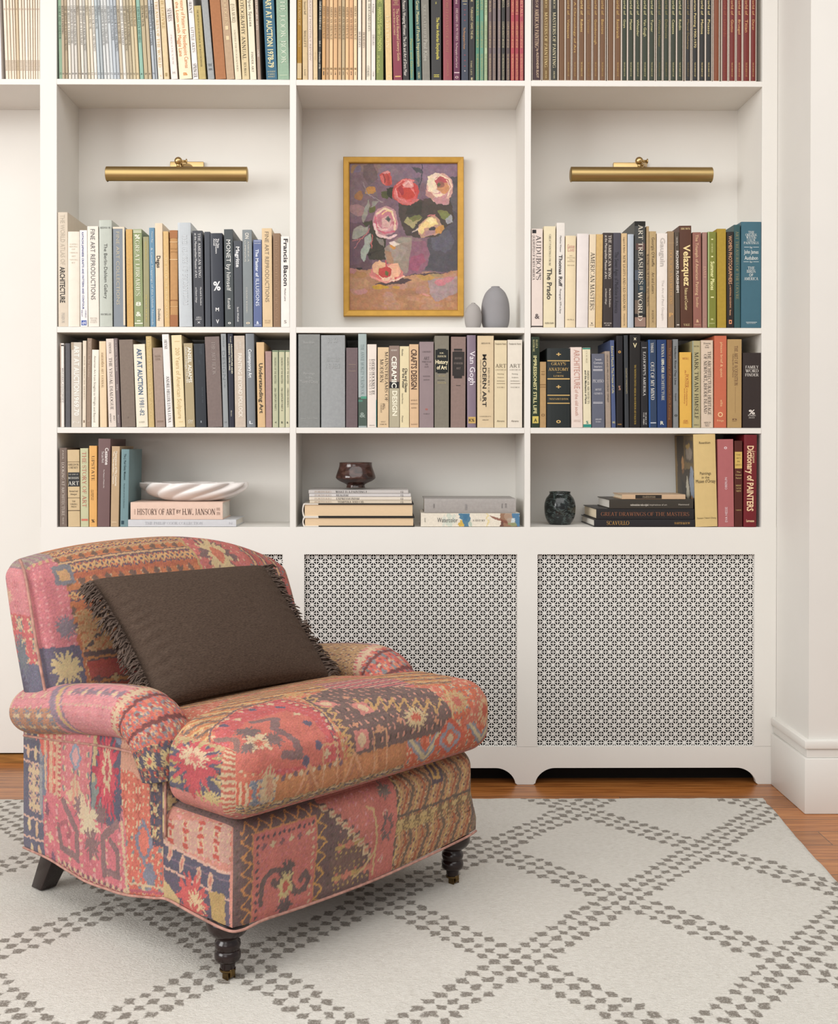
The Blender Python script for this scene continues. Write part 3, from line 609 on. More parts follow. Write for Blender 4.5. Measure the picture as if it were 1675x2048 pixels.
TOPMID = '''
593.4 604 -60 .5 A37B38 D0B583 -c old gold; THE LEGENDS OF@-20-52,.5,.5; No 3@82-94,.5,.4; =127-158,.05,.95,C4AD84
604.8 615.4 -60 -.6 CDB68F 5C503E -c beige; Second Self@4-30,.5,.4; MALLETT@62-95,.5,.45; Lizzi@140-152,.5,.3
616 625.4 -55 -1 D8C6B6 A66E6A pale pink; CERAMICS MONTHLY REVIEW@-10-122,.5,.4,A89A90
626.3 635 -55 -1 D6BE97 B89C70 -c light tan; ANTIQUES@105-121,.5,.3; _o@157,.4,3
635.6 642.8 -60 1.8 25231F D9D4C6 black; *AMERICAN HERITAGE@3-60,.5,.7; 20.1@82-93,.5,.5; December 1978@105-138,.5,.55
'''.strip().splitlines()+heritage()+'''
715.2 722.4 -48 0 E4DACB 4A433A -m white; HOLIDAYS@64-95,.5,.6
723.8 730.8 -48 0 DCC7AE 4A433A -m pale peach; HOLIDAYS@65-96,.5,.6
732.2 741.4 -55 0 DAD0BC 4E473E warm white; THE THOUSAND DAYS@-8-63,.62,.5; CITADEL@132-154,.4,.5
742 750.4 -58 0 DDD5CC 7A7068 greyish white; A Design@8-27,.5,.4; DEGAS@70-91,.5,.5; 1978@144-153,.5,.3
751.8 766.4 -70 0 76803F B9BD6E olive green; *HAROLD'S Garden LONDON@15-102,.5,.5; M. McGuffee@112-146,.3,.42; _M@3,.5,8
771.2 784.4 -60 -2.8 D8BC8A E5D3AC -c honey; EDITION@32-96,.4,.5; _M@153,.4,5
786.2 804 -70 -4.2 7E2C3E D9B98C crimson; The Oxford Illustrated Literary Guide@18-122,.68,.32; to Great Britain and Ireland@18-70,.3,.22; _TABLE@2,.62,3; _AND@6,.4,3; _CHATTELL@10,.7,3; =152-154.5,.2,.85,CBA36F
805.4 817.8 -70 -3.4 25201F E2DAD0 black; Picasso's Weeping Woman: The Life and Art of Dora Maar@2-152,.45,.5
819.8 827.6 -66 -3 4F8272 A8A25E green; Plants and Gardens@78-156,.5,.6
832.2 842.8 -75 -3.6 234B49 D9D5A0 dark teal; Great Masters of French Impressionism@2-133,.55,.6; CROWN@144-157,.5,.4
844.2 859.8 -75 -3 85827A B4B1A6 -c stone grey; SOUL CATCHER@10-77,.45,.42; Paul Klee@80-122,.5,.5
862 882.2 -75 -.8 2E2C2B C7BC58 charcoal; *The New Arthurian Encyclopedia@35-119,.68,.3; =149-150,.25,.8,C7BC58; =153-154,.25,.8,C7BC58; _GARLAND@151.5,.5,2.4; _*A@6,.12,5
886 904 -80 -1 8C3F46 A8735E -r red-brown; ROMETT PATENTS OF NIGHT@-4-105,.45,.36; LUMINOUS@120-152,.5,.2
906.4 919.6 -66 -.3 5B1E40 D9BEB8 plum; *DREAMING IN PICTURES@17-82,.52,.36; The Photography of Lewis Carroll@85-135,.5,.3; Ami@-6-8,.5,.4; =144-146,.1,.9,CDB3B8; _o@153,.5,7
922 936.2 -66 -.4 343A48 C58E5C slate blue; The Photographer's Forum@55-98,.45,.3; _+@20,.25,4,B03A48; _+@30,.25,4,B03A48; _+@41,.25,4,B03A48; _+@110,.25,4,B03A48; _+@121,.25,4,B03A48; _+@132,.25,4,B03A48; _*o@141,.18,3,E0D8D0; =2-3,.15,.85,C9B98A; =8-9,.3,.75,C9B98A
937.2 949.4 -66 -.4 1D1B1C CBBE90 black; TURBULENT YEARS THE 60s@14-78,.5,.36; TIME LIFE@121-150,.4,.25; _*M@2,.3,4; _*E@157,.3,5
950.8 958.2 -66 0 4B8068 BFAE6E deep green; VENICES@-3-31,.5,.6; COOPER HEWITT MUSEUM@43-95,.5,.6; THE SMITHSONIAN INSTITUTION@107-160,.5,.55
959 966.8 -66 0 5C9078 B9B27A green; JAPAN@0-20,.5,.6; COOPER HEWITT MUSEUM@43-95,.5,.6; THE SMITHSONIAN INSTITUTION@107-160,.5,.55
967.8 974.4 -66 0 A3B48E 7F9470 pale green; SILKS@-3-30,.5,.6; COOPER HEWITT MUSEUM@43-95,.5,.6; THE SMITHSONIAN INSTITUTION@107-160,.5,.55
976 983.2 -66 0 5F4F50 CDB590 grey-brown; PORCELAIN@-3-24,.5,.6; COOPER HEWITT MUSEUM@43-95,.5,.6; THE SMITHSONIAN INSTITUTION@107-160,.5,.55
984.2 991.4 -66 0 6B5E5E B39C80 taupe; GLASS@-3-17,.5,.6; COOPER HEWITT MUSEUM@43-95,.5,.6; THE SMITHSONIAN INSTITUTION@107-160,.5,.55
994.6 1000.8 -66 0 74676A BFA790 mauve grey; POTTERY@-3-20,.5,.6; COOPER HEWITT MUSEUM@43-95,.5,.6; THE SMITHSONIAN INSTITUTION@107-160,.5,.55
1002.2 1009.4 -66 0 2C2A28 C7BC9A near-black; RUGS@0-15,.5,.6; COOPER HEWITT MUSEUM@43-95,.5,.6; THE SMITHSONIAN INSTITUTION@107-160,.5,.55
1011.6 1019.2 -66 0 4D3F40 C9B090 dark mauve; TOYS@-2-14,.5,.6; COOPER HEWITT MUSEUM@43-95,.5,.6; THE SMITHSONIAN INSTITUTION@107-160,.5,.55
1020.8 1028.2 -66 0 A83D45 DFAE7E red; FURNITURE 1@-3-29,.5,.6; COOPER HEWITT MUSEUM@43-95,.5,.6; THE SMITHSONIAN INSTITUTION@107-160,.5,.55
1029.2 1037 -66 0 97323C DFAE7E deep red; FURNITURE 2@-3-29,.5,.6; COOPER HEWITT MUSEUM@43-95,.5,.6; THE SMITHSONIAN INSTITUTION@107-160,.5,.55
1038.4 1046.4 -66 0 A3414C E3B088 rose red; METALS@-3-33,.5,.6; COOPER HEWITT MUSEUM@43-95,.5,.6; THE SMITHSONIAN INSTITUTION@107-160,.5,.55
'''.strip().splitlines()
shelf_row('\n'.join(TOPMID), 160.2, Z1, 'top middle shelf', 'books on the top middle shelf')
def top_right():
    s = ['1063.4 1082.2 -75 0 35161A DDBFA0 -s dark maroon; AMERICAN PAINTING@18-96,.5,.5; by ALEXANDER ELIOT@98-156,.6,.3; 300 YEARS OF@-28-16,.5,.35; =52-69,.0,.08,140A0A',
         '1083.6 1098.8 -75 0 6B4F20 DCC58C -s olive brown; *MASTERS OF PAINTING@25-135,.5,.5; RICH@0-16,.5,.35; ABRAMS@141-158,.5,.25',
         '1099.8 1115.4 -75 0 2B2A20 DCD0A8 -s dark olive; *MASTERS OF PAINTING@25-136,.5,.5; RICH@0-17,.5,.35; ABRAMS@142-158,.5,.25']
    V = [(1116.4, 1128.4, '', 'B'), (1131.3, 1141, 'Velazquez', 'B'), (1144.5, 1154, '#A Chronology of Art', 'B'), (1157.5, 1168, 'Rubens', 'B'), (1171, 1182, 'Vermeer', 'B'), (1185.8, 1195.5, 'Gainsborough', 'B'), (1199, 1209.7, 'Bernini', 'B'), (1215, 1226, '', 'B'), (1229, 1241, 'Rembrandt', 'B'),
         (1242.8, 1253, 'Goya', 'G'), (1256, 1266.4, 'Manet', 'G'), (1270, 1280, 'Whistler', 'G'), (1283.6, 1294.8, 'Van Gogh', 'G'), (1298, 1308, 'Turner', 'G'), (1313, 1323, 'Winslow Homer', 'G'), (1326.6, 1337, 'Delacroix', 'G'), (1340.7, 1351, 'Cezanne', 'G'), (1354, 1364.6, 'Rodin', 'G'),
         (1370.6, 1380, 'Marcel Duchamp', 'K'), (1384.3, 1394.5, '#American Painting 1900-1970', 'K'), (1398, 1408.7, 'Matisse', 'K'), (1411.6, 1422, 'Picasso', 'K'), (1426.6, 1437, '', 'O'), (1443.7, 1454, 'Leonardo', 'R'), (1458, 1469, 'Giotto', 'R'), (1473, 1482.5, 'Bruegel', 'R'), (1486, 1498, 'Titian', 'R'), (1500, 1510.6, 'Durer', 'R')]
    C = dict(B=('6A4727', 'C29E5C', 'brown'), G=('29301F', 'C9C08A', 'dark green'), K=('1D1B19', 'DCC88C', 'black'), O=('7A3F1F', '9A5A30', 'orange-brown'), R=('6E1F18', 'D0A06C', 'brick red'))
    for i, (a, b, t, c) in enumerate(V):
        cc, ik, nm = C[c]; bright = (i in (3, 10, 11, 12, 13, 9, 20, 21, 19, 24, 16, 17)); ik = {'B': 'E0BE78'}.get(c, ik) if bright else ik
        if i in (14, 15, 18, 23, 4): ik = {'G': '7F7442', 'K': '8A7444', 'R': '9A5038', 'B': 'A07C44'}[c]
        o = '' if not t else (f'; {t[1:]}@{4 if c=="B" else -12}-{106 if c=="B" else 95},.5,.5' if t[0] == '#' else f'; The World of@-30-30,.5,.5; {t}@39-{39+len(t)*4.2:.0f},.5,.5')+'; TIME LIFE LIBRARY OF ART@124-153,.5,.28'
        s.append(f'{a-1.6:.1f} {b+1.1:.1f} -78 0 {cc} {ik} -s {nm}{o}')
    shelf_row('\n'.join(s), 162, Z1, 'top right shelf', 'slipcased volumes on the top right shelf')
top_right()
shelf_row('''
115.7 135.8 425 -.8 CDBFAB B3A897 beige; THE WORLD ATLAS OF@430-530,.5,.46; *ARCHITECTURE@534-606,.46,.5,2F2B28; PHAIDON@626-646,.5,.3,A9A6A0
136 159.5 463.7 -.3 DFD6C6 B7AC98 -r ivory; _ACANTHUS@489,.7,2.5; _PRINCIPLES@494,.72,2.5; _OF@499,.3,2.5; _CHINESE@506,.7,2.5; _ART@513,.35,2.5; _PAINTING@520,.7,2.5; _BY@526,.3,2.5
160.4 176 461 -1 E5E1DC 3D4A86 white; *KATACHI JAPANESE CRAFTS AND PATTERN AND CONTOUR@465-619,.42,.24; CHARLES@620-636,.75,.2; WRIGHT@620-634,.25,.2; =641-651,.15,.85,4A5FA0; _*cH@646,.5,6,DDE0EA
176.4 198.5 453 -1.6 E0D8CC 4F4F52 ivory; FINE ART REPRODUCTIONS@459-600,.5,.42; _NEW YORK@637,.65,3,AFA79B; _GRAPHIC@641,.6,3,AFA79B; _SOCIETY@645,.65,3,AFA79B
199.2 225 441 -1 B3B8AE 3A3A38 -r grey-green; The Berlin-Dahlem Gallery@488-598,.52,.26; _REDSLOB@456,.8,3.5; _MACMILLAN@629,.8,3.5
227.2 250.6 454 -1.2 7C838A B9AF98 slate grey; FINE ART COLLECTIONS@464-610,.42,.3; =454-458,0,1,D9CDB8; =454-651,.84,1,D6C9B2
253.7 267 459 -2 CBA467 D8B67C -c golden tan; THE ALHAMBRA IN GRANADA@515-640,.4,.3
268.4 286.6 459 -2.4 889468 E6E4D2 green; *GREAT LIBRARIES@481-592,.48,.5; _*%@474,.6,9; _*8@608,.6,8; _*&@628,.6,9; =461-462,.05,.95,E6E4D2; =464-465.5,.05,.95,E6E4D2; =646-648,.05,.95,E6E4D2; =641-643,.3,.7,E6E4D2
287 299 474 -1 948F6A C9B96E olive grey; Landmarks of World Art@484-520,.5,.3; HENRY MOORE@590-645,.5,.22
300.2 311.4 456 -2 5F86A0 C3CDD0 blue; Peasant Bags@464-486,.6,.28; & Camel Trappings of the Uzbek Nomads@496-650,.5,.34
312 327.4 447 -2 D9C6AB 2C2824 light tan; *Degas@512-536,.45,.5; Doubleday@618-642,.45,.36
328.6 339.6 463 -2.4 D2B07A E9D7A8 -c ochre; THE ART OF THE FRENCH OCEAN@515-635,.5,.4
340.2 357 461 -.6 B98D5E 8A6238 -cr worn leather brown; =461-477,0,1,A06C45; =484-485.2,0,1,D9B98C; =497-499,.1,.9,A37A4B; =503-505,.1,.9,A37A4B; =519-520.2,0,1,E0C398; =600-601.5,0,1,8F5F38; =613-614,0,1,D0AC7C; =630-653,0,1,9C6844
358.2 384.8 446 -2.6 B6BCC0 CBCFD2 -r pale blue-grey; THE GLORY OF BYZANTIUM@470-610,.52,.34
387.6 408 462 -2.8 3C3E44 DCDCDC charcoal; *THE AMERICAN WING@467-556,.68,.26; at the Metropolitan Museum of Art@467-556,.32,.22; Marshall B. Davidson@575-611,.75,.16; and Elizabeth Stillinger@575-606,.3,.16; _ALFRED A@635,.5,3; _KNOPF@639,.6,3; _*X@645,.3,4
410 421.8 464 -1.4 3F434B 3F434B dark slate
423 447.4 467 -2.6 2E323C E2E2E2 -r navy; *The Tate@478-497,.66,.15; *Art Directors@478-508,.5,.13; *Annual@478-492,.34,.13; _*%@572,.6,18; _*M@619,.28,7; _*V@643,.25,8
449.8 467.8 459 -2 42484A DCDCD8 dark slate; MONET by himself@480-582,.5,.5; Kendall@597-618,.5,.34; _*o@645,.34,6
468.6 485.4 482 -1.8 43474E E2E2E2 slate; *Magritte@494-535,.5,.44; Sarah Whitfield@614-643,.45,.22
486.2 505.6 460 -1.8 7B8284 D6D2C8 grey; *ON@466-478,.5,.4; LUMINOUS@482-524,.3,.16; AMERICA@482-524,.62,.16; COUNTRY WALKING@575-626,.4,.16; _*o@645,.4,6,E0CDB0
506.6 524.2 480 -.6 56648E DDE2EC blue; *The Master of@499-554,.46,.36; ILLUSIONS@558-612,.5,.42; _HARTMAN@487,.75,2.5; _*&@645,.3,6; =482-483,.1,.9,C7CDE0; =649.5-650.5,.1,.9,C7CDE0
524.8 545 457 -1.4 D3B992 7C6F5C light tan; FINE ART REPRODUCTIONS@464-604,.5,.4; _NEW YORK@641,.6,3,B0987A; _GRAPHIC@645,.6,3,B0987A
546.2 561 467 -.6 876A50 A38468 brown; THE SCULPTURE OF PICASSO@480-642,.45,.4
561.6 579.2 473 -.4 E5DFD8 27252A off-white; *Francis Bacon@478-572,.58,.5; Michel Leiris@577-602,.5,.2; _S@643,.3,6,77706A
''', 653.6, Z2, 'left lit shelf', 'books below the left picture light')
shelf_row('''
1062 1085 458 -.2 DACBC2 3A3436 pinkish white; AUDUBON'S@471-560,.62,.42; QUADRUPEDS OF NORTH AMERICA@470-560,.2,.22; _*&@632,.42,10,5A5050; =460-467,.08,.42,232022; =651.5-653.6,0,1,151313
1086 1109.6 453 .6 DCCFAE 3E3A34 cream; GREAT PAINTINGS FROM@469-531,.52,.16; *The Prado@537-599,.5,.42; _ABRAMS@646,.8,3.5
1111.6 1128.2 446 .4 DAD4CC 262424 white; *Thomas Ruff@510-573,.5,.42; Matthias Winzen@472-504,.5,.2; Photographs 1979 to Now@578-627,.5,.22
1129.2 1150.2 472 .8 DDCBA8 C08A80 -r cream; _Gaston@493,.7,8; _Loti@500,.6,7; _AN@512,.25,2,8A7A66; _INTRODUCTION@516,.75,2,8A7A66; _TO@520,.3,2,8A7A66; _CERAMICS@523,.7,2,8A7A66; _HENRY GERARD@531,.7,2,8A7A66; _SKIRA@639,.7,2.5,8A7A66
1151.4 1175.2 468 1.4 DAD2CE DAD2CE -r plain white
1176 1189.4 469 1.8 DBC9AC 4A433A beige; *AMERICAN MASTERS@505-620,.5,.62; _*%@646,.25,3; _PHAIDON@650,.6,2
1190 1203.8 469 1.4 C9A76E C9A76E -c plain sandy
1204.6 1224.8 466 .6 352C2A E2D8CC brown-black; *THE AMERICAN WING@471-558,.68,.3; at the Metropolitan Museum of Art@471-558,.3,.24; Marshall B. Davidson@577-614,.72,.16; and Elizabeth Stillinger@577-609,.32,.16; _MUSEUM@646,.75,2.5; _OF ART@650,.5,2.5
1225.2 1240.8 466 0 45424C 24232A slate violet; The Seven Ages of Medicine in America@504-626,.45,.5
1241.6 1253.6 467 -.4 C9AC80 5A4C38 tan; Lagoni & Baker@475-507,.5,.26; NEW LIGHTS AND OLD SHADOWS@511-621,.5,.4; PHAIDON@627-651,.5,.22
1254.2 1266.8 469 -.2 A9B2BC A9B2BC -r plain ice blue
1268.8 1290.4 443 -.6 3A3A38 E2DAC8 dark illustrated; *ART TREASURES@450-569,.55,.42; OF THE@572-580,.6,.3; *WORLD@583-641,.5,.42; =443-452,0,1,1C1A16; =487-500,.1,.95,5A4440; =540-560,0,.5,4F5660; =560-585,.3,1,2E3A40; =628-634,0,1,201C1C; =634-653,0,1,8E7468; =600-627,0,.45,6A5C50
1291.8 1297.4 453 -.2 A88F6C 3C342A -c narrow tan; WATERCOLOR PASTEL AND PRINTS@508-612,.5,.7
1297.6 1311.8 463 -.4 B0986F 5A4A34 -c khaki; Georgia O'Keeffe@475-533,.55,.4; Art and Letters@545-587,.55,.4; BULFINCH@620-644,.5,.25
1312.6 1333.8 467 -.2 DED6CE B3ABA4 white; *Gauguin@476-533,.55,.45; The Art of Paul Gauguin@560-640,.58,.22
1335 1348 463 -1 91785A C79A5E taupe brown; DOCTORS AND MEDICINE@501-609,.5,.46; _*P@629,.6,8; =486-487,.0,1,A98F6C
1349.8 1359.8 465 -2 4E4338 DAD2C8 dark brown; *RICHARD FLORSHEIM@502-585,.55,.5; SKIRA@474-492,.5,.3; =648-650,.3,.8,CFC7BC
1360.2 1384.6 452 -2.4 52301F E3CD96 chocolate brown; *Velazquez@490-572,.6,.56; Palace and Courtier@576-620,.5,.26; _BROWN@458,.75,4; _YALE@649,.5,4.5
1385.6 1402.8 465 -1.6 8A594E DDBB92 rosewood; The Triumph of American Painting@470-590,.5,.36; Sandler@594-615,.5,.3; _*&@641,.3,6; _PRAEGER@649,.7,2.5
1404 1413.8 465 -.6 9A7468 C9A188 dusty rose; DALI@533-555,.5,.55; ABRAMS@635-650,.5,.3
1414.8 1431.6 464 -.4 75792F DDDB9C olive green; *Summer Places@523-580,.55,.45; OF WOOD@487-505,.5,.2; _*@479,.2,3; =464-653,0,.14,9CAF78; =478-480,.4,.62,E4E0AA; =512-514.5,.4,.62,E4E0AA; =593-595,.35,.7,E4E0AA; _*m@637,.25,5; _HORIZON@646,.6,2.5
1433.5 1451.8 458 -.8 A58A35 A58A35 -c plain mustard
1452.8 1466.8 464 -.6 241D1A DDA880 black; WOMEN PHOTOGRAPHERS@472-568,.5,.5; at NATIONAL GEOGRAPHIC@570-616,.5,.24; Newman@619-630,.5,.3; =639-647,.3,.7,D9936A; =641-645,.4,.6,241D1A
1467.4 1480 450 -.8 2B4F52 8F8A62 dark teal; ART TREASURES OF THE LOUVRE@463-598,.5,.45
1480.8 1521 444 0 3A6272 DCE0DC -w wide blue-teal; _THE@465,.3,5; _ORIGINAL@470,.58,5; _WATER-@475,.5,5; _COLOR@480.5,.42,5; _PAINTINGS@486,.74,5; _by@494.5,.12,4; =494-494.8,.15,.4,C8D0D0; =494-494.8,.6,.88,C8D0D0; _John James@503.5,.72,8; _Audubon@515.5,.66,8; _for@523.5,.14,4; =523-523.8,.12,.38,C8D0D0; =523-523.8,.6,.88,C8D0D0; _THE@536,.34,6; _BIRDS@542.5,.44,6; _OF@549.5,.2,6; _AMERICA@557,.7,6; =643-643.8,.25,.8,C8D0D0; _AMERICAN HERITAGE@645.8,.45,1.8
''', 654.6, Z2, 'right lit shelf', 'books below the right picture light')
shelf_row('''
120.4 128.4 687 -.4 E2DCD4 33302E -p narrow white; BRAVEST CONTEMPT@737-806,.7,.26; CONTEMPORARY ART@737-806,.2,.22; =687-855,0,.28,A38F80; =690-692.5,.3,1,2A2624
131 140.6 687 -.4 5E5D60 5E5D60 -c plain dark grey
142.2 163 685 0 C3BAAC E8E4DC beige; *ART AT AUCTION@692-788,.55,.52; *1969.70@790-832,.55,.48; =685-700,0,.25,A89884; _N@845,.6,4,D9D4CC
164.2 171.8 682 1.2 D9CBB6 A5927A cream; FOUR AMERICAN ARTISTS@713-800,.5,.3; =841-846,.3,.7,8A7866
172.4 182.2 677 1.8 94806F C0AC9A -c brown; WHISTLER@683-713,.55,.4; by Stanley@720-755,.5,.36; _o@842,.4,3
182.6 198.4 700 1.2 E3DED0 8E8678 off-white; American Art from Stieglitz to Wright and Beyond@712-845,.45,.3
199.8 215.8 683 -1.6 DDC4A0 8A6F4C pale tan; AMERICAN ART JOURNAL@705-776,.46,.3; _*A@726,.5,3,B09470
217 233.4 678 -5.8 D6C8BC 4C4440 greige; DENVER@686-708,.5,.26,5C544E; *THE VISUAL DIALOGUE@716-820,.5,.36; HOLT@832-842,.74,.2; RINEHART@828-846,.3,.18
234 241.4 677 -5.6 6E6060 D6CCC6 grey-brown; LEE NORDNESS@681-711,.5,.3; The Masters Speak@714-743,.5,.36; Skilling@769-781,.5,.4; Abrams@830-846,.5,.3
243.2 270.8 680 -5 7F7268 6B5E56 -c taupe cloth; _x@835,.12,5
272.6 296 689 -6 E0D9C4 3C5878 ivory; *ART AT AUCTION@698-790,.5,.42; 1981-82@797-832,.56,.4; _SOTHEBY@845,.5,3,8F8A7C
297.2 308.6 673 -5.2 C4AC78 DCC694 -c old gold; THE SCULPTURE OF PICASSO@674-830,.5,.42
310.6 330.8 696 -5.6 A08D80 84705F -c mushroom; _BILDER@713,.6,4; _DER@719,.5,4; =844-845,.2,.85,84705F; =842-843,.2,.85,84705F
332.2 346 669 -7.4 E2DEDA 3E3C3A tall white; HEYNE@680-699,.5,.4; *ANDRE HELLER LUNA LUNA@753-846,.55,.42
349.8 370.4 671 -6.6 E0CFA6 C6A876 cream; 200 Years of American Sculpture@696-838,.55,.42; =683-684,.3,.8,C6A876; =844-845,.4,.8,C6A876
371.8 389.8 687 -5 A69674 E8E4D6 khaki; *ANSEL ADAMS@695-766,.66,.4; Letters and Images 1916-1984@695-766,.3,.24; _CH@842,.5,4; _NYGS@846,.5,3
391.6 413.2 688 -4.4 262B32 4F565E blue-black; PLEASURES@690-710,.65,.3; ARTS@720-730,.5,.2; MUSEUM@775-806,.7,.12; _*I@844,.1,4,8A9096
415.6 444.8 674 -5.8 7B6E6A 9E938E -c wide taupe; THE ART BOOK@684-751,.58,.3
446.2 456.8 668 -4.4 8F9496 71777A grey; DESIGN@702-760,.45,.55; JOHN WALSH@672-694,.5,.25; OF ART@763-776,.5,.25; _M@845,.4,4
457.8 468.6 668 -2.8 232533 CFCBB6 dark navy; *ARCHITECTURE AND@688-748,.76,.26; *DESIGN 1970-1990@688-741,.3,.26; Russell@674-685,.6,.24; Abrams@821-833,.5,.24
469.8 491.4 672 -2.2 C2B4A4 E4DED4 -c greige cloth; *PAINTING BEYOND POLLOCK@707-835,.55,.36; MORSE@684-698,.6,.2; PECKHAM@684-699,.3,.16
493.6 510.8 668 -2.6 74797E E4E8EA -r steel grey; *Contemporary Art@699-756,.5,.4; _*L@845,.4,6
514.8 530.6 685 -2.6 CFAE80 3C3428 light tan; *Understanding Art@727-827,.55,.48
531.2 543.6 703 -1.4 A58882 A58882 -c plain dusty mauve
544.8 557 701 -.8 B3B596 55584A pale olive; DRAWING OF THE MASTERS@715-768,.5,.3; 20th CENTURY PART I@776-821,.5,.3; _4@845,.3,4; =701-704,0,1,6F8068; =701-855,.92,1,7F9078
557.8 570 701 -.6 BDBA9A 45483C light olive; DRAWING OF THE MASTERS@715-768,.5,.3; 19th CENTURY PART II@776-822,.5,.3; _*B@845,.3,4; =701-704,0,1,6F8068; =701-855,.92,1,7F9078
570.8 579.6 701 0 C6C2A4 33362C pale green; DRAWING OF THE MASTERS@715-768,.6,.36; GERMAN DRAWINGS@776-815,.6,.36; _*&@845,.4,4; =701-704,0,1,6F8068
''', 854.8, Z3, 'left third shelf', 'books on the third shelf down, left bay')
shelf_row('''
596 639.6 669 0 84868 A9AAA8 -c wide grey cloth; _Rosenblum@685,.5,5; _Paintings@747,.5,5; _in the@755,.3,5; _Musee d'Orsay@763,.84,7; _Stewart Tabori Chang@837,.8,3
641.8 690 671 -.4 96999A A4A8A8 -cr wider light grey cloth; _H W@682,.4,8; _HISTORY@720,.55,8; _OF ART@733,.6,8
691.4 714.8 696 .4 6E6062 8A7A6E -c grey-mauve; =729-730,.2,.85,8A7A6E; =742-743,.2,.85,8A7A6E; _MATISSE@735,.55,3
716.4 733.2 668 -.6 9BA7A6 7C8C8C grey-green; THE ANNIE MORLEY SCRAPBOOK@689-790,.5,.36; =795-852,0,1,4A5850; =793-798,.3,1,4F9078; =800-804,0,.5,4F8070; _*&@830,.7,10,8A9890
734 752.8 689 -.2 DDD2C8 232022 white; *DAVID HOCKNEY BY@719-790,.66,.3; DAVID HOCKNEY BY@719-791,.34,.3,AAA29C; _ABRAMS@851,.6,1.6; =800-854,.95,1,2E7E7A
754.6 777.2 695 .2 D2B893 3C322A tan; *MAINSTREAMS OF@704-803,.78,.26; *MODERN@719-765,.36,.3; ART@807-817,.6,.14; JOHN@807-820,.5,.14; CANADAY@807-826,.32,.14; _HOLT@844,.4,2.5; _SIMON@849,.6,2.5
778 798.2 692 -.2 86746A EFEADC taupe and ivory; *CERAMIC@713-776,.5,.5; *DESIGN@782-832,.56,.48,E9E4CE; =692-764,0,1,86746A; =764-777,.05,.95,242222; =777-855,0,1,ACA48C; _KENNY@701,.6,3
798.8 818 693 -.2 D9CBA4 33302A cream; *Clay and Glazes@737-785,.68,.26; *for the Potter@737-777,.4,.26; Rhodes@699-712,.3,.2; Daniel Rhodes@787-808,.3,.14; Pitman@832-845,.3,.16
818.6 837.2 689 -.6 D0AF8A 4C362A tan; *CRAFTS DESIGN@699-779,.5,.62; _MOSELEY@801,.7,2.5; _JOHNSON@808,.75,2.5; _KOENIG@816,.6,2.5; _WADSWORTH@849,.7,2
838 866.8 684 0 8C7C7E 4E4244 mauve; _GARDNER'S@704,.6,3; _ART@717,.4,6; _THROUGH@724,.65,3; _THE@729,.2,3; _AGES@734,.3,3; _SEVENTH@753,.5,2.5; _EDITION@760,.4,2.5; _*o@818,.18,5,B05A48; _HBJ@828,.4,2
868.4 897.4 672 0 7D786C E8DCB8 -c grey cloth; =700-745,.06,.94,1E2120; =698-747,.2,.8,1E2120; _H.W.@706.5,.3,3; _JANSON@713,.6,4; _*History@724,.86,8; _*of Art@735,.7,8; _SECOND@752,.5,3,B3A67C; _EDITION@766,.6,4,B3A67C; =760-761,.2,.7,3A3832
900.6 930.4 674 .6 8A756E 8E8078 -c worn mauve-brown cloth; =698-757,.2,.75,2A2624; =704-752,.1,.9,2F2A28; =702-703,.2,.8,8A756E; _HISTORY@717,.5,4; _OF MODERN@727,.6,4; _ART@737,.3,4; =771-772,.35,.65,2A2624
933.8 951.6 671 -.6 7D6E7C EEE8EC -r purple-grey; Van Gogh@703-770,.62,.62; =834-847,.12,.95,C3A362; _*K%@840.5,.62,6,2A2420
953.8 986.8 672 0 D0BB98 2B2520 beige; *MODERN ART@709-814,.44,.24; *HISTORY OF@736-786,.7,.1; PAINTING SCULPTURE ARCHITECTURE@720-802,.2,.06; _*ARNASON@687,.55,3; _UNIVERSITY@833,.7,2; _ABRAMS@840,.4,2
987.8 1013.2 681 0 D6C6A4 6A5E4A cream; _Frederick Hartt@688,.85,4; _ART@732,.85,7; _A HISTORY OF@740,.85,2.2; _Painting@748,.5,2.5; _Sculpture@755,.5,2.5; _Architecture@762,.6,2.5; =767-767.8,.2,.85,6A5E4A; _VOLUME I@775,.6,2.5; _Abrams@842,.6,4
1014.2 1043.8 680 0 DAD2C4 6A6458 off-white; _Frederick Hartt@688,.8,4; _ART@732,.75,7; _A HISTORY OF@740,.75,2.2; _Painting@748,.4,2.5; _Sculpture@755,.45,2.5; _Architecture@762,.6,2.5; =767-767.8,.2,.85,6A5E4A; _VOLUME II@775,.6,2.5; _Abrams@842,.5,4
'''.replace('84868 ', '848684 '), 855.2, Z3, 'middle third shelf', 'books on the third shelf down, middle bay')
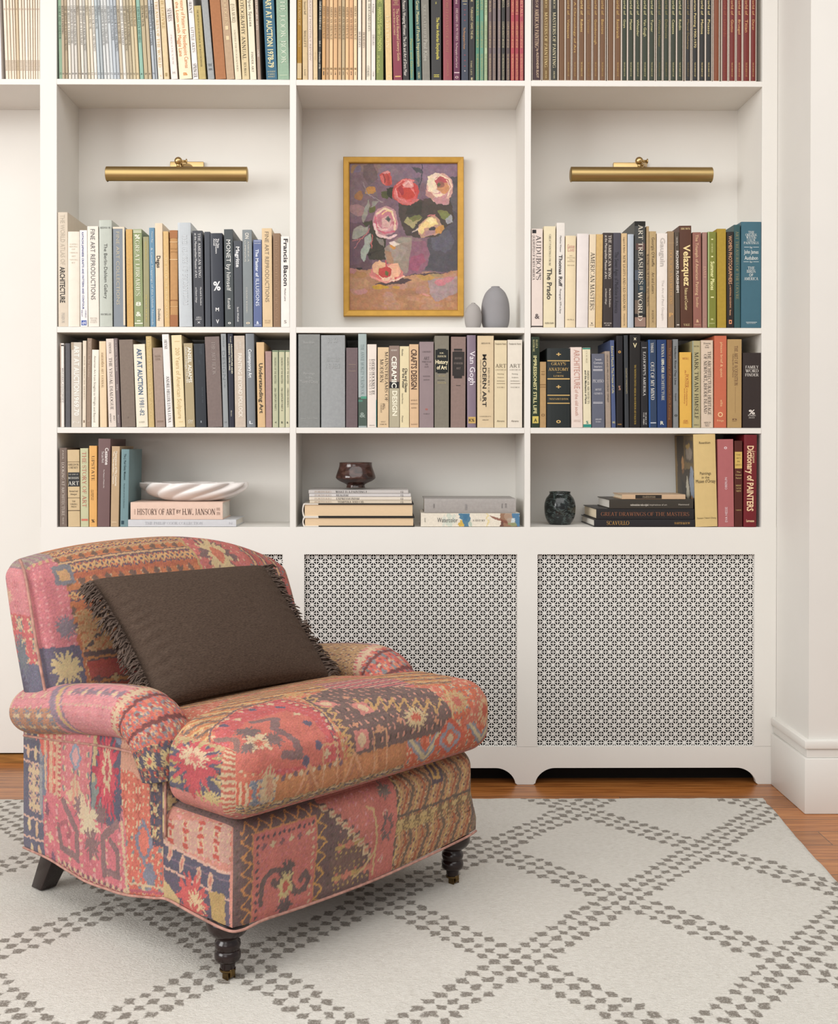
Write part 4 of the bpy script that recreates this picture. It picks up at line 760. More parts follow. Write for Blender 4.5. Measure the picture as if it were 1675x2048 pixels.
shelf_row('''
1061.8 1078.8 674 -.4 22301F D2CC94 dark green; *IMPRESSIONIST STILL LIFE@712-828,.46,.4; ELIZA@680-697,.66,.22; RATHBONE@680-704,.3,.22; =833-847,.14,.86,C7B45E; _*A@841,.4,7,22301F
1079 1091.6 724 0 AE8E62 7A5C3A -c short tan; =743-744,.2,.8,7A5C3A; =769-770.4,.0,1,7A5C3A; =774-775,0,1,7A5C3A; _SHAKER@749,.6,3; _o@829,.6,8
1092.6 1140.2 697 0 1E2424 C9A869 -r wide black-green; =721-723,.02,.98,C2A266; =757-759.5,.02,.98,C2A266; =790-792,.02,.98,C2A266; =806-808,.02,.98,C2A266; _*GRAY'S@728,.62,6; _*ANATOMY@739,.86,6.5; _LEWIN@752.5,.42,3.5; _TWENTY-FIRST EDITION@798.5,.82,3.5; _*+@709,.2,9; _*+@774,.2,9; =745.5-746,.42,.62,C2A266; _*o@842,.2,9
1142 1165 695 -2.4 DCCBC0 B9887A pinkish cream; ARCHITECTURE@700-778,.55,.52; of the old south@780-832,.5,.3; _ABBEVILLE@842,.6,4,CBB3A6
1165.8 1181.8 696 -2 DACFB0 2F3430 cream; *AMERICAN ARCHITECTS@741-808,.68,.26; *and the Mechanics of Fame@741-808,.36,.24; COOKE@702-727,.5,.2,A59C80; =696-699,0,1,2E7E72; =849-855,0,1,2F8478; _*%@845,.3,6,3F7F70
1183 1208.8 708 -.8 5D606E D4D2D6 slate; _Twentieth@719.5,.5,4; _Century@726,.7,4; _Interiors@733.5,.6,4; =739-740,.1,.85,D4D2D6; =741.4-742.2,.1,.85,D4D2D6; _*PICASSO@762.5,.85,6.5; _ARTIST@779.5,.5,4; _GENIUS@787.5,.65,4; =804.5-805.3,.1,.85,D4D2D6; =806.6-807.4,.1,.85,D4D2D6; _ABRAMS@839,.5,3; _BOOKS@844,.4,2.5
1210.6 1221.4 703 -2.6 9C8C7E 3F3833 -c greige; DEGAS AND MRS LOUIS COMFORT TIFFANY@710-805,.5,.3
1222.6 1231.2 681 -3.4 47557A CFC58E slate blue; Edvard Munch The Frieze of Life@693-787,.5,.55; _*NG@845,.6,4
1231.8 1245 672 -.6 17151A C9974E black; _*o@703,.45,7; _*%@776,.35,9,A07A68; _*MMM@849,.6,2.6
1249 1257.4 671 -2.2 33363A A59A78 dark slate; DIGNITARY IMPRESSIONISTS@737-788,.5,.36
1258 1279.8 670 -.2 1A1614 C9A84A wide black; *THE TWENTIETH CENTURY AMERICAN AND EUROPEAN ART COLLECTION@730-849,.52,.16; _*x@677,.26,7,D8D0B8; _*V@691,.36,9,D8CBA0
1280.8 1295.4 684 -.6 1E1D20 D8D6D2 black; *E.O.HOPPE'S AMERIKA@704-792,.5,.36; WORK OF@825-850,.7,.18; THE 1920S@825-850,.4,.16; =695-696.5,.2,.8,9A9A9C
1296.8 1313 680 -1.6 2A3C58 E2DFD6 slate blue; *OUT OF MY MIND@725-800,.5,.46; TINKER@686-706,.48,.34; =845-847,.2,.9,B8BEC8; =680-855,0,.2,2A5490
1313.8 1333 680 -1.2 1D3767 D6D6C4 royal blue; *VIENNA 1890-1930 ARCHITECTURE@688-801,.6,.3; _*R@846,.36,7
1333.4 1343.6 680 -.6 583621 94683A brown; The Poetry of American Folk Painting@695-840,.55,.4
1345.6 1356.2 679 -1 7A7D7E 3A3C3C -c mid grey; *Hudson River Day Line@693-770,.45,.36; Ringwald@787-802,.5,.3; _*o@830,.6,6
1358.9 1382.6 705 -1.2 D7A84A A85A34 yellow; _WEILL@717.5,.55,3.5; *POSTER@749-776,.6,.3; the@741-747,.5,.14; A Worldwide Survey@777-812,.6,.12; and History@777-808,.42,.12; _GK@842,.4,4; _HALL@846,.45,3
1383.8 1400.2 682 -.4 A89D74 37331F olive beige; *MARK TWAIN HIMSELF@705-838,.5,.46; _MELTZER@693,.6,2.5; _WINGS@850,.6,2.5; =682-855,0,.1,8E9A8E
1401.2 1425.8 681 -.8 CDB9A4 2D2826 pinkish beige; *THE ARCHITECTURAL HERITAGE@703-830,.68,.26; *OF NEWPORT, RHODE ISLAND@709-827,.36,.26; _Downing@687,.55,3; _and@691,.2,2.5; _Scully@695,.35,3; _AMERICAN@845,.55,2.4; _LEGACY@848.5,.4,2.4; _PRESS@852,.35,2.4
1427.2 1452 672 0 BC6246 E3BC8C coral; please brief & quiet@685-755,.6,.2; ellis@800-813,.6,.2; _*O@829,.42,10; _fringe@841,.55,4
1453.6 1482.4 679 -.2 A88A5A 6A4A38 tan; THE ART OF ACQUISITION@692-771,.6,.24; Collecting with a Brief Purpose@708-755,.4,.1; =774-826,.55,.56,7A5A40; _*n@838,.3,4; _KNOPF@842,.3,2
1485 1521.4 706 0 2C2220 DDD6CE dark brown; _*FAMILY@734.5,.72,6; _*WORD@742,.72,6.5; _*FINDER@750,.74,6; _*%@824,.34,9; _READER'S@831,.42,3; _DIGEST@835.5,.32,2.5
''', 855.6, Z3, 'right third shelf', 'books on the third shelf down, right bay')
shelf_row('''
119 134.2 896 -.4 77685F CFC4B8 -c taupe cloth; *LOOKING AT ARCHITECTURE@925-1031,.5,.4; PAUL@901-919,.5,.2; PRAEGER@1034-1048,.5,.22
136 160.2 900 -1.6 C6AE86 2E2822 beige; _SHELDON@929.5,.86,4; _CHENEY@935.5,.75,4; =945-973,.05,1,2A2A2C; _THE STORY OF@949,.8,2.5,D0CCC0; _*MODERN@956,.88,4.5,D8D4C8; _*ART@966.5,.9,8,E0DCD0; _Revised and@982,.7,3.5; _Enlarged@988,.5,3.5; _THE@1002.5,.28,3; _VIKING@1008,.6,3; _PRESS@1013,.45,3; =923.6-924.4,0,1,5A4A36; =995-995.8,0,1,5A4A36; =1020-1021.2,0,1,4A3A28
161.2 177.4 897 -1 BBBC96 B9695C pale sage; THE STORY OF ART@904-1014,.5,.48; =1037-1041,.1,.9,C4735F
178.2 194 892 0 D9A45C 4A3620 orange; UPSTATE@912-961,.5,.36; AN AMERICAN@979-1000,.5,.14; MEMOIR@979-1000,.3,.1; _*%@1041,.4,6
194.6 219.2 878 1.8 6E5453 E2DAD6 plum-brown; *Cezanne@896-930,.72,.28; The Late Work@903-926,.4,.2; The Museum of Modern Art@939-976,.5,.1
220.8 237.2 893 2.6 B59A78 E8DCC8 khaki; *Masterpieces of Fifty Centuries@903-972,.6,.26; *The Metropolitan Museum@903-968,.3,.22; =1043-1044.5,.15,.75,D0BC9C
239.8 256 899 2.8 6D8A8E 2E4448 blue-green; *The J. Paul Getty Museum@908-960,.5,.24; Handbook of the Collections@967-1016,.45,.16; =1041-1048,.15,.5,2B4650
''', 1052.8, Z4, 'left bottom shelf', 'upright books on the bottom left shelf')
shelf_row('''
1390 1434.4 869 -4.4 CDB178 4A3F2E -r wide straw-yellow; _Rosenblum@886,.5,5; _Paintings@947,.5,6; _in the@955,.34,5; _Musee d'Orsay@962.5,.88,7; _Stewart Tabori Chang@1036,.85,3
1435.8 1467.4 879 -2 A75F60 DCC9CC rose pink; ^EVA HESSE@1014-1044,.5,.16; ^OBERLIN@955-979,.5,.15; _*o@895,.2,7
1468 1484 882 -.6 4E1E17 D3BC7C maroon; =904-937,.05,.95,C7A85E; _THE@910,.6,3.5,4A3820; _ARTS@916.5,.65,3.5,4A3820; _IN@923,.3,3.5,4A3820; _AMERICA@930,.8,3,4A3820; _The@944,.5,3; _Colonial@950,.75,3; _Period@956,.65,3; _WRIGHT@971,.7,3; _TATUM@976.5,.6,3; _SMITH@982,.6,3; _SCRIBNER@1020,.7,2
1485.8 1512 870 .6 6C161E E8C9A0 -r crimson; *Dictionary of PAINTERS@892-1022,.5,.5; Larousse@903-926,.76,.2; _*Larousse@1041,.6,5
''', 1053.4, Z4, 'right bottom shelf', 'upright books on the bottom right shelf')
# ------------------------------------------------------------------ picture lights
BRASS = mat('AF9666', rough=.40, metal=1, noise=.10, nscale=14, bump=.05, bscale=200, stretch=(.25, 3, 3))
BRASS2 = mat('BCA070', rough=.3, metal=1)
def picture_light(xa, xb, ya, yb, ball, plate, knob, side):
    Y = 3.955; a = at(xa, (ya+yb)/2, Y); b = at(xb, (ya+yb)/2, Y); R = (at(xa, ya, Y)[2]-at(xa, yb, Y)[2])/2; L_ = b[0]-a[0]; c = (a+b)/2
    root = empty('picture_light', (c[0], YB, c[2]))
    tag(root, f"brass picture light with long tubular shade on the {side} bay's back panel", 'picture light', 'brass picture lights over the books')
    dy = Y-YB
    # half-open tubular shade: closed to the room and above, slot towards the wall below, closed ends
    n = 26; V, Fc = [], []
    for s, rr in ((-L_/2, R), (L_/2, R), (-L_/2, R-.0012), (L_/2, R-.0012)):
        for k in range(n+1):
            t = math.radians(-70+k*300/n); V.append((s, dy-rr*math.cos(t), rr*math.sin(t)))
    m_ = n+1
    for k in range(n): Fc += [(k, k+1, m_+k+1, m_+k), (2*m_+k, 3*m_+k, 3*m_+k+1, 2*m_+k+1)]
    mesh('shade', V, Fc, BRASS, root, smooth=True)
    for s in (-1, 1):
        V, Fc = LATHE([(0, s*.003), (R*.7, s*.0026), (R*.93, s*.001), (R, -s*.002)], 32); mesh('end_cap', [(s*L_/2+z, dy+x, y) for x, y, z in V], Fc, BRASS, root, smooth=True)
    mesh('bulb', *TUBE([(-L_*.42, dy+.003, -.004), (L_*.42, dy+.003, -.004)], .010, 12), mat('E9E4D8', rough=.3), root, smooth=True)
    B = at(*ball, Y+.012); bx, bz = B[0]-c[0], B[2]-c[2]; br = .0135
    V, Fc = LATHE([(max(.0001, br*math.sin(t)), br*math.cos(t)) for t in np.linspace(0, PI, 14)], 24)
    mesh('knuckle', [(x+bx, y+dy+.012, z+bz) for x, y, z in V], Fc, BRASS2, root, smooth=True)
    V, Fc = LATHE([(.0095, 0), (.0095, .005), (.006, .007), (.0055, .014), (.0075, .016)], 20)
    mesh('neck', [(x+bx, y+dy+.010, z+R-.004) for x, y, z in V], Fc, BRASS2, root, smooth=True)
    k = 1 if knob > ball[0] else -1
    V, Fc = cat([TUBE([(bx, dy+.012, bz-.001), (bx+k*.026, dy+.012, bz-.001)], .0045, 12), TUBE([(bx+k*.026, dy+.012, bz-.001), (bx+k*.029, dy+.012, bz-.001)], .0082, 16)])[:2]
    mesh('knob', V, Fc, BRASS2, root, smooth=True)
    mesh('arm', *TUBE(spline([(bx+k*.010, dy+.02, bz-.012), (bx-k*-.028, dy+.055, bz-.004), (bx+k*.034, -.02, bz-.006), (bx+k*.034, -.004, bz-.008)], 6), .0055, 12), BRASS2, root, smooth=True)
    p0, p1 = at(plate[0], plate[2], YB)[0]-c[0], at(plate[1], plate[2], YB)[0]-c[0]; pz = at(0, plate[2], YB-.01)[2]-c[2]
    bevel(boxes('wall_plate', [(p0, p1, -.012, -.0002, pz-.052, pz)], BRASS2, root), .0022)
    return root
picture_light(213.5, 494, 333.4, 364, (356.5, 322), (341, 408, 322), 374, 'left')
picture_light(1141, 1422, 334.2, 365, (1277.5, 321.8), (1225, 1292, 321), 1296, 'right')

# ------------------------------------------------------------------ painting
def painting():
    Yp = 4.040; q = lambda x, y: at(670+x/4.408, 300+y/4.408, Yp)
    x0, x1, z0, z1 = q(72, 0)[0], q(1134, 0)[0], q(0, 1463)[2], q(0, 58)[2]; cx_, cz_ = (x0+x1)/2, (z0+z1)/2; w, h = x1-x0, z1-z0
    root = empty('painting', (cx_, YB, cz_), (0, math.radians(-.12), 0)); tag(root, 'gold-framed oil painting of roses in a round vase, middle bay', 'painting')
    b = .0215; d0, d1 = -(YB-Yp), -.0005; prof = [(0, 0), (.002, -.0025), (b-.004, -.0012), (b-.001, .001), (b, .006)]
    FR = mat('B58A3C', rough=.42, metal=.35, noise=.09, nscale=40, bump=.1, bscale=160)
    for s in range(4):
        Lx, Lz = (w, h) if s % 2 == 0 else (h, w); V, Fc = [], []
        for o, dd in prof+[(b, d1-d0), (0, d1-d0)]:
            V += [(-Lx/2+o, d0+dd, -Lz/2+o), (Lx/2-o, d0+dd, -Lz/2+o)]
        n = len(V)//2
        for i in range(n): j = (i+1) % n; Fc.append((2*i, 2*j, 2*j+1, 2*i+1))
        a = s*PI/2; mesh('frame_rail', [(x*math.cos(a)-z*math.sin(a), y, x*math.sin(a)+z*math.cos(a)) for x, y, z in V], Fc, FR, root)
    nx, ny = 286, 386; U, Vv = np.meshgrid(np.linspace(122, 1088, nx), np.linspace(108, 1408, ny))
    c = Cv(U, Vv, '6F5560', warp=9, cell=14, seed=3)
    E, Pp, R_, Ln = c.ell, c.poly, c.rect, c.line
    # ground
    Pp([(100,100),(1100,100),(1100,300),(900,330),(700,260),(100,260)], '75606C'); E(300,150,110,70,'86695F',0,.8); E(180,170,40,50,'8C6A4A'); E(200,190,30,60,'6A5F7E',10,.8)
    Pp([(100,200),(330,180),(380,420),(260,560),(100,600)], '70595F'); Pp([(250,130),(340,110),(380,250),(300,300),(250,240)], '5E4C4C',.8); Pp([(560,110),(1100,110),(1100,240),(800,260),(640,210)], '7A6272')
    E(200,520,70,50,'9A7472',20,.8); E(315,350,45,38,'B07A3C'); E(215,400,35,40,'94643C'); E(470,180,90,50,'7C6670',0,.8)
    Pp([(1010,230),(1100,230),(1100,1060),(800,1060),(820,780),(1000,640)], '4A464C'); Pp([(1030,320),(1090,320),(1090,560),(1030,500)], '5C5458',.8); Pp([(850,760),(1000,700),(1060,800),(980,900),(860,860)], '55525C')
    Pp([(560,440),(1020,430),(1060,600),(900,760),(640,760),(560,560)], '433A34'); Pp([(640,470),(780,450),(760,560),(620,560)], '37332B'); Pp([(100,640),(300,620),(330,1000),(250,1040),(100,1030)], '5E4650')
    Pp([(320,640),(450,760),(450,960),(300,960),(290,760)], '3A352B'); Pp([(280,960),(340,1000),(300,1060),(130,1050),(130,1010)], '5A4249')
    # table
    Pp([(100,1040),(340,1050),(600,1100),(800,1080),(1100,1060),(1100,1420),(100,1420)], 'A5785A'); Pp([(100,1220),(1100,1200),(1100,1420),(100,1420)], 'A6734F',.9)
    for i in range(60):
        r = np.random.default_rng(i+40); x, y = r.uniform(130, 1070), r.uniform(1090, 1400)
        E(x, y, r.uniform(25, 80), r.uniform(12, 34), ['B08058', '9A6A4A', 'A87F68', 'AA7C74', 'B4875E', '95684E'][i % 6], r.uniform(-20, 20), .55)
    E(210,1090,80,30,'9E7048'); E(140,1060,50,24,'A6706C'); Pp([(820,1130),(1080,1110),(1085,1240),(960,1300),(890,1330),(840,1260)], '98807E'); E(800,1110,80,26,'AE8347'); E(890,1090,70,20,'8E7A55',0,.8); E(930,1160,60,26,'BC7078'); E(1000,1130,50,22,'B27076',-15)
    E(400,1195,75,20,'B98A2C'); E(540,1200,40,12,'B88A3C'); E(225,1235,60,22,'B07A74'); E(800,1270,35,13,'BC7C70',10); E(690,1300,60,20,'A77A62',0,.7); Pp([(140,1270),(420,1250),(440,1400),(140,1400)], 'A06E4C',.5)
    Pp([(340,1170),(600,1120),(680,1130),(620,1165),(430,1180)], '4C3A3A'); Pp([(600,1100),(800,1080),(1060,1062),(820,1092)], '4B3C3E')
    # leaves
    for p, k in (([(250,640),(230,600),(260,490),(300,430),(290,560)], '8B877B'), ([(300,520),(330,450),(390,440),(350,500)], '857F77'), ([(150,770),(160,700),(230,660),(300,670),(290,720),(200,780)], '8E8C80'),
                 ([(230,960),(235,880),(270,760),(310,720),(320,800),(290,900),(255,980)], '929A8E'), ([(360,760),(430,780),(435,850),(390,820)], '7A7268'), ([(410,360),(470,350),(500,390),(470,430),(420,410)], '4B4B2C'),
                 ([(460,330),(510,330),(510,430),(470,400)], '2F2E22'), ([(680,140),(760,170),(780,200),(720,190)], '4A4A4C'), ([(610,620),(640,580),(720,600),(740,560),(760,600),(690,680),(650,660)], '9A8E62'), ([(650,590),(740,560),(770,590),(700,630)], '66663A'),
                 ([(910,520),(990,520),(1030,570),(1000,610),(930,590)], '6E7040'), ([(980,600),(1030,560),(1040,620),(1000,640)], '8E8E90'), ([(780,420),(840,420),(880,470),(820,480)], '4A3E38'), ([(240,640),(330,610),(340,650),(280,670)], '3B3A2A'), ([(300,500),(360,490),(350,540),(310,550)], '59582F'), ([(700,250),(750,240),(740,290)], '55545A')):
        Pp(p, k)
    Ln([(775,130),(765,230),(740,330)], 9, '3E4046'); Ln([(250,280),(300,400),(420,450)], 7, '8C7C7C'); Ln([(150,790),(240,780),(310,690)], 6, 'B06A68'); Ln([(170,850),(225,790)], 6, 'B06A68'); Ln([(325,740),(322,850)], 9, 'B4605A'); Ln([(680,730),(740,680),(830,600)], 9, '5A5060')
    Ln([(300,900),(430,860)], 8, '2E2B24'); E(308,905,16,14,'26241F'); E(212,1035,26,12,'2C2628')
    # vase
    E(640,920,195,172,'7E6466'); Pp([(440,860),(520,790),(680,760),(690,900),(640,1080),(520,1050),(440,960)], '8B7A6E'); Pp([(690,800),(800,790),(835,900),(820,1000),(760,1080),(640,1090),(660,940)], '7F5564'); Pp([(680,930),(760,900),(800,960),(720,1060),(640,1050)], '8C4B60'); Pp([(480,850),(560,820),(640,850),(600,960),(500,960)], '95857A',.8); Pp([(440,880),(500,900),(520,1000),(450,980)], '9A7458',.9)
    Pp([(470,810),(520,795),(580,820),(520,850)], 'CFBFB2'); Pp([(490,830),(530,850),(515,875),(482,850)], 'B87C3C'); E(610,790,60,26,'8A8072',-10)
    # rose top left bud
    Pp([(395,220),(430,190),(490,185),(505,250),(500,310),(450,300),(410,280)], 'B7453E'); Pp([(420,200),(470,180),(490,190),(460,220)], 'C98480'); Pp([(400,230),(430,220),(450,300),(420,280)], 'C9605A'); Pp([(455,210),(480,220),(490,310),(465,310)], 'A03A34'); Ln([(430,215),(440,280)], 8, '7C3432')
    # red rose
    def rose(cx, cy, r, cols, seed, sq=.95):
        rr = np.random.default_rng(seed)
        for k in range(4):
            R1 = r*(1-.2*k)
            for j in range(9-k):
                a = 2*PI*j/(9-k)+rr.uniform(0, .6); E(cx+R1*.52*math.cos(a), cy+R1*.5*math.sin(a)*sq, R1*rr.uniform(.34, .5), R1*rr.uniform(.24, .36), cols[rr.integers(0, len(cols))], math.degrees(a)+90+rr.uniform(-25, 25))
    E(625,365,118,112,'B4403C'); rose(625,365,120,['C4504A','B23A36','CC6A64','A8332F','C25A56'],4); E(640,380,60,46,'B23A2E'); E(585,350,20,40,'963034',-20); Pp([(600,290),(640,255),(690,270),(700,310),(650,330),(610,320)], 'D08A84'); Ln([(610,300),(650,270),(680,300)], 9, 'DCAAA2'); Ln([(540,340),(560,430),(640,450)], 12, 'D0807C'); Ln([(540,300),(600,260),(700,270)], 9, 'CC706C'); Pp([(520,400),(580,440),(680,450),(700,420),(740,440),(660,478),(560,460)], 'C26460')
    # pale pink rose, top right
    E(925,330,118,130,'C2958A'); rose(925,330,125,['D2B09A','C08E86','DCC3A6','B98084','CFA392'],9); Pp([(820,230),(900,200),(940,210),(880,300),(920,380),(860,360),(815,300)], 'DCC6A8'); Pp([(790,340),(850,360),(890,400),(860,430),(810,400)], 'AE7A70'); Pp([(860,410),(1020,420),(1000,475),(900,475)], 'B27F80'); E(940,270,58,46,'A84A50'); E(960,330,50,52,'BE8258'); E(930,300,34,30,'8F5A4C'); E(915,295,16,18,'55553C'); Ln([(890,260),(930,220),(1000,250),(1030,320),(1000,390)], 11, 'DDBFA2'); Ln([(985,260),(1010,330)], 9, 'D8AE94')
    # pink rose, left
    E(445,620,108,130,'B27F85'); rose(445,620,122,['C48C90','B3646E','D2AAA0','A85866','C79A98'],15); E(440,600,70,85,'B8707A'); Ln([(370,560),(430,510),(500,540),(530,610),(520,700)], 14, 'DDBE9C'); Ln([(360,590),(370,690),(440,730),(520,710)], 14, 'C05E70'); Ln([(350,640),(380,740),(470,770),(540,740)], 20, 'D5B4AE'); Pp([(400,600),(470,560),(500,620),(470,680),(410,670)], 'C59A92'); Pp([(440,600),(470,568),(490,600),(465,640)], '63605A'); E(466,604,12,20,'454340',20); Ln([(410,560),(450,530),(500,550)], 8, 'E0B27C')
    # yellow rose
    Pp([(740,660),(800,600),(870,575),(930,610),(965,680),(930,720),(850,745),(760,765),(740,720)], 'B08570'); Pp([(760,650),(830,590),(890,600),(920,650),(840,670),(790,680),(760,740),(735,700)], 'D9BD7C'); Pp([(800,620),(860,590),(900,640),(840,650)], 'E2CC90'); Pp([(880,690),(960,650),(975,690),(930,725),(880,720)], 'B98244'); Pp([(790,700),(880,700),(850,745),(790,750)], 'A07878'); E(863,686,28,15,'3E3A40',-10); Ln([(820,580),(880,570)], 8, 'C06A6C'); Ln([(690,720),(740,690)], 12, 'B9A59A')
    # fallen rose
    E(455,1075,145,85,'C0706A'); rose(455,1080,130,['D8A48A','C4605A','DDB596','B9504A','CC8478'],23,.62); Pp([(330,1000),(400,960),(440,990),(410,1050),(380,1090),(330,1060)], 'D2A27C'); Pp([(480,1000),(550,990),(585,1050),(560,1110),(500,1120),(510,1050)], 'D8A080'); Pp([(390,1030),(450,1010),(500,1040),(490,1100),(420,1110),(385,1080)], 'B03C38'); E(455,1078,16,18,'5E6034'); Ln([(330,1110),(420,1150),(540,1140),(600,1100)], 16, 'D4867C'); Ln([(440,970),(450,1020)], 12, 'B8484A'); Ln([(480,1150),(560,1130),(610,1100)], 9, 'DDBFA6')
    lum = c.A.mean(-1, keepdims=True); c.A = (lum+(c.A-lum)*.94)*.95+.04
    c.A = np.clip(c.A*(1+.045*vnoise(ny, nx, 3, 60)[..., None]+.05*vnoise(ny, nx, 9, 61)[..., None]+np.stack([vnoise(ny, nx, 6, 62+i) for i in range(3)], -1)*.03), 0, 1)
    wx, wz = w-2*b+.006, h-2*b+.006
    V = [(-wx/2+wx*i/(nx-1), d0+.0085, wz/2-wz*j/(ny-1)) for j in range(ny) for i in range(nx)]
    Fc = [(j*nx+i, (j+1)*nx+i, (j+1)*nx+i+1, j*nx+i+1) for j in range(ny-1) for i in range(nx-1)]
    mesh('canvas', V, Fc, vcol_mat('oil_paint', rough=.55, weave=.04, wscale=500, spec=.3), root, colors=c.A.reshape(-1, 3))
painting()

# ------------------------------------------------------------------ vases and bowls
def lathe_thing(name, prof_px, cx_px, Y, z0, mt, label, catg, group=None, wall=.004, wob=None, n=64, y_ref=None):
    k = Y/F; yb = y_ref or prof_px[-1][1]; P = [(r*k, (yb-y)*k) for r, y in prof_px][::-1]
    path = spline([(r, 0, z) for r, z in P], 6); P2 = [(max(r, .0005), z) for r, _, z in path]
    inner = [(max(r-wall, .0005), z+(0 if i > 4 else wall)) for i, (r, z) in enumerate(P2)][::-1]
    rim = P2[-1]; prof = [(.0005, P2[0][1])]+P2+[(rim[0]-wall*.5, rim[1]+wall*.35)]+inner+[(.0005, inner[-1][1])]
    V, Fc = LATHE(prof, n, wob); o = mesh(name, V, Fc, mt, smooth=True, loc=(at(cx_px, 900, Y)[0], Y, z0+.0005)); tag(o, label, catg, group); return o
GV = mat('8A888A', rough=.7, spec=.25, noise=.02, nscale=30); GV2 = mat('9E9996', rough=.7, spec=.25, noise=.02, nscale=30)
lathe_thing('vase', [(8.9, 573.4), (8.8, 575), (12, 577), (20, 586), (26.3, 602), (28.3, 620), (28, 640), (25.5, 652), (20, 661)], 989.8, 3.915, Z2, GV, 'larger matte grey bud vase with narrow mouth on the painting shelf', 'vase', 'matte grey vases', wall=.003)
lathe_thing('vase', [(4.3, 606.7), (4.4, 608), (7.5, 610), (13.5, 617), (16.9, 629), (17.2, 640), (15.6, 651), (12, 660)], 945.5, 3.885, Z2, GV2, 'smaller pale grey bud vase in front of the painting corner', 'vase', 'matte grey vases', wall=.003)
def glaze(name, stops, scale, stretch, rough=.12):
    m = bpy.data.materials.new(name); m.use_nodes = True; nt = m.node_tree; b = nt.nodes['Principled BSDF']
    tc = nt.nodes.new('ShaderNodeTexCoord'); mp = nt.nodes.new('ShaderNodeMapping'); mp.inputs['Scale'].default_value = stretch
    n = nt.nodes.new('ShaderNodeTexNoise'); n.inputs['Scale'].default_value = scale; n.inputs['Detail'].default_value = 6; n.inputs['Distortion'].default_value = 1.2
    r = nt.nodes.new('ShaderNodeValToRGB'); e = r.color_ramp.elements
    for i, (p, c) in enumerate(stops):
        q = e[i] if i < 2 else e.new(p)
        q.position = p; q.color = tuple(float(x) for x in s2l(hx(c)))+(1,)
    nt.links.new(tc.outputs['Object'], mp.inputs[0]); nt.links.new(mp.outputs[0], n.inputs['Vector']); nt.links.new(n.outputs[0], r.inputs[0]); nt.links.new(r.outputs[0], b.inputs['Base Color'])
    b.inputs['Roughness'].default_value = rough; b.inputs['Specular IOR Level'].default_value = .6
    bp = nt.nodes.new('ShaderNodeBump'); bp.inputs['Strength'].default_value = .25; bp.inputs['Distance'].default_value = .003; nt.links.new(n.outputs[0], bp.inputs['Height']); nt.links.new(bp.outputs[0], b.inputs['Normal'])
    return m
zmag = at(717, 978, YF)[2]
lathe_thing('footed_bowl', [(33, 930.2), (32.6, 933), (33.5, 939), (37, 949), (39.6, 957), (39.2, 961.5), (33, 966.5), (22, 971.5), (18, 974.5), (19, 980)], 711, 3.90, zmag+.0004, glaze('brown_glaze', [(.3, '140C0A'), (.5, '3A211A'), (.62, '4E342E'), (.75, '3C3A2A')], 22, (1, 1, 2)), 'glossy dark brown footed pottery bowl on top of the magazine stack', 'bowl', wall=.003, y_ref=980)
lathe_thing('pottery_jar', [(21.6, 982.9), (20.6, 986), (22, 989), (27.5, 996), (30.8, 1007), (31, 1019), (29.3, 1032), (25, 1042), (20.5, 1047.8)], 1119.3, 3.935, Z4, glaze('black_glaze', [(.35, '0E1112'), (.52, '1A2222'), (.60, '4A5654'), (.66, '16201F'), (.8, '3A4A34')], 55, (1, 1, 1.5)), 'squat glossy black-green pottery jar with a wide mouth on the bottom right shelf', 'jar', wall=.003)
def shell_bowl(z0):
    a, b, hgt = .175, .098, .0585; cx_ = at(388, 1000, 3.915)[0]; n = 200; lob = 10; rows = 26; V, Fc = [], []
    def ring(t, off):           # t 0 base .. 1 rim
        r = .42+.58*math.sin(t*PI/2)**.8; z = hgt*t**1.3; out = []
        for i in range(n):
            an = 2*PI*i/n; tw = an+1.15*(1-t); s = abs(math.sin(lob*tw/2)); fl = 1+(.13*s-.085)*(.35+.65*min(1, t*1.5))
            out.append(((a*r*fl-off)*math.cos(an), (b*r*fl-off)*math.sin(an), z+(.0022*s if t > .9 else 0)*(t-.9)*10+(.0035 if off else 0)*(1-t)))
        return out
    for k in range(rows+1): V += ring(k/rows, 0)
    for k in range(rows, -1, -1): V += ring(k/rows, .0038)
    R_ = 2*(rows+1)
    for k in range(R_-1):
        for i in range(n): j = (i+1) % n; Fc.append((k*n+i, k*n+j, (k+1)*n+j, (k+1)*n+i))
    Fc += [tuple(range(n-1, -1, -1)), tuple((R_-1)*n+i for i in range(n))]
    o = mesh('fluted_bowl', V, Fc, mat('E2DCD8', rough=.3, spec=.45, noise=.02, nscale=20), smooth=True, loc=(cx_, 3.912, z0), rot=(0, 0, math.radians(-4)))
    tag(o, 'white ceramic bowl with swirling fluted lobes, on top of the pale peach art book', 'bowl')

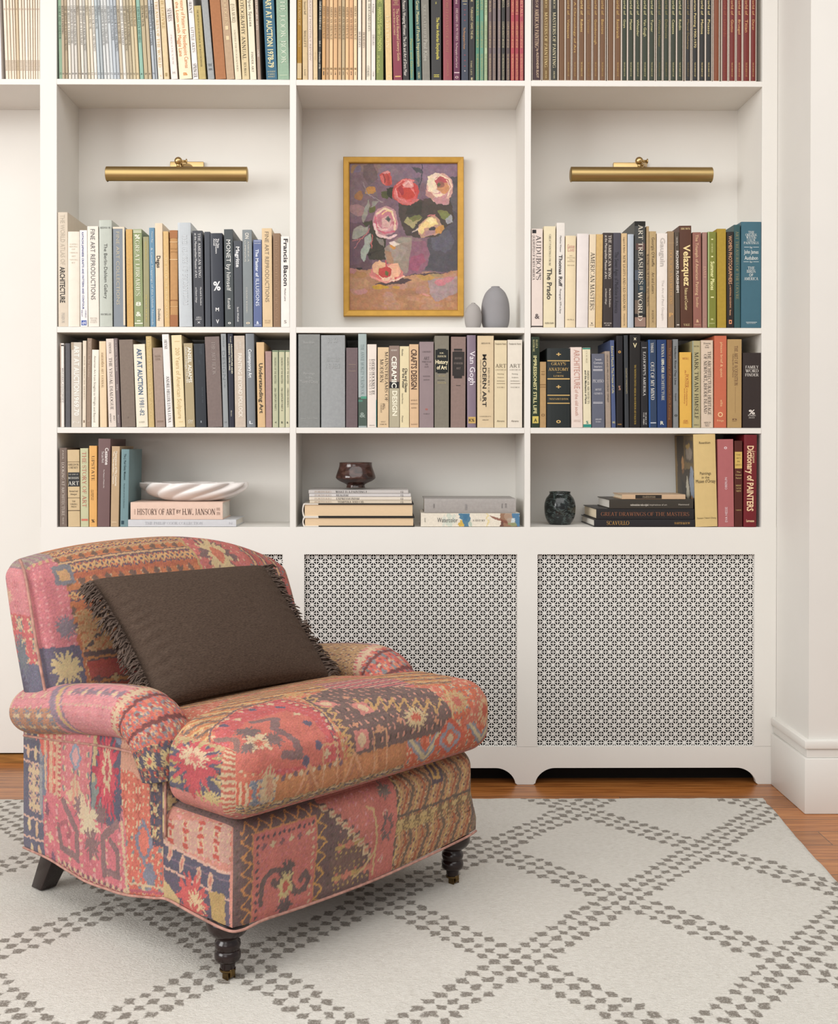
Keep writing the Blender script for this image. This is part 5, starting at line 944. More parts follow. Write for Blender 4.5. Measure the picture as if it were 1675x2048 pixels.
# ------------------------------------------------------------------ books lying flat
def flat_book(x0, x1, yt, yb, cover, ink, label, items=(), d=.2, Yf=YF+.004, rz=0, pages='w', flags='', catg='book', group=None, z0=None, bands=()):
    X0, X1 = at(x0, yb, Yf)[0], at(x1, yb, Yf)[0]; zb = z0 if z0 is not None else at(0, yb, Yf)[2]; w = at(0, yt, Yf)[2]-at(0, yb, Yf)[2]-.0006; h = X1-X0
    root = empty('magazine' if 'm' in flags else 'book', (X1, Yf, zb+.0002), (0, -PI/2, rz)); tag(root, label, catg, group)
    cm = mat(mute(cover), **(CLOTH if 'c' in flags else dict(JACK, noise=.03, nscale=50)))
    t = .0006 if ('m' in flags or 'p' in flags) else .0026; bu = .0018 if 'r' in flags else .0004
    V, Fc = cover_prism(w, d, h, t, bu); mesh('cover', V, Fc, cm, root)
    ins = .0005 if t < .001 else .0035
    mesh('pages', *BX(t, w-t, t+.003, d-ins-.0005, ins, h-ins), PAGEW if pages == 'w' else PAGE, root)
    it = []
    k = h/(x1-x0)
    for tx, a, b, zc, hf, col in items:
        bold = tx.startswith('*'); up = tx.startswith('|'); tx = tx.lstrip('*|')
        if up: it.append((tx, bold, 'h', (x1-(a+b)/2)*k, zc-hf/2 if 0 else (zc-hf/2)*w, (zc+hf/2)*w, abs(b-a)*k, col)); continue
        it.append((tx, bold, 'v', zc*w, (x1-b)*k, (x1-a)*k, hf*w, col))
    if bands:
        V, Fc, mi, ml = [], [], [], []
        for a, b, u0, u1, c in bands:
            if c not in ml: ml.append(c)
            v, f = BX(u0*w, u1*w, -bu-.0004, .0002, (x1-b)*k, (x1-a)*k); o = len(V); V += v; Fc += [tuple(i+o for i in g) for g in f]; mi += [ml.index(c)]*len(f)
        mesh('spine_label', V, Fc, [mat(c, rough=.55) for c in ml], root, mi=mi)
    if it: lettering('title', it, -bu-.0008, root, ink)
    return root, w, h, zb+w
zt = flat_book(256, 472, 1038.4, 1053, 'C6C7CA', 'B0B1B6', 'pale grey art book lying flat under the pale peach one', [('THE PHILIP COOK COLLECTION', 290, 405, .5, .36, None), ('N', 458, 464, .5, .35, None)], d=.205, z0=Z4+.0006)[3]
zt2 = flat_book(261, 445, 1002.7, 1037.8, 'DDBFAC', '4A342A', 'thick pale peach art history book lying flat under the white fluted bowl', [('HISTORY OF ART', 274.5, 350, .45, .34, None), ('BY', 353, 361.5, .47, .22, None), ('H.W. JANSON', 364.5, 430, .45, .34, None), ('SECOND', 268, 271, .45, .3, '8A6A58'), ('REVISED', 433, 440, .6, .16, '6A4A3A'), ('EDITION', 433, 440, .35, .16, '6A4A3A')], d=.195, z0=zt+.0003)[3]
shell_bowl(zt2+.0006)
# two thick books lying with their page edges to the room
def tail_book(x0, x1, yt, yb, label, z0):
    Yf = YF+.006; X0, X1 = at(x0, yb, Yf)[0], at(x1, yb, Yf)[0]; t = .0032; hh = at(0, yt, Yf)[2]-at(0, yb, Yf)[2]-.0004; d = .25
    root = empty('book', (X0, Yf, z0+.0002)); tag(root, label, 'book', 'thick books in the bottom middle stack'); w = X1-X0; q = .052; cr = mat('D8D2C8', rough=.7); bk = mat('23211F', rough=.6)
    boxes('cover', [(q, w, 0, d, 0, t), (q, w, 0, d, hh-t, hh)], bk, root)
    n = 10; out = [(q, 0), (0.004, 0)]+[(.004-.007*math.sin(PI*k/n)**.8*.6, hh*k/n) for k in range(n+1)]+[(0.004, hh), (q, hh), (q, hh-t), (.0075, hh-t)]+[(.0075-.004*math.sin(PI*k/n), hh-t-(hh-2*t)*k/n) for k in range(1, n)]+[(.0075, t), (q, t)]
    m_ = len(out); V = [(x, 0, z) for x, z in out]+[(x, d, z) for x, z in out]
    mesh('spine', V, [tuple(range(m_)), tuple(range(2*m_-1, m_-1, -1))]+[(i, i+m_, (i+1) % m_+m_, (i+1) % m_) for i in range(m_)], cr, root)
    mesh('pages', *BX(.0078, w-.004, .0035, d-.004, t, hh-t), mat('D8BE9C', rough=.9, spec=.1, noise=.07, nscale=240, stretch=(.3, 1, 12)), root)
    return z0+hh
za = tail_book(604.5, 828.5, 1034.6, 1054.3, 'thick black-boarded book lying flat at the bottom of the middle stack', Z4+.0006)
zb_ = tail_book(604, 827, 1007.6, 1034.4, 'thickest black-boarded book, second from the bottom of the middle stack', za+.0004)
z = zb_+.0004
for x0, x1, yt, yb, c, tx, a, b, lab in ((619, 823, 1000.6, 1007.4, 'CDBFAA', 'TEMPERA AND OIL', 674.8, 727.6, 'tan art booklet lying flat, directly on the two thick books'), (618, 822, 993.2, 1000.2, 'D6CBBB', 'EXPRESSIONISM', 672, 718, 'beige art booklet second from the bottom of the four in the stack'),
                             (618, 821, 986, 992.8, 'C6C2C0', 'REALISM', 672, 696, 'pale grey art booklet second from the top of the stack'), (617, 816, 978.4, 985.6, 'BDB8B4', 'WHAT IS A PAINTING ?', 670.6, 733, 'grey art booklet under the brown footed bowl')):
    z = flat_book(x0, x1, yt, yb, c, '2C2A28', lab, [(tx, a, b, .5, .62, None), ('PORTFOLIO', 629, 662, .5, .5, 'A8917C'), ('12', 801, 806, .5, .6, '55504A')], d=.20, Yf=YF+.008, flags='m', catg='booklet', group='art booklets in the middle stack', z0=z)[3]+.0003
zc = flat_book(841, 1038.6, 1026, 1054, 'DCD4C4', '3C3C3C', 'white watercolor history book with painted blue splash, lying flat on middle bottom shelf', [('Watercolor', 874, 914.5, .5, .34, None), ('A HISTORY', 944.5, 969.5, .46, .14, None), ('YALE', 848, 851, .5, .3, None)], d=.2, z0=Z4+.0006)
r = zc[0]; ww, hh = zc[1], zc[2]
def picture_panel(root, w, h, fn, name='cover_picture', n=(150, 26)):
    nu, nv = n; U, V_ = np.meshgrid(np.linspace(0, 1, nu), np.linspace(0, 1, nv)); c = Cv(U, V_, 'DCD4C4', warp=.012, cell=8, seed=11); fn(c); return c
def wc_art():
    x1 = 1038.6; f = lambda px: (px-841)/(x1-841)
    c = picture_panel(r, ww, hh, lambda c: None, n=(300, 40)); c.U *= 1; E = c.ell
    E(f(897), .35, .03, .7, 'A9C0B4', 0, .45); E(f(887), .4, .015, .5, 'B9C6BE', 0, .5); E(f(907), .55, .02, .4, 'B4C4BC', 0, .5); c.poly([(f(917.5), 1), (f(938), 1), (f(939), .5), (f(936), 0), (f(926), 0), (f(922), .5), (f(917), .6)], '4F7890'); c.poly([(f(922), .95), (f(934), .9), (f(934), .4), (f(926), .5)], '3F6C8C', .8)
    c.poly([(f(917), .5), (f(921), .5), (f(929), .12), (f(928), 0), (f(917), 0)], 'C9A850'); E(f(940), .2, .012, .3, '8FA898', 0, .6); c.rect(f(973), f(975.5), 0, 1, 'D6C078', .6)
    c.poly([(f(1000), 1.1), (f(1040), 1.1), (f(1040), -.1), (f(1000), -.1)], '8F6E58'); E(f(1011), .35, .035, .5, '7A4A3C', 20, .8); E(f(1004), .1, .02, .3, '5A3A34', 0, .7); E(f(1017), .75, .05, .3, 'A8907C', 0, .8); c.poly([(f(1021), 1.1), (f(1040), 1.1), (f(1040), -.1), (f(1034), -.1), (f(1030), .5), (f(1024), .7)], '4F7898'); E(f(1025), .2, .04, .2, '8C9A6E', 0, .8); E(f(1020), .45, .03, .2, 'A99C8C', 0, .7); c.rect(f(1021.5), f(1029.5), .3, .62, 'C4CCCC')
    c.A *= 1+.03*vnoise(40, 300, 3, 4)[..., None]; V, Fc = [], []
    for j in range(40):
        for i in range(300): V.append((ww*(.02+.96*j/39), -.0007, hh*(1-i/299)*.997))
    Fc = [(j*300+i, j*300+i+1, (j+1)*300+i+1, (j+1)*300+i) for j in range(39) for i in range(299)]
    mesh('cover_picture', V, Fc, vcol_mat('printed_art', rough=.4, spec=.4), r, colors=c.A.reshape(-1, 3))
wc_art()
flat_book(848, 1031, 995.6, 1024.6, 'A19C98', '4A464A', 'grey linen-bound book lying flat on the watercolor book', [('JANSON', 866, 869, .5, .3, None), ('FLOWERS', 929, 934, .4, .4, '8A8688'), ('ALICE', 1002, 1005, .5, .3, None), ('TUFTS', 1009, 1013, .5, .3, None)], d=.19, flags='cr', z0=zc[3]+.0004)
g = 'dark books in the bottom right stack'
zq = flat_book(1187.6, 1388.6, 1038.4, 1053.8, '232225', 'BC9152', 'black book at the bottom of the right stack, gold lettering', [('*SCAVULLO', 1212.5, 1257.5, .52, .52, None), ('HARPER & ROW', 1348, 1379, .5, .3, None)], d=.255, flags='', group=g, z0=Z4+.0006)[3]
zq = flat_book(1192, 1387, 1016.4, 1038, '211F20', '8A5A42', 'thick black book with rust lettering, second from bottom of the right stack', [('GREAT DRAWINGS OF THE MASTERS', 1201, 1377.5, .5, .38, None)], d=.25, pages='c', group=g, z0=zq+.0003)[3]
zq = flat_book(1218, 1385.5, 996.8, 1015.8, '38332C', 'BDB6AA', 'dark grey-brown book with small pale lettering, third up in the right stack', [('*mathematicians make original', 1260, 1296, .42, .22, None), ('inspirations of art', 1298, 1333, .42, .18, None), ('Hammond', 1356, 1377, .45, .18, None)], d=.215, group=g, z0=zq+.0003)[3]
flat_book(1243, 1370, 986.2, 996.2, 'BFA283', 'BDA98A', 'small tan book with black title strip on top of the right stack', [('A P.B. GREENE ART READER', 1284, 1310, .5, .4, None)], d=.15, flags='', pages='c', z0=zq+.0003, bands=[(1270, 1322.5, .1, .9, '2A2520')])
# picture printed on the left board of the straw-yellow book
def board_art():
    rt = [o for o in COL.objects if o.get('label', '').startswith('wide straw-yellow')][0]; ht = at(1390, 869, YF)[2]-Z4-.0004; nu, nv = 60, 90
    U, V_ = np.meshgrid(np.linspace(0, 1, nu), np.linspace(0, 1, nv)); c = Cv(U, V_, '3F382E', warp=.02, cell=8, seed=31); E, P_ = c.ell, c.poly
    P_([(0, 0), (.12, 0), (.12, 1), (0, 1)], '8A7148'); P_([(.12, 0), (.25, 0), (.25, .6), (.12, .6)], '4A4030'); P_([(.5, .62), (1, .62), (1, 1), (.5, 1)], '756546'); P_([(.56, .70), (.96, .70), (.96, .94), (.56, .94)], '5B5348'); E(.76, .80, .16, .07, '8E8478'); E(.7, .88, .1, .03, 'A48A54')
    E(.42, .68, .07, .075, 'B3885A'); E(.42, .60, .05, .04, '7C5A3C'); P_([(.5, .2), (.62, .55), (.74, .42), (.76, .2), (.66, .05), (.58, .1)], 'B7B2A0'); P_([(.74, .5), (.84, .66), (.98, .6), (1, .3), (.84, .3)], '8C97A8'); P_([(.3, 0), (.6, 0), (.6, .4), (.36, .5)], '2A2622'); P_([(.76, 0), (1, 0), (1, .3), (.78, .25)], '2C2630'); E(.68, .02, .06, .05, 'A0704A'); E(.86, .28, .05, .04, 'A88060')
    c.A *= 1+.06*vnoise(nv, nu, 4, 4)[..., None]; V = [(-.0004, .244*(1-U[j, i])+.002, .002+(ht-.004)*V_[j, i]) for j in range(nv) for i in range(nu)]
    Fc = [(j*nu+i, j*nu+i+1, (j+1)*nu+i+1, (j+1)*nu+i) for j in range(nv-1) for i in range(nu-1)]
    mesh('cover_picture', V, Fc, vcol_mat('printed_board', rough=.4, spec=.4), rt, colors=c.A.reshape(-1, 3))
board_art()
# ------------------------------------------------------------------ armchair
PH = math.radians(47.2); EX = np.array([math.cos(PH), math.sin(PH), 0]); EY = np.array([-math.sin(PH), math.cos(PH), 0]); CO = np.array([-0.34411, 2.91693, 0.])
def on(px, py, ax, val):                     # photograph point -> chair-local point on the plane axis=val
    d = M.T @ np.array([(px-CX)/F, (py-CY)/F, 1.0]); c = np.array([0, 0, H])-CO
    if ax == 'z': t = (val-c[2])/d[2]
    else: e = EX if ax == 'x' else EY; t = (val-c@e)/(d@e)
    q = c+t*d; return q@EX, q@EY, q[2]
def side_m(px, py): q = on(px, py, 'x', -.402); return q[1], q[2]
def rail_m(px, py): q = on(px, py, 'y', -.425); return q[0], q[2]
def cush_f(px, py): q = on(px, py, 'y', -.465); return q[0], q[2]-.355
def cush_t(px, py): q = on(px, py, 'z', .525); return q[0], .165+(q[1]+.46)
def cush_m(px, py):                           # seat cushion: front face, rounded front edge or top -> (x, run of cloth)
    d = M.T @ np.array([(px-CX)/F, (py-CY)/F, 1.0]); c = np.array([0, 0, H])-CO; D = np.array([d@EX, d@EY, d[2]]); C_ = np.array([c@EX, c@EY, c[2]]); r = .062; cy_, cz_ = -.404, .458
    a = D[1]**2+D[2]**2; b = (C_[1]-cy_)*D[1]+(C_[2]-cz_)*D[2]; q = (C_[1]-cy_)**2+(C_[2]-cz_)**2-r*r; dis = b*b-a*q
    if dis > 0:
        t = (-b-math.sqrt(dis))/a; p = C_+t*D; ph = math.atan2(p[2]-cz_, -(p[1]-cy_))
        if 0 <= ph <= PI/4: return p[0], cz_+r*math.tan(ph)-.355
        if PI/4 < ph <= PI/2: return p[0], .165+(cy_-r*math.tan(PI/2-ph)+.46)
        if ph < 0: return cush_f(px, py)
    return cush_t(px, py)
def back_m(px, py):                           # leaning front plane of the back
    d = M.T @ np.array([(px-CX)/F, (py-CY)/F, 1.0]); c = np.array([0, 0, H])-CO; n = EY*1.0+np.array([0, 0, -.36]); t = (.185-.36*.5-c@n+.0)/(d@n); t = ((.195-.36*.5)-c@n)/(d@n)
    q = c+t*d; return q@EX, q[2]
class K(Cv):
    """pattern canvas in metres, with woven-rug motifs"""
    def __init__(s, U, V, base, seed=0, w=.0011):
        a, b = U*1.0, V*1.0
        a = U+w*(np.sin(V*310+seed)+.7*np.sin(V*143+U*90+seed*2)+.4*np.sin(U*520+V*417)); b = V+w*(np.sin(U*290+seed*3)+.7*np.sin(U*131-V*80+seed)+.4*np.sin(U*433-V*510))
        Cv.__init__(s, a, b, base); s.U, s.V = a, b; s.m = None; s.f = lambda x, y: (x, y)
    def put(s, m, c, op=1):
        if s.m is not None: m = m & s.m
        Cv.put(s, m, c, op)
    def mp(s, pts): return [s.f(*p) for p in pts]
    def P(s, pts, c, op=1): return s.poly(s.mp(pts), c, op)
    def Ln(s, pts, w, c): return s.line(s.mp(pts), w, c)
    def area(s, pts):
        k = s.m; s.m = None; A = s.A.copy(); m = s.poly(s.mp(pts), '000000'); s.A = A; s.m = k; return m
    def orn(s, m, pu, pv, cell, cols, seed=1, u0=0, v0=0):
        fu = np.abs(((s.U-u0)/pu+.5) % 1-.5)*pu; fv = np.abs(((s.V-v0)/pv+.5) % 1-.5)*pv
        i = np.floor(fu/cell).astype(int); j = np.floor(fv/cell).astype(int); h = ((i*7919+j*104729+seed*7907+(i*j)*613) % 997)/997.
        a = 0
        for p, c in cols: s.put(m & (h >= a) & (h < a+p), c); a += p
    def stripes(s, m, coord, seq, off=0):
        tot = sum(w for w, c in seq); t = (coord-off) % tot; a = 0
        for w, c in seq:
            if c: s.put(m & (t >= a) & (t < a+w), c)
            a += w
    def zig(s, m, u, v, v0, amp, per, wd, c): s.put(m & (np.abs((v-v0)-amp*(2*np.abs((u/per) % 1-.5)*2-1)) < wd), c)
    def sd(s, cx, cy, rx, ry, c, q=.005):     # stepped diamond
        du = np.floor(np.abs(s.U-cx)/q)*q; dv = np.floor(np.abs(s.V-cy)/q)*q; m = du/rx+dv/ry < 1; s.put(m, c); return m
    def rag(s, cx, cy, rx, ry, c, seed=0, n=9):
        a = np.arctan2((s.V-cy)/ry, (s.U-cx)/rx); r = np.hypot((s.U-cx)/rx, (s.V-cy)/ry); h = .80+.16*np.sin(a*n+seed)+.13*np.sin(a*(2*n+1)+2*seed)+.10*np.sign(np.sin(a*17+seed)); m = r < h; s.put(m, c); return m
    def hook(s, cx, cy, sc, c, fl=1, w=.011, rot=0):
        p = [(-.9, -1), (-.9, .2), (-.2, 1), (.6, .9), (.9, .3), (.45, -.1), (.1, .2)]; co, si = math.cos(rot), math.sin(rot)
        q = [(cx+sc*fl*(x*co-y*si), cy+sc*(x*si+y*co)) for x, y in p]; s.line(q, w, c)
    def dots(s, p, q, n, r, c, c2=None):
        for i in range(n):
            t = i/(n-1); x, y = p[0]+(q[0]-p[0])*t, p[1]+(q[1]-p[1])*t; s.sd(x, y, r, r, c if not c2 or i % 2 else c2, .002)
    def cross(s, cx, cy, r, c): s.put((np.abs(s.U-cx) < r*.35) & (np.abs(s.V-cy) < r) | (np.abs(s.V-cy) < r*.35) & (np.abs(s.U-cx) < r), c)
    def done(s, seed=0, g=.05):
        r = np.random.default_rng(seed); n = r.normal(0, 1, s.U.shape); big = vnoise(s.h, s.w, 9, seed)
        s.A = np.clip(s.A*(1+g*n+.045*big)[..., None]+r.normal(0, .012, s.A.shape), .02, 1)
        lum = s.A.mean(-1, keepdims=True); s.A = s.A-.42*np.maximum(lum-.55, 0)+.12*np.maximum(.36-lum, 0); lum = s.A.mean(-1, keepdims=True); s.A = (lum+(s.A-lum)*.75)*np.array([.93, .89, .84])+.075; return s.A
PINK, CORAL, RED, CRIM, NAVY, SLATE, BRN, OCH, TAN, CRM, OLV, PUR = 'C4707E', 'BE5F50', 'B5463C', 'A83248', '504E66', '6C7278', '644E50', 'B08050', 'B8916A', 'C6AE8E', '767450', '7A667C'
def fine(c, m, kind, seed=0):
    if kind == 'pink': c.orn(m, .05, .05, .0055, [(.05, 'D08C94'), (.05, 'B8606C'), (.03, CRM)], seed)
    if kind == 'coral': c.orn(m, .044, .044, .0055, [(.06, 'C8745E'), (.05, 'A84E44'), (.03, CRM), (.02, SLATE)], seed)
    if kind == 'och': c.orn(m, .03, .022, .004, [(.18, 'BE9468'), (.14, '9C6440'), (.08, BRN), (.10, 'B5663F'), (.06, CRM)], seed)
    if kind == 'navy': c.orn(m, .05, .05, .006, [(.22, 'BFA878'), (.12, '7E5C50'), (.12, '3C3A4C'), (.06, RED)], seed)
    if kind == 'brn': c.orn(m, .05, .05, .006, [(.05, '75585A'), (.04, 'B97A6C'), (.05, '50403F')], seed)
    if kind == 'red': c.orn(m, .036, .036, .005, [(.10, CRM), (.08, '8E3A3A'), (.07, SLATE), (.08, 'C86A52')], seed)

def grid_mesh(name, P, C, mt, parent, closeu=False):
    h, w = P.shape[:2]; idx = np.arange(h*w).reshape(h, w)
    a, b, c, d = idx[:-1, :-1], idx[:-1, 1:], idx[1:, 1:], idx[1:, :-1]; Fc = np.stack([a, b, c, d], -1).reshape(-1, 4).tolist()
    if closeu: Fc += np.stack([idx[:-1, -1], idx[:-1, 0], idx[1:, 0], idx[1:, -1]], -1).reshape(-1, 4).tolist()
    return P.reshape(-1, 3), Fc, C.reshape(-1, 3)
def puffbox(name, B, r, puff, paint, parent, mt, res=.0028, deform=None, faces='x-x+y-y+z-z+', pw=3):
    """rounded, puffed upholstery block. paint(face, Y/Z/X coordinate grids) -> colours"""
    (x0, x1), (y0, y1), (z0, z1) = B; lo = np.array([x0, y0, z0]); hi = np.array([x1, y1, z1]); VV, FF, CC = [], [], []; o = 0
    for face in ('x-', 'x+', 'y-', 'y+', 'z-', 'z+'):
        if face not in faces: continue
        ax = 'xyz'.index(face[0]); sg = 1 if face[1] == '+' else -1; o1, o2 = [i for i in range(3) if i != ax]
        rs = res if face in paint else .012; n1 = max(4, int((hi[o1]-lo[o1])/rs)); n2 = max(4, int((hi[o2]-lo[o2])/rs))
        A, Bq = np.meshgrid(np.linspace(lo[o1], hi[o1], n1), np.linspace(lo[o2], hi[o2], n2)); P = np.empty(A.shape+(3,)); P[..., o1] = A; P[..., o2] = Bq; P[..., ax] = hi[ax] if sg > 0 else lo[ax]
        raw = P.copy(); q = np.clip(P, lo+r, hi-r); d = P-q; L_ = np.linalg.norm(d, axis=-1, keepdims=True); P = q+r*d/np.maximum(L_, 1e-9)
        s = (raw-(lo+hi)/2)/((hi-lo)/2)
        for k, (fx_, am) in enumerate(puff.items()):
            if fx_ == face:
                w = (1-np.abs(s[..., o1])**pw)*(1-np.abs(s[..., o2])**pw); P[..., ax] += sg*am*w
        if deform: P = deform(P, raw)
        C = paint[face](raw) if face in paint else np.full(A.shape+(3,), .45)*np.array([1.0, .72, .62])
        v, f, c = grid_mesh(name, P, C, mt, parent)
        flip = (sg > 0) == (ax == 1)
        if flip: f = [t[::-1] for t in f]
        VV.append(v); CC.append(c); FF += [tuple(i+o for i in t) for t in f]; o += len(v)
    V = np.concatenate(VV); C = np.concatenate(CC); return mesh(name, V, FF, mt, parent, smooth=True, colors=C)
FAB = vcol_mat('kilim_print_linen', rough=.9, weave=.13, wscale=650, spec=.12, bumpd=.0012)
PIPE = mat('AC8276', rough=.9, spec=.1, noise=.3, nscale=60, bump=.3, bscale=600)

def paint_side(raw):                           # outer arm panel, canvas (y, z)
    c = K(raw[..., 1], raw[..., 2], 'C06670', 1); c.f = side_m; Al = np.ones(c.U.shape, bool); fine(c, Al, 'pink', 3)
    L_, P, A = c.Ln, c.P, c.area
    P([(40,1440),(95,1450),(100,1740),(40,1710)], '56566E'); m = A([(45,1440),(92,1450),(92,1480),(45,1475)]); c.orn(m, .03, .03, .005, [(.3, CRM), (.3, PINK), (.15, SLATE)], 4)
    for i, y in enumerate((1491, 1516, 1622, 1660)): L_([(48,y),(92,y+14)], .005, 'CDA49A')
    for i, (x, y) in enumerate(((60,1500),(76,1504),(88,1506),(62,1640),(78,1650),(66,1690),(82,1694))): c.ell(*c.f(x, y), .007, .017, ['C9A486', 'CBB592'][i % 2])
    m = A([(60,1520),(90,1528),(90,1622),(62,1615)]); c.orn(m, .034, .04, .006, [(.5, CRM), (.15, 'B58C84')], 9)
    P([(84,1460),(104,1462),(100,1560),(90,1640),(84,1600)], '6C7A94', .7); P([(80,1460),(100,1462),(103,1500),(90,1510)], 'C8584E')
    m = A([(92,1462),(128,1466),(128,1590),(96,1575)]); P([(100,1462),(128,1466),(128,1590),(100,1575)], 'C4625A'); c.stripes(m, c.U, [(.010, 'C8907A'), (.006, 'B84A4C'), (.008, None), (.004, CRM)]); c.orn(m, .02, .03, .005, [(.15, CRM)], 2)
    m = A([(128,1466),(186,1470),(186,1620),(128,1600)]); fine(c, m, 'pink', 8); c.orn(m, .06, .045, .006, [(.10, CRM), (.06, SLATE)], 12, *c.f(158, 1500))
    c.stripes(A([(122,1466),(128,1466),(128,1600),(122,1595)]), c.V, [(.006, CRM), (.006, 'B04A50')])
    # cream tree
    for dx, dy in ((0, 0), (-9, 18), (9, 18), (-15, 40), (13, 38)): c.sd(*c.f(157+dx, 1565+dy), .017, .012, CRM, .004)
    c.sd(*c.f(157, 1580), .012, .04, 'C88474', .004); L_([(157,1545),(157,1610)], .006, CRM); c.sd(*c.f(157, 1510), .022, .03, '7484A0', .005); c.sd(*c.f(157, 1510), .013, .02, 'C8949A', .005)
    # navy ground with crimson flower
    P([(192,1470),(206,1460),(246,1462),(248,1560),(244,1640),(222,1650),(190,1625),(186,1560)], NAVY); P([(190,1560),(205,1540),(210,1600),(205,1640),(190,1625)], '6E7A7C'); P([(192,1470),(200,1464),(200,1500),(196,1560),(190,1560)], 'B4A070', .9)
    c.rag(*c.f(219, 1545), .050, .105, CRIM, 1, 8); c.rag(*c.f(219, 1545), .040, .085, 'C03E50', 3, 7); c.rag(*c.f(220, 1535), .020, .055, CRM, 2, 6); c.sd(*c.f(220, 1535), .008, .022, 'B04450', .003); c.rag(*c.f(243, 1600), .016, .05, '4A4862', 5); P([(228,1462),(246,1462),(246,1490),(236,1485)], '6A7896')
    P([(246,1464),(300,1464),(303,1560),(285,1560),(268,1540),(247,1535)], 'BB8470'); c.orn(A([(246,1464),(300,1464),(303,1560),(285,1560),(268,1540),(247,1535)]), .01, .2, .003, [(.2, 'A9745E'), (.2, 'C4927C')], 5)
    m = A([(246,1535),(268,1540),(285,1560),(304,1566),(306,1700),(258,1660),(250,1600)]); c.put(m, 'C25C4C'); c.orn(m, .05, .036, .0055, [(.22, CRM), (.10, 'A84A40')], 21, *c.f(268, 1590))
    P([(300,1464),(330,1470),(330,1700),(306,1690)], '4B4458'); fine(c, A([(300,1464),(330,1470),(330,1700),(306,1690)]), 'navy', 4)
    # lower pink field with grey hooks and cream star
    P([(92,1585),(128,1592),(190,1625),(246,1655),(258,1660),(258,1800),(180,1770),(92,1715)], 'BE5C6C'); fine(c, A([(92,1585),(258,1660),(258,1800),(92,1715)]), 'pink', 14)
    L_([(133,1594),(160,1650),(160,1700)], .017, '7A5C62'); L_([(160,1697),(128,1680),(123,1640)], .016, '7A5C62'); L_([(123,1640),(140,1632),(147,1655),(140,1660)], .010, '9A5260'); c.rag(*c.f(168, 1605), .03, .028, '7E606A', 2)
    L_([(240,1640),(212,1662),(213,1728)], .018, '7A5C62'); L_([(213,1722),(241,1735),(241,1690),(228,1672)], .015, '7A5C62'); c.rag(*c.f(208, 1620), .03, .025, '75585E', 5)
    c.rag(*c.f(184, 1632), .042, .042, 'CFC0A4', 6, 6); c.rag(*c.f(172, 1605), .014, .03, 'CDB79C', 1); c.rag(*c.f(190, 1672), .034, .034, '7A5C62', 3, 6); c.cross(*c.f(106, 1664), .013, CRM); c.rag(*c.f(100, 1615), .010, .02, '7C4C62', 2); c.rag(*c.f(110, 1705), .012, .02, '74506A', 2)
    # dotted border and little flowers
    a, b = c.f(122, 1705), c.f(258, 1768); c.dots(a, b, 26, .0055, '7A4C5A', CRM); c.dots(c.f(122, 1712), c.f(258, 1775), 26, .004, CRM, '9A5060')
    for i in range(9): x = 100+i*18; (c.cross if i % 2 else c.sd)(*((c.f(x, 1722+i*8), .011, '#')[0]), *((.010, 'CDB088') if i % 2 else (.010, .014, '7C5C70', .004)))
    # coral lower right with slate diamonds
    m = A([(258,1650),(306,1690),(345,1700),(345,1830),(258,1800)]); c.put(m, 'C4584C'); fine(c, m, 'coral', 31); c.orn(m, .07, .09, .006, [(.14, SLATE), (.10, CRM)], 41, *c.f(290, 1690)); c.sd(*c.f(292, 1680), .03, .045, '6A6E88', .006); c.sd(*c.f(292, 1680), .018, .028, 'C86052', .006); c.sd(*c.f(303, 1750), .02, .03, '6A6E88', .006); c.dots(c.f(250, 1640), c.f(258, 1770), 16, .006, CRM)
    L_([(262,1752),(345,1790)], .005, CRM); L_([(262,1766),(345,1800)], .006, 'A8485A')
    return c.done(1)
def paint_rail_side(raw):                      # (y, z) left end of the front rail
    c = K(raw[..., 1], raw[..., 2], 'BC7468', 2); c.f = side_m; P, L_, A = c.P, c.Ln, c.area; fine(c, np.ones(c.U.shape, bool), 'pink', 2)
    P([(300,1640),(460,1640),(460,1730),(330,1690),(300,1670)], 'B88A82'); c.orn(A([(300,1640),(460,1640),(460,1730),(300,1680)]), .05, .03, .005, [(.25, CRM), (.12, RED)], 7)
    P([(318,1680),(458,1754),(458,1804),(326,1730)], '4A4860'); L_([(318,1680),(455,1750)], .006, 'CFA69A'); L_([(322,1708),(455,1764)], .004, '6A5870'); L_([(326,1732),(455,1800)], .006, 'CDA094')
    for x, y in ((341,1707),(364,1728),(397,1750),(421,1762)): c.ell(*c.f(x, y), .008, .019, 'C49C86', 15); c.ell(*c.f(x, y), .004, .011, 'B86A60', 15)
    P([(326,1734),(458,1804),(460,1890),(340,1830)], '50485E'); P([(330,1760),(360,1800),(350,1830),(320,1800)], 'B9A06E'); c.rag(*c.f(385, 1795), .055, .05, 'C0484A', 3, 9); c.rag(*c.f(392, 1812), .03, .034, 'CFB48C', 1, 8); c.rag(*c.f(385, 1830), .05, .025, 'B84A48', 6, 8); P([(418,1780),(450,1790),(450,1870),(425,1850)], 'A4864E')
    return c.done(2)
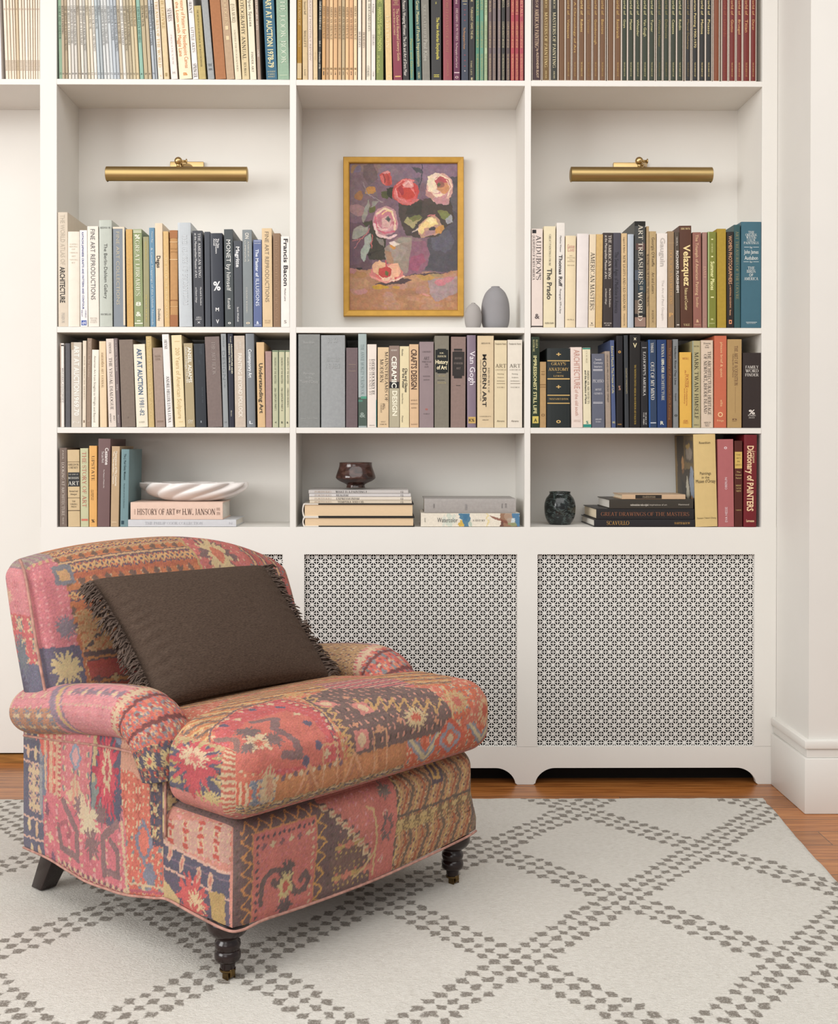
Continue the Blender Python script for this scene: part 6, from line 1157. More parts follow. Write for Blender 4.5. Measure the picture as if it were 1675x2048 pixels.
def paint_rail(raw):                           # canvas (x, z) with the top folded on
    V = raw[..., 2]+np.where(raw[..., 2] >= .3449, raw[..., 1]+.42, 0); c = K(raw[..., 0], V, 'B87058', 3); c.f = rail_m; P, L_, A = c.P, c.Ln, c.area; Al = np.ones(c.U.shape, bool); fine(c, Al, 'coral', 1)
    m = A([(380,1600),(700,1520),(700,1800),(440,1880),(400,1800)]); c.put(c.U < -.02, BRN); fine(c, c.U < -.02, 'brn', 2)
    P([(400,1650),(432,1650),(440,1760),(450,1850),(400,1800)], '5A5048'); c.orn(A([(400,1650),(445,1650),(450,1740),(400,1740)]), .04, .03, .005, [(.35, CRM), (.15, 'B87A6C')], 3); P([(428,1800),(446,1790),(448,1860),(430,1850)], 'A58748')
    # zigzag-bordered coral panel
    x0, x1, z0, z1 = -.352, -.185, .13, .315; c.put((c.U > x0-.028) & (c.U < x1+.03) & (c.V < z1+.035), BRN); zz = (c.U > x0-.03) & (c.U < x1+.03) & (c.V < z1+.05)
    c.zig(zz & (c.V > z1), c.U, c.V, z1+.018, .013, .036, .0036, 'BF7C44'); c.zig(zz & (c.U < x0) & (c.V < z1), c.V, c.U, x0-.017, .012, .032, .0036, 'BF7C44'); c.zig(zz & (c.U > x1) & (c.V < z1), c.V, c.U, x1+.017, .012, .032, .0036, 'BF8A44')
    c.rect(x0-.003, x1+.003, z0-.05, z1+.003, 'B87848'); c.rect(x0, x1, z0-.05, z1, 'B9605A'); fine(c, (c.U > x0) & (c.U < x1) & (c.V < z1), 'pink', 9)
    for k in range(12): c.sd(x0+.012+k*.0135, z1-.012, .004, .004, '54444E', .002); c.sd(x0+.010, z1-.012-k*.016, .004, .004, '54444E', .002); c.sd(x1-.010, z1-.012-k*.016, .004, .004, CRM, .002)
    for k in range(6): c.cross(x0+.025+k*.024, z1-.03, .007, CRM if k % 2 else '7A5058')
    cx = (x0+x1)/2+.004; c.hook(cx-.038, .20, .030, '635052', 1, .012); c.hook(cx+.038, .20, .030, '635052', -1, .012, PI); c.rag(cx, .225, .02, .02, '5A4C50', 1, 6); c.rag(cx, .19, .022, .032, 'C2B27C', 3, 6); c.sd(cx, .19, .008, .012, 'B05048', .003); c.rag(cx, .15, .022, .02, '5E4E52', 1, 6)
    # brown field with cream steps, pink panel, and ochre chevron cloth to the right
    c.put((c.U > -.165+.03) & (c.U < -.005), BRN); mm = (c.U > -.13) & (c.U < -.01); fine(c, mm, 'brn', 5); c.sd(-.085, .20, .05, .06, '6E5450', .008); c.orn(mm & (c.V < .25), .06, .06, .005, [(.08, 'B9695A'), (.06, 'A98B50'), (.05, '473A3C')], 17, -.085, .20)
    for k in range(9): c.rect(-.165+.018*k, -.165+.018*k+.022, .318-.017*k, .318-.017*k+.014, CRM); c.rect(-.160+.018*k, -.160+.018*k+.012, .322-.017*k, .322-.017*k+.005, 'B8705E')
    st = np.floor((c.U+.165)/.018)*.017; c.put((c.U > -.165) & (c.U < .065) & (c.V > .338-st) & (c.V < .40), 'B9645C'); fine(c, (c.U > -.165) & (c.U < .065) & (c.V > .338-st), 'pink', 6)
    c.put((c.U > -.01) & (c.U < .065), 'B9605A'); fine(c, (c.U > -.01) & (c.U < .065), 'pink', 4); c.rag(.035, .24, .022, .035, '6A5658', 2, 6); c.sd(.035, .24, .010, .016, 'B05A58', .004); c.rag(.03, .325, .022, .022, '70605E', 5, 6); c.line([(.0, .15), (.004, .22), (-.012, .29), (-.03, .30)], .006, 'BFA070'); c.line([(.004, .2), (-.03, .17), (-.06, .16)], .005, 'BFA070')
    m = c.U > .065; c.put(m, 'B07C54'); c.put(m & (np.abs(c.U-.068) < .004), '5A5048'); fine(c, m, 'och', 3); b = m & (c.U < .2)
    c.stripes(m, c.U+.5*np.abs(((c.V-.14)/.11) % 1-.5)*.11, [(.010, '6C5A4C'), (.012, None), (.006, 'C0A062'), (.014, None), (.008, 'A4583C'), (.010, None)]); c.put(b & (c.V > .215) & (c.V < .245), 'B59A60'); c.put(m & (np.abs(c.V-.255) < .003), '5E5048'); c.orn(m & (c.V > .215) & (c.V < .25), .04, .03, .004, [(.3, '7C6448'), (.2, 'C4A870')], 8)
    c.put((c.U > .19) & (c.U < .235) & (c.V > .30), '564A54'); c.rect(.198, .225, .31, .36, 'B8904E'); c.rect(.206, .217, .318, .35, '5A4A50'); c.put((c.U > .355), '5A5458', .6)
    return c.done(3)
def paint_cush(raw):                           # canvas (x, s): s runs up the front face then back over the top
    s_ = np.where(raw[..., 2] > .519, .165+(raw[..., 1]+.46), raw[..., 2]-.355); c = K(raw[..., 0], s_, 'BC5E4C', 4); Al = np.ones(c.U.shape, bool); fine(c, Al, 'coral', 7); P, L_, A = c.P, c.Ln, c.area
    c.f = cush_m; S0 = cush_m(620, 1530)[1]
    # left and back: tan and ochre stripes
    m = A([(330,1440),(420,1395),(700,1340),(900,1340),(900,1374),(700,1385),(600,1395),(470,1425),(400,1470),(330,1480)]); c.put(m | (c.V > .52), 'B07A54'); fine(c, m | (c.V > .52), 'och', 9); c.stripes(m | (c.V > .52), c.V+.35*c.U, [(.010, 'B4683F'), (.006, None), (.008, '6A5650'), (.012, None), (.007, 'BFA068')])
    # medallion panel with dotted border
    pan = [(395,1480),(470,1428),(560,1405),(625,1420),(660,1470),(668,1530),(560,1550),(440,1540),(420,1500)]
    P(pan, 'B9484C'); m = A(pan); fine(c, m, 'pink', 3); P([(430,1500),(490,1445),(570,1425),(615,1440),(640,1480),(640,1525),(470,1548)], 'BC5A50')
    for q in (((395,1478),(470,1430)), ((470,1430),(560,1408)), ((560,1408),(622,1422)), ((622,1422),(655,1470)), ((655,1470),(662,1530))):
        c.dots(c.f(*q[0]), c.f(*q[1]), 10, .0055, CRM, 'A23C44'); L_([(q[0][0]-6, q[0][1]-4), (q[1][0]+2, q[1][1]-6)], .004, '5E4C58')
    L_([(425,1465),(470,1478),(462,1498),(425,1492)], .016, '7E5C58'); L_([(505,1445),(548,1438),(545,1460),(580,1480),(590,1510),(560,1508)], .018, '75565A'); c.rag(*c.f(494, 1466), .03, .028, '6A565A', 3, 6); c.rag(*c.f(512, 1484), .042, .028, 'CDB896', 2, 6); c.rag(*c.f(514, 1486), .015, .011, 'BE584A', 1, 6); c.rag(*c.f(543, 1478), .022, .025, '72585A', 4, 6); c.rag(*c.f(489, 1497), .025, .018, '6F5A5C', 1)
    for x, y in ((448,1450),(505,1424),(560,1420),(610,1450),(625,1490),(600,1520)): c.sd(*c.f(x, y), .009, .010, '574E68', .003)
    for x, y in ((475,1440),(540,1415),(590,1430),(640,1505)): c.cross(*c.f(x, y), .010, CRM)
    # purple-brown field with ochre zigzags
    br = [(600,1405),(690,1375),(730,1378),(850,1382),(890,1420),(890,1470),(760,1530),(690,1530),(672,1470),(640,1425)]
    P(br, '66504F'); m = A(br); fine(c, m, 'brn', 12); zl = [(560,1402),(600,1400),(640,1418),(668,1455),(680,1500),(676,1530)]
    for i in range(len(zl)-1):
        (a1, b1), (a2, b2) = zl[i], zl[i+1]
        for k in range(3):
            t0, t1, t2 = k/3, (k+.5)/3, (k+1)/3; f2 = lambda t, o: (a1+(a2-a1)*t+o*.8, b1+(b2-b1)*t-o*.4); L_([f2(t0, 0), f2(t1, 16), f2(t2, 0)], .0055, 'B68A52'); L_([f2(t0, -6), f2(t2, -6)], .004, 'B68A52')
    L_([(690,1400),(870,1396)], .006, '5C4A4C')
    for k in range(7): L_([(706+k*24,1402),(716+k*24,1424),(730+k*24,1401)], .007, 'B68A52'); L_([(712+k*24,1408),(718+k*24,1414)], .006, '55464A')
    for x, y in ((650,1412),(710,1478),(720,1420)): c.rect(c.f(x, y)[0]-.02, c.f(x, y)[0]+.02, c.f(x, y)[1]-.022, c.f(x, y)[1]+.022, 'BF6C68'); c.sd(*c.f(x, y), .012, .014, 'CDB090', .004)
    for x, y in ((690,1400),(785,1440),(820,1440),(700,1450),(745,1455),(860,1440)): c.cross(*c.f(x, y), .010, 'C08060')
    P([(640,1362),(790,1362),(830,1374),(700,1385),(650,1385)], 'B85A5E'); c.stripes(A([(640,1362),(790,1362),(830,1374),(700,1385),(650,1385)]), c.V, [(.012, None), (.005, '5E4A56'), (.008, 'C88E80'), (.005, '5E4A56')])
    # right end: orange-red with beige leaf
    R_ = [(862,1370),(960,1370),(960,1480),(885,1470),(892,1420)]; P(R_, 'C0573C'); m = A(R_); fine(c, m, 'red', 6); c.rag(*c.f(905, 1400), .045, .04, 'B29060', 2, 11); c.rag(*c.f(905, 1402), .022, .02, 'B8584A', 1); L_([(880,1375),(893,1420),(890,1470)], .006, 'C4A272')
    # front face
    fr = c.V < S0
    m = fr & (c.U < -.335); c.put(m, '7C7A88'); c.stripes(m & (c.U < -.395), c.U, [(.009, 'BE5440'), (.007, CRM)], -.43); c.orn(m & (c.U > -.395), .05, .05, .005, [(.2, 'BE5A40'), (.15, CRM), (.1, '5E6C84')], 5, -.36, .08)
    c.rag(-.352, .062, .026, .045, 'BEA682', 3, 13); c.rag(-.350, .062, .011, .028, 'B07C60', 1, 9)
    m = fr & (c.U > -.335) & (c.U < .045); c.put(m, 'B26E44'); c.orn(m, .2, .012, .004, [(.15, 'BE7E50'), (.15, 'A46240')], 3); c.dots((-.33, S0-.006), (-.16, S0-.006), 12, .005, '6A5060', CRM)
    for x in (-.25, -.12): c.line([(x-.03, .03), (x, .09), (x+.03, .03)], .006, 'BE8460'); c.line([(x-.018, .03), (x, .065), (x+.018, .03)], .004, '9E6248')
    for x in (-.19, -.04): c.line([(x-.02, .03), (x-.02, .12), (x+.02, .12), (x+.02, .03)], .0045, 'BE8864')
    m = fr & (c.V < .03) & (c.U < .2); c.put(m, 'A08258'); fine(c, m, 'och', 4); c.orn(m, .05, .03, .006, [(.3, '5C5664'), (.1, CRM)], 5)
    m = fr & (c.U > .045); c.put(m, 'BE5238'); fine(c, m, 'red', 9); c.zig(m, c.U, c.V, .085, .055, .22, .016, '76788C'); c.zig(m, c.U, c.V, .085, .055, .22, .007, 'C0B08C'); c.sd(.20, .06, .055, .045, 'BE4C38', .006); c.sd(.20, .06, .04, .032, '7C7C90', .006); c.sd(.20, .06, .026, .02, 'C05840', .005); c.sd(.20, .06, .010, .009, CRM, .004)
    c.rag(.085, .13, .04, .03, 'C6AE84', 2, 13); c.rag(.085, .13, .018, .014, 'BC5440', 2, 7); c.rag(.345, .10, .03, .04, 'C8A67C', 4, 12); c.rag(.345, .10, .016, .024, 'BA4E3C', 4, 8)
    return c.done(4)
def paint_cush_side(raw):                      # (y, z) ends of the T
    c = K(raw[..., 1], raw[..., 2], '6A6E68', 5); fine(c, np.ones(c.U.shape, bool), 'navy', 6); c.put(c.V < .398, 'BF6C68'); c.put(c.V > .49, 'A99066'); c.orn(c.V > .485, .05, .03, .006, [(.3, NAVY), (.2, 'B8584C')], 4)
    c.put((c.V > .40) & (c.V < .425), '4A4860'); c.rag(-.345, .455, .105, .062, 'A08A58', 1, 7); c.rag(-.345, .455, .098, .056, '4E4A62', 6, 7); c.rag(-.345, .462, .080, .052, 'B83E4A', 2, 9); c.rag(-.345, .43, .03, .045, 'B03C46', 4, 6); c.rag(-.342, .474, .050, .024, 'C9B092', 5, 9); c.rag(-.345, .470, .02, .010, 'BE5A5A', 1, 6); c.put(c.U < -.425, 'BE7458'); c.stripes(c.U < -.425, c.V, [(.007, CRM), (.007, 'B85848')]); c.rag(-.40, .40, .03, .016, 'B5A068', 2)
    return c.done(5)
def paint_back(raw):                           # canvas (x, z); the top folded on
    V = np.where(raw[..., 2] > .8319, raw[..., 2]+raw[..., 1]-.215, raw[..., 2]); c = K(raw[..., 0], V, 'B0633F', 6); c.f = back_m; P, L_, A = c.P, c.Ln, c.area; Al = np.ones(c.U.shape, bool); fine(c, Al, 'och', 5)
    L = (c.U < .07); c.put(L & (c.V > .62), 'A8805A'); fine(c, L & (c.V > .62), 'och', 7)
    c.stripes(L & (c.V > .62), c.V, [(.014, 'B5623E'), (.012, None), (.004, '5E4A50'), (.006, 'BE9468'), (.004, '5E4A50'), (.016, 'B4693F'), (.010, None), (.012, 'A9553C')], .63)
    for z0 in (.735, .80, .865): b = L & (np.abs(c.V-z0) < .0125); c.put(b, '54465A'); c.zig(b, c.U, c.V, z0, .008, .034, .0035, 'C0925C'); c.zig(b, c.U+.017, c.V, z0, .008, .034, .0035, 'C0925C'); c.orn(b, .034, .02, .004, [(.15, 'B4563C')], 2)
    for z0 in (.768, .835, .70): c.dots((-.33, z0), (.06, z0), 22, .009, 'B9653F', '6A5048')
    # left pink column, slate motif
    m = c.U < -.335; c.put(m & (c.V > .6), 'B9606E'); fine(c, m & (c.V > .6), 'pink', 8); c.rect(-.36, -.31, .765, .815, '6A6A78'); c.rect(-.35, -.32, .775, .80, 'B98A5C'); c.stripes(m & (c.V > .835), c.U, [(.010, 'BE9A70'), (.010, None)]); c.put(m & (c.V > .85), '6C707C', .6); c.put((c.U < -.33) & (c.V < .62), '55506A'); c.rag(-.37, .57, .04, .04, 'B9A678', 3); c.rag(-.355, .665, .028, .03, '74687A', 2); c.put((c.U < -.34) & (c.V < .53), '4F4C64')
    # ochre panel with diagonals
    b = (c.U > -.325) & (c.U < -.12) & (c.V > .60) & (c.V < .70); c.put(b, 'AE8658'); c.put(b & (np.abs((c.U+.325)*.8-(c.V-.60)) < .007), '54484A'); c.put(b & (np.abs((c.U+.325)*.8-(c.V-.60)-.03) < .004), 'B5603E'); c.stripes(b & (c.U > -.18), c.U, [(.006, '5E5048'), (.014, None)]); fine(c, b, 'och', 2); c.put((c.U < -.12) & (c.U > -.325) & (np.abs(c.V-.596) < .006), '5A4648')
    # red lower field
    b = (c.U > -.32) & (c.V < .59); c.put(b, 'A63F38'); c.stripes(b, c.V, [(.018, None), (.004, '5E4448'), (.008, 'B8743F'), (.004, '5E4448'), (.022, 'A8443E')], .45)
    for k in range(14): c.cross(-.30+.045*k, .535, .010, 'BFA070' if k % 2 else '6A4A50'); c.sd(-.28+.045*k, .5, .012, .010, '4A3A48', .004)
    # right: coral ground with ragged cream and brown flowers
    b = c.U > .07; c.put(b, 'B85A58'); fine(c, b, 'pink', 19); c.put(b & (c.U < .078), 'A88858'); c.rag(.155, .80, .065, .062, '6E5456', 2, 6); c.rag(.155, .80, .045, .075, 'C6AE82', 5, 6); c.sd(.155, .80, .018, .024, 'B9614C', .005); c.rag(.10, .88, .03, .02, '65505C', 3); c.rag(.215, .88, .03, .02, '6A565C', 4); c.rag(.165, .715, .03, .035, '6E5456', 7); c.rag(.11, .70, .022, .02, '6E5456', 1)
    b = c.U > .255; c.put(b, 'B4544C'); c.stripes(b, c.U, [(.014, None), (.004, '5E4A5A'), (.008, 'C09068'), (.004, '5E4A5A'), (.012, 'A84848')]); c.orn(b, .04, .05, .005, [(.08, CRM), (.08, SLATE)], 4); c.rag(.36, .62, .05, .06, '55506A', 3); c.rag(.36, .62, .02, .03, CRM, 4)
    return c.done(6)
def paint_back_side(raw):
    c = K(raw[..., 1], raw[..., 2], 'C0707C', 7); fine(c, np.ones(c.U.shape, bool), 'pink', 6); c.put(c.V < .70, 'B8545A'); c.orn((c.V < .70) & (c.V > .58), .05, .05, .006, [(.35, CRM), (.12, SLATE)], 5); c.put(c.V < .58, '5A5C78'); c.rag(.33, .52, .05, .05, '4C4A62', 2); c.rag(.29, .60, .03, .05, '606878', 4); c.rag(.35, .66, .03, .03, 'C8B292', 3); c.rag(.34, .78, .03, .04, '8A6478', 1, 7); c.rag(.31, .745, .02, .02, 'C8A08C', 5); c.put(c.V < .475, 'B5684F')
    return c.done(7)
def paint_cloth(base, kind, seed, extra=None):
    def f(raw):
        a, b = (raw[..., 0], raw[..., 2]) if np.ptp(raw[..., 1]) < 1e-6 else (raw[..., 1], raw[..., 2]) if np.ptp(raw[..., 0]) < 1e-6 else (raw[..., 0], raw[..., 1])
        c = K(a, b, base, seed); fine(c, np.ones(a.shape, bool), kind, seed)
        if extra: extra(c)
        return c.done(seed)
    return f
chair = empty('armchair', tuple(CO), (0, 0, PH)); tag(chair, 'low rolled-arm armchair upholstered in faded red kilim patchwork print, on turned dark legs', 'armchair')
# front rail block
def d_rail(P, raw):
    k = np.clip((.25-raw[..., 2])/.08, 0, 1)[..., None]*.86; P = P*(1-k)+raw*k
    x = (raw[..., 0]+.0125)/.3875; P[..., 2] += np.where(raw[..., 2] < .2, -.012*(1-x**2)+.008*np.clip(x, 0, 1)*1.2, 0)*np.clip((.25-raw[..., 2])/.1, 0, 1); return P
puffbox('front_rail', ((-.403, .376), (-.425, .30), (.137, .350)), .042, {'y-': .016, 'z+': .004}, {'x-': paint_rail_side, 'y-': paint_rail, 'z+': paint_rail}, chair, FAB, deform=d_rail)
# arm panels (outer side) with serpentine hem
def hem(y):
    ys = [-.224, -.149, -.057, .085, .174, .247, .36]; zs = [.142, .127, .109, .101, .109, .117, .117]; return np.interp(y, ys, zs)
def d_side(P, raw):
    t = np.clip((.48-raw[..., 2])/(.48-.13), 0, 1); P[..., 2] += (hem(raw[..., 1])-.13)*t**2; P[..., 0] += .0; return P
puffbox('arm_panel', ((-.405, -.305), (-.205, .365), (.13, .468)), .012, {'x-': .006}, {'x-': paint_side}, chair, FAB, deform=d_side, res=.0026)
def flower_band(c):
    for k in range(9):
        v = .27+.03*k; u0 = -.355+.018*(1 if k % 2 else -1); c.rag(u0, v, .017, .015, 'C2AD78', k, 7); c.sd(u0, v, .005, .005, 'B05048', .003)
    c.stripes(c.V < .34, c.V, [(.012, None), (.004, 'B59A6C')])
arm_front_b = ((-.404, -.304), (-.215, -.15), (.26, .462))
puffbox('arm_front', arm_front_b, .012, {'y-': .006}, {'y-': paint_cloth('47435A', 'navy', 12, flower_band), 'x-': paint_cloth('47435A', 'navy', 13)}, chair, FAB)
puffbox('arm_panel', ((.275, .376), (-.205, .365), (.13, .468)), .012, {}, {'x-': paint_cloth('B0564C', 'coral', 15), 'x+': paint_cloth('B86068', 'pink', 16)}, chair, FAB, deform=d_side)
puffbox('arm_front', ((.275, .376), (-.215, -.15), (.26, .462)), .012, {'y-': .006}, {'y-': paint_cloth('47435A', 'navy', 22)}, chair, FAB)
# rolled arms
def roll(cx, seed, out):
    path = np.array(spline([(0, .375, .452), (0, .25, .470), (0, .10, .494), (0, -.04, .510), (0, -.110, .509), (0, -.155, .485), (0, -.180, .445), (0, -.190, .39)], 26)); n = len(path)
    d = np.gradient(path, axis=0); t = d/np.linalg.norm(d, axis=1, keepdims=True); s = np.concatenate([[0], np.cumsum(np.linalg.norm(np.diff(path, axis=0), axis=1))]); nv = 170
    th = np.linspace(0, 2*PI, nv, endpoint=False); P = np.empty((n, nv, 3)); U, V = np.empty((n, nv)), np.empty((n, nv))
    for i in range(n):
        k = i/(n-1); r = .072*(1-(max(0, .07-k)/.07)**3*.9); rx, rz = r*1.0, r*.80
        if s[i] > s[-1]-.10: q = (s[i]-(s[-1]-.10))/.10; rx *= 1-.25*q**2; rz *= 1-.10*q
        nrm = np.array([0, -t[i][2], t[i][1]]); nrm = -nrm if nrm[2] < 0 and i < n*.5 or (nrm@np.array([0, -1, .3]) < 0 and i >= n*.5) else nrm
        pl = 1-.035*math.exp(-((s[i]-.50)/.005)**2)-.03*math.exp(-((s[i]-.545)/.005)**2)
        P[i] = path[i]+np.array([cx, 0, 0])+pl*(rx*np.cos(th)[:, None]*np.array([1., 0, 0])+rz*np.sin(th)[:, None]*nrm); U[i] = s[i]; V[i] = th*.075
    c = K(U, V, 'C07480', seed); Al = np.ones(U.shape, bool); fine(c, Al, 'pink', seed)
    top = .075*PI/2; o = 1 if out < 0 else -1       # V at the crown; outer face lies to one side
    v = c.V-top; v = v*o
    c.put((c.U < .05), 'C99A90'); c.stripes(c.U < .05, c.V, [(.006, CRM), (.006, None)]); c.orn((c.U > .05) & (c.U < .20), .05, .05, .006, [(.22, CRM), (.10, 'B5606E'), (.04, SLATE)], 5)
    c.put((v > .10) & (c.U < .24), 'A9745C'); c.orn((v > .10) & (c.U < .24), .05, .04, .006, [(.25, '6E7080'), (.1, CRM)], 8)
    b = np.abs(c.U-.20-.5*np.abs(v-.03)) < .013; c.put(b, '7C6880'); c.put(np.abs(c.U-.222-.5*np.abs(v-.03)) < .007, 'B89A6A'); c.put(np.abs(c.U-.236-.5*np.abs(v-.03)) < .004, '7C6880')
    for k in range(8):
        u = .275+.028*k; c.cross(u, top+o*.05, .010, CRM if k % 2 == 0 else '7C6070'); c.rag(u+.014, top+o*.045, .010, .018, '7A6478', k, 6)
    m = (c.U > .25) & (c.U < .48); c.stripes(m & (v > .085) & (v < .094), c.U, [(.005, 'B89888'), (.006, None)]); c.stripes(m & (v < .010) & (v > .002), c.U, [(.005, CRM), (.006, None)]); c.put(m & (v < -.005), 'A98258'); fine(c, m & (v < -.005), 'och', 3); c.put(m & (np.abs(v+.004) < .004), '5E5468')
    c.put(np.abs(c.U-.478) < .012, 'C2A88C'); c.orn(np.abs(c.U-.478) < .014, .02, .024, .005, [(.3, '6E7894'), (.3, 'B8505A')], 4)
    m = c.U > .49; c.put(m, 'BE5048'); fine(c, m, 'red', seed+2); c.orn(m & (c.U < .60), .032, .030, .0045, [(.16, 'C07C60'), (.08, CRM), (.10, '746E84')], 77); c.put((np.abs(c.U-.50) < .0035) | (np.abs(c.U-.545) < .0035), '6A3436')
    m = c.U > .575; c.put(m, '4A465C'); fine(c, m, 'navy', 3)
    for k in range(10): c.rag(.60, k*.05, .015, .018, 'C2AD78', k, 7); c.sd(.60, k*.05, .005, .005, 'B04A44', .003)
    C = c.done(seed); V_, F_, C_ = grid_mesh('a', P, C, FAB, None, True); nn = len(V_); ctr0, ctr1 = P[0].mean(0), P[-1].mean(0)
    V_ = np.concatenate([V_, [ctr0, ctr1]]); C_ = np.concatenate([C_, C[0, :1], C[-1, :1]]); F_ = [tuple(q[::-1]) for q in F_]+[(nn, i, (i+1) % nv) for i in range(nv)]+[(nn+1, (n-1)*nv+(i+1) % nv, (n-1)*nv+i) for i in range(nv)]
    o_ = mesh('arm_roll', V_, F_, FAB, chair, smooth=True, colors=C_); return o_
roll(-.385, 8, -1); roll(.357, 9, 1)
# seat cushion, T-shaped
def d_cush(P, raw):
    y = P[..., 1]; k = np.clip((y+.27)/.07, 0, 1); k = k*k*(3-2*k); hw = .416*(1-k)+.302*k; xc = -.0145
    ed = np.clip((raw[..., 2]-.355)/.165, 0, 1)
    P[..., 0] = xc+(P[..., 0]-xc)*hw/.416; u = (raw[..., 0]-xc)/.416; v = (raw[..., 1]+.46)/.74
    P[..., 2] += (.012*np.clip(1-u*u, 0, 1)*np.exp(-((v-.22)/.22)**2)-.062*np.clip((v-.30)/.70, 0, 1))*ed
    P[..., 1] += -.012*(1-u*u)*np.clip(1-v*6, 0, 1)
    return P
puffbox('seat_cushion', ((-.432, .403), (-.466, .28), (.348, .520)), .062, {'y-': .010, 'z+': .002, 'x-': .006, 'x+': .006}, {'z-': paint_cloth('B0605E', 'coral', 40), 'y-': paint_cush, 'z+': paint_cush, 'x-': paint_cush_side, 'x+': paint_cush_side}, chair, FAB, deform=d_cush, pw=4)
# leaning back
def d_back(P, raw):
    u = raw[..., 0]/.425; top = np.clip((P[..., 2]-.50)/.35, 0, 1); P[..., 2] += top**2*(.010-np.where(u > 0, .100, .036)*np.abs(u)**2.4); P[..., 1] += (P[..., 2]-.50)*.36
    P[..., 0] *= 1-.03*np.clip((P[..., 2]-.6)/.25, 0, 1)**2*1; return P
puffbox('backrest', ((-.428, .425), (.215, .345), (.42, .832)), .045, {'y-': .045, 'z+': .006, 'y+': .02}, {'y-': paint_back, 'z+': paint_back, 'x-': paint_back_side, 'x+': paint_back_side, 'y+': paint_cloth('B0605C', 'coral', 33)}, chair, FAB, deform=d_back, pw=4)
puffbox('outer_back', ((-.39, .363), (.31, .37), (.118, .56)), .02, {}, {'y+': paint_cloth('B86068', 'pink', 34)}, chair, FAB)
# piping
def pipe(pts, r=.0029, name='piping', n=5): mesh(name, *TUBE(spline(pts, n), r, 8), PIPE, chair, smooth=True)
ys = np.linspace(.36, -.215, 14); pipe([(-.404, y, float(hem(y))+.003) for y in ys]+[(-.407, -.30, .139), (-.405, -.405, .133), (-.385, -.432, .133)]+[(x, -.433, .1405-.012*(1-((x+.0125)/.3875)**2)+.008*max(0, x/.39)) for x in np.linspace(-.33, .33, 9)]+[(.372, -.425, .146)])
pipe([(-.408, y, z) for y, z in ((.35, .395), (.2, .408), (.05, .424), (-.08, .432), (-.16, .43))], .003)
def bk(x, y, z):
    u = x/.425; top = min(1, max(0, (z-.50)/.35)); z2 = z+top**2*(.010-.036*abs(u)**2.4); return (x*(1-.03*min(1, max(0, (z2-.6)/.25))**2), y+(z2-.5)*.36, z2)
for s in (-1,): pipe([bk(s*.417, .222, .44), bk(s*.4225, .222, .50), bk(s*.4225, .222, .62), bk(s*.4225, .222, .74), bk(s*.4215, .228, .80), bk(s*.418, .245, .832), bk(s*.412, .262, .840)], .0036)
pipe([(-.407, -.212, .275), (-.408, -.214, .33), (-.407, -.214, .40), (-.405, -.212, .43)], .0028)
# legs
WOOD = mat('20110F', rough=.22, spec=.5, noise=.25, nscale=18, stretch=(3, 3, .6)); CB = mat('6A5636', rough=.35, metal=1)
zz = lambda y: (1963-y)*.00104+.0135
prof = [(.0005, zz(1946)), (.0148, zz(1946)), (.0158, zz(1936)), (.0162, zz(1930)), (.024, zz(1929)), (.0268, zz(1924)), (.0272, zz(1918)), (.0258, zz(1911)), (.0232, zz(1908)), (.0250, zz(1905)), (.0270, zz(1898)), (.0258, zz(1891)), (.0222, zz(1888)), (.0218, zz(1884)), (.027, zz(1881)), (.036, zz(1875)), (.0425, zz(1866)), (.0440, zz(1857)), (.0425, zz(1849)), (.037, zz(1842)), (.030, zz(1840)), (.0005, zz(1840))]
for x, y in ((-.366, -.366), (.345, -.372)):
    V, Fc = LATHE(prof, 40); lg = mesh('leg', V, Fc, WOOD, chair, loc=(x, y, 0), smooth=True); lg.data.set_sharp_from_angle(angle=1.0)
    cs = empty('c', (0, 0, 0)); COL.objects.unlink(cs); bpy.data.objects.remove(cs)
    A_ = LATHE([(.0005, .031), (.0165, .031), (.0168, .028), (.0150, .0255), (.0005, .0255)], 24); W_ = LATHE([(.0005, -.006), (.010, -.006), (.0118, -.004), (.0118, .004), (.010, .006), (.0005, .006)], 24)
    Wv = [(z_, x_-.006, y_+.0245) for x_, y_, z_ in W_[0]]
    V, Fc, _ = cat([A_, (Wv, W_[1]), BX(-.0105, -.0075, -.012, .004, .012, .027), BX(.0075, .0105, -.012, .004, .012, .027)]); V = [(a, b, c+.0005) for a, b, c in V]
    mesh('caster', V, Fc, CB, lg)
for x in (-.335, .315):
    t, b = .030, .0215; sx_ = -.02 if x < 0 else .02; V = [(x-t, .295-t, .14), (x+t, .295-t, .14), (x+t, .295+t, .14), (x-t, .295+t, .14)]; V = [(x+sx_+dx*b, .350+dy*b, .0135) for dx, dy in ((-1, -1), (1, -1), (1, 1), (-1, 1))]+V
    bevel(mesh('leg', V, [(0, 3, 2, 1), (4, 5, 6, 7), (0, 1, 5, 4), (1, 2, 6, 5), (2, 3, 7, 6), (3, 0, 4, 7)], WOOD, chair), .002)

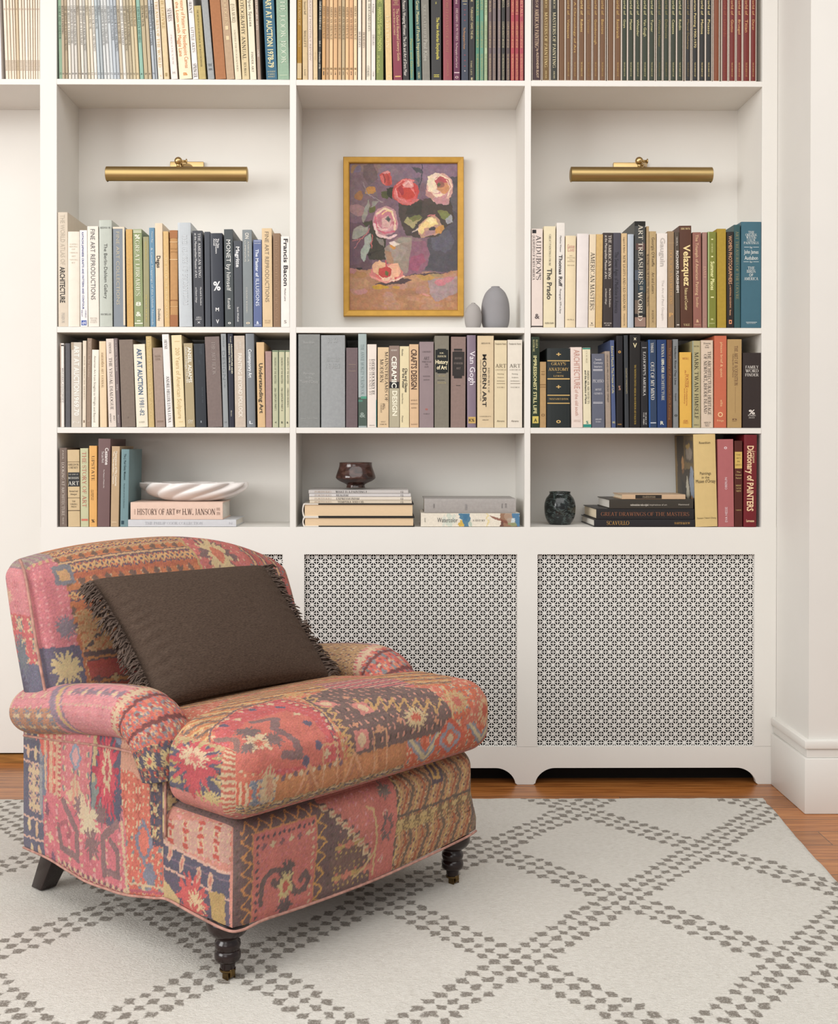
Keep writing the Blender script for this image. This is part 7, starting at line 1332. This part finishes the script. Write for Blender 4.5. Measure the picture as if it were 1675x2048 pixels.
# ------------------------------------------------------------------ fringed cushion
def pillow():
    tl, tr, bl, brr = [np.array(p) for p in ((-.335, .205, .770), (.220, .215, .768), (-.292, -.055, .508), (.238, -.055, .495))]
    c0 = (tl+tr+bl+brr)/4; ux = ((tr+brr)-(tl+bl))/2; uy = ((tl+tr)-(bl+brr))/2; hw, hh = np.linalg.norm(ux)/2, np.linalg.norm(uy)/2; ux /= np.linalg.norm(ux); uy /= np.linalg.norm(uy); nz = np.cross(ux, uy); nz = nz if nz[1] < 0 else -nz
    R3 = Matrix([list(ux), list(np.cross(nz, ux)), list(nz)]).transposed(); Rz = Matrix.Rotation(PH, 3, 'Z'); loc = CO+EX*c0[0]+EY*c0[1]+np.array([0, 0, c0[2]])
    root = empty('cushion', tuple(loc), (Rz @ R3).to_euler()); tag(root, 'dark brown linen lumbar cushion with fringed short ends, propped on the armchair seat', 'cushion')
    n, m_ = 130, 96; S, Tt = np.meshgrid(np.linspace(-1, 1, n), np.linspace(-1, 1, m_)); VV, FF = [], []; rg = vnoise(m_, n, 7, 3)*.5+vnoise(m_, n, 16, 5)
    for sgn in (1, -1):
        X = hw*S*(1-.050*(1-Tt**2)); Y = hh*Tt*(1-.055*(1-S**2)); Z = sgn*(.080 if sgn > 0 else .045)*(np.clip((1-S**2)*(1-Tt**2), 0, 1))**.36
        pk = np.exp(-((1-np.abs(S))/.22)**2)*np.sin(Tt*38+rg*2.0)*.0028*np.clip(1-Tt**2, 0, 1); Z = Z+sgn*(pk*np.clip((1-np.abs(S))*14, 0, 1)+rg*.0016*(1-S**2)*(1-Tt**2)); idx = np.arange(n*m_).reshape(m_, n)+len(FF and VV and np.zeros(n*m_) if 0 else [])*0
        o = sum(len(v) for v in VV); q = np.stack([idx[:-1, :-1], idx[:-1, 1:], idx[1:, 1:], idx[1:, :-1]], -1).reshape(-1, 4)+o
        FF += (q if sgn > 0 else q[:, ::-1]).tolist(); VV.append(np.stack([X, Y, Z], -1).reshape(-1, 3))
    PM = mat('51433A', rough=.95, spec=.08, noise=.34, nscale=150, bump=1.0, bscale=260, stretch=(1, 4, 1)); mesh('cover', np.concatenate(VV), FF, PM, root, smooth=True)
    FM = mat('5E5048', rough=.95, spec=.1, noise=.25, nscale=90)
    for sd in (-1, 1):
        parts = []; r = random.Random(5+sd); nt_ = 38
        for k in range(nt_):
            tt = -1+2*(k+.5)/nt_; bx_, by_ = sd*hw*(1-.050*(1-tt*tt)), hh*tt
            L0 = r.uniform(.034, .050); dirx = sd; dy0 = r.uniform(-.3, .25)+(-.25 if sd < 0 else .1)
            for q in range(9):
                a = r.uniform(-.45, .45); L_ = L0*r.uniform(.8, 1.15); ph = r.uniform(0, 6); pts = []
                for j in range(7):
                    u = j/6; sp = (.0012+.010*u)*math.sin(ph+q)*1.0; pts.append((bx_+dirx*L_*u*(1-.12*u*abs(a)), by_+L_*u*(dy0+a*.8)-.010*u*u+.0018*math.sin(ph+u*9), .003*math.sin(ph*2)+sp*.8+.010*math.sin(u*PI)*(.6 if q % 2 else .2)))
                parts.append(TUBE(pts, [.0020]*5+[.0022, .0010], 4, False))
            parts.append(TUBE([(bx_-sd*.002, by_-.002, 0), (bx_+sd*.008, by_, .002)], .0042, 6))
        V, Fc, _ = cat(parts); f = mesh('fringe', V, Fc, FM, root, smooth=True); f['kind'] = 'stuff'
    mesh('seam', *TUBE([(-hw*(1-.05*(1-t*t)), hh*t, 0) for t in np.linspace(-.98, .98, 30)], .0028, 6), FM, root, smooth=True)
pillow()
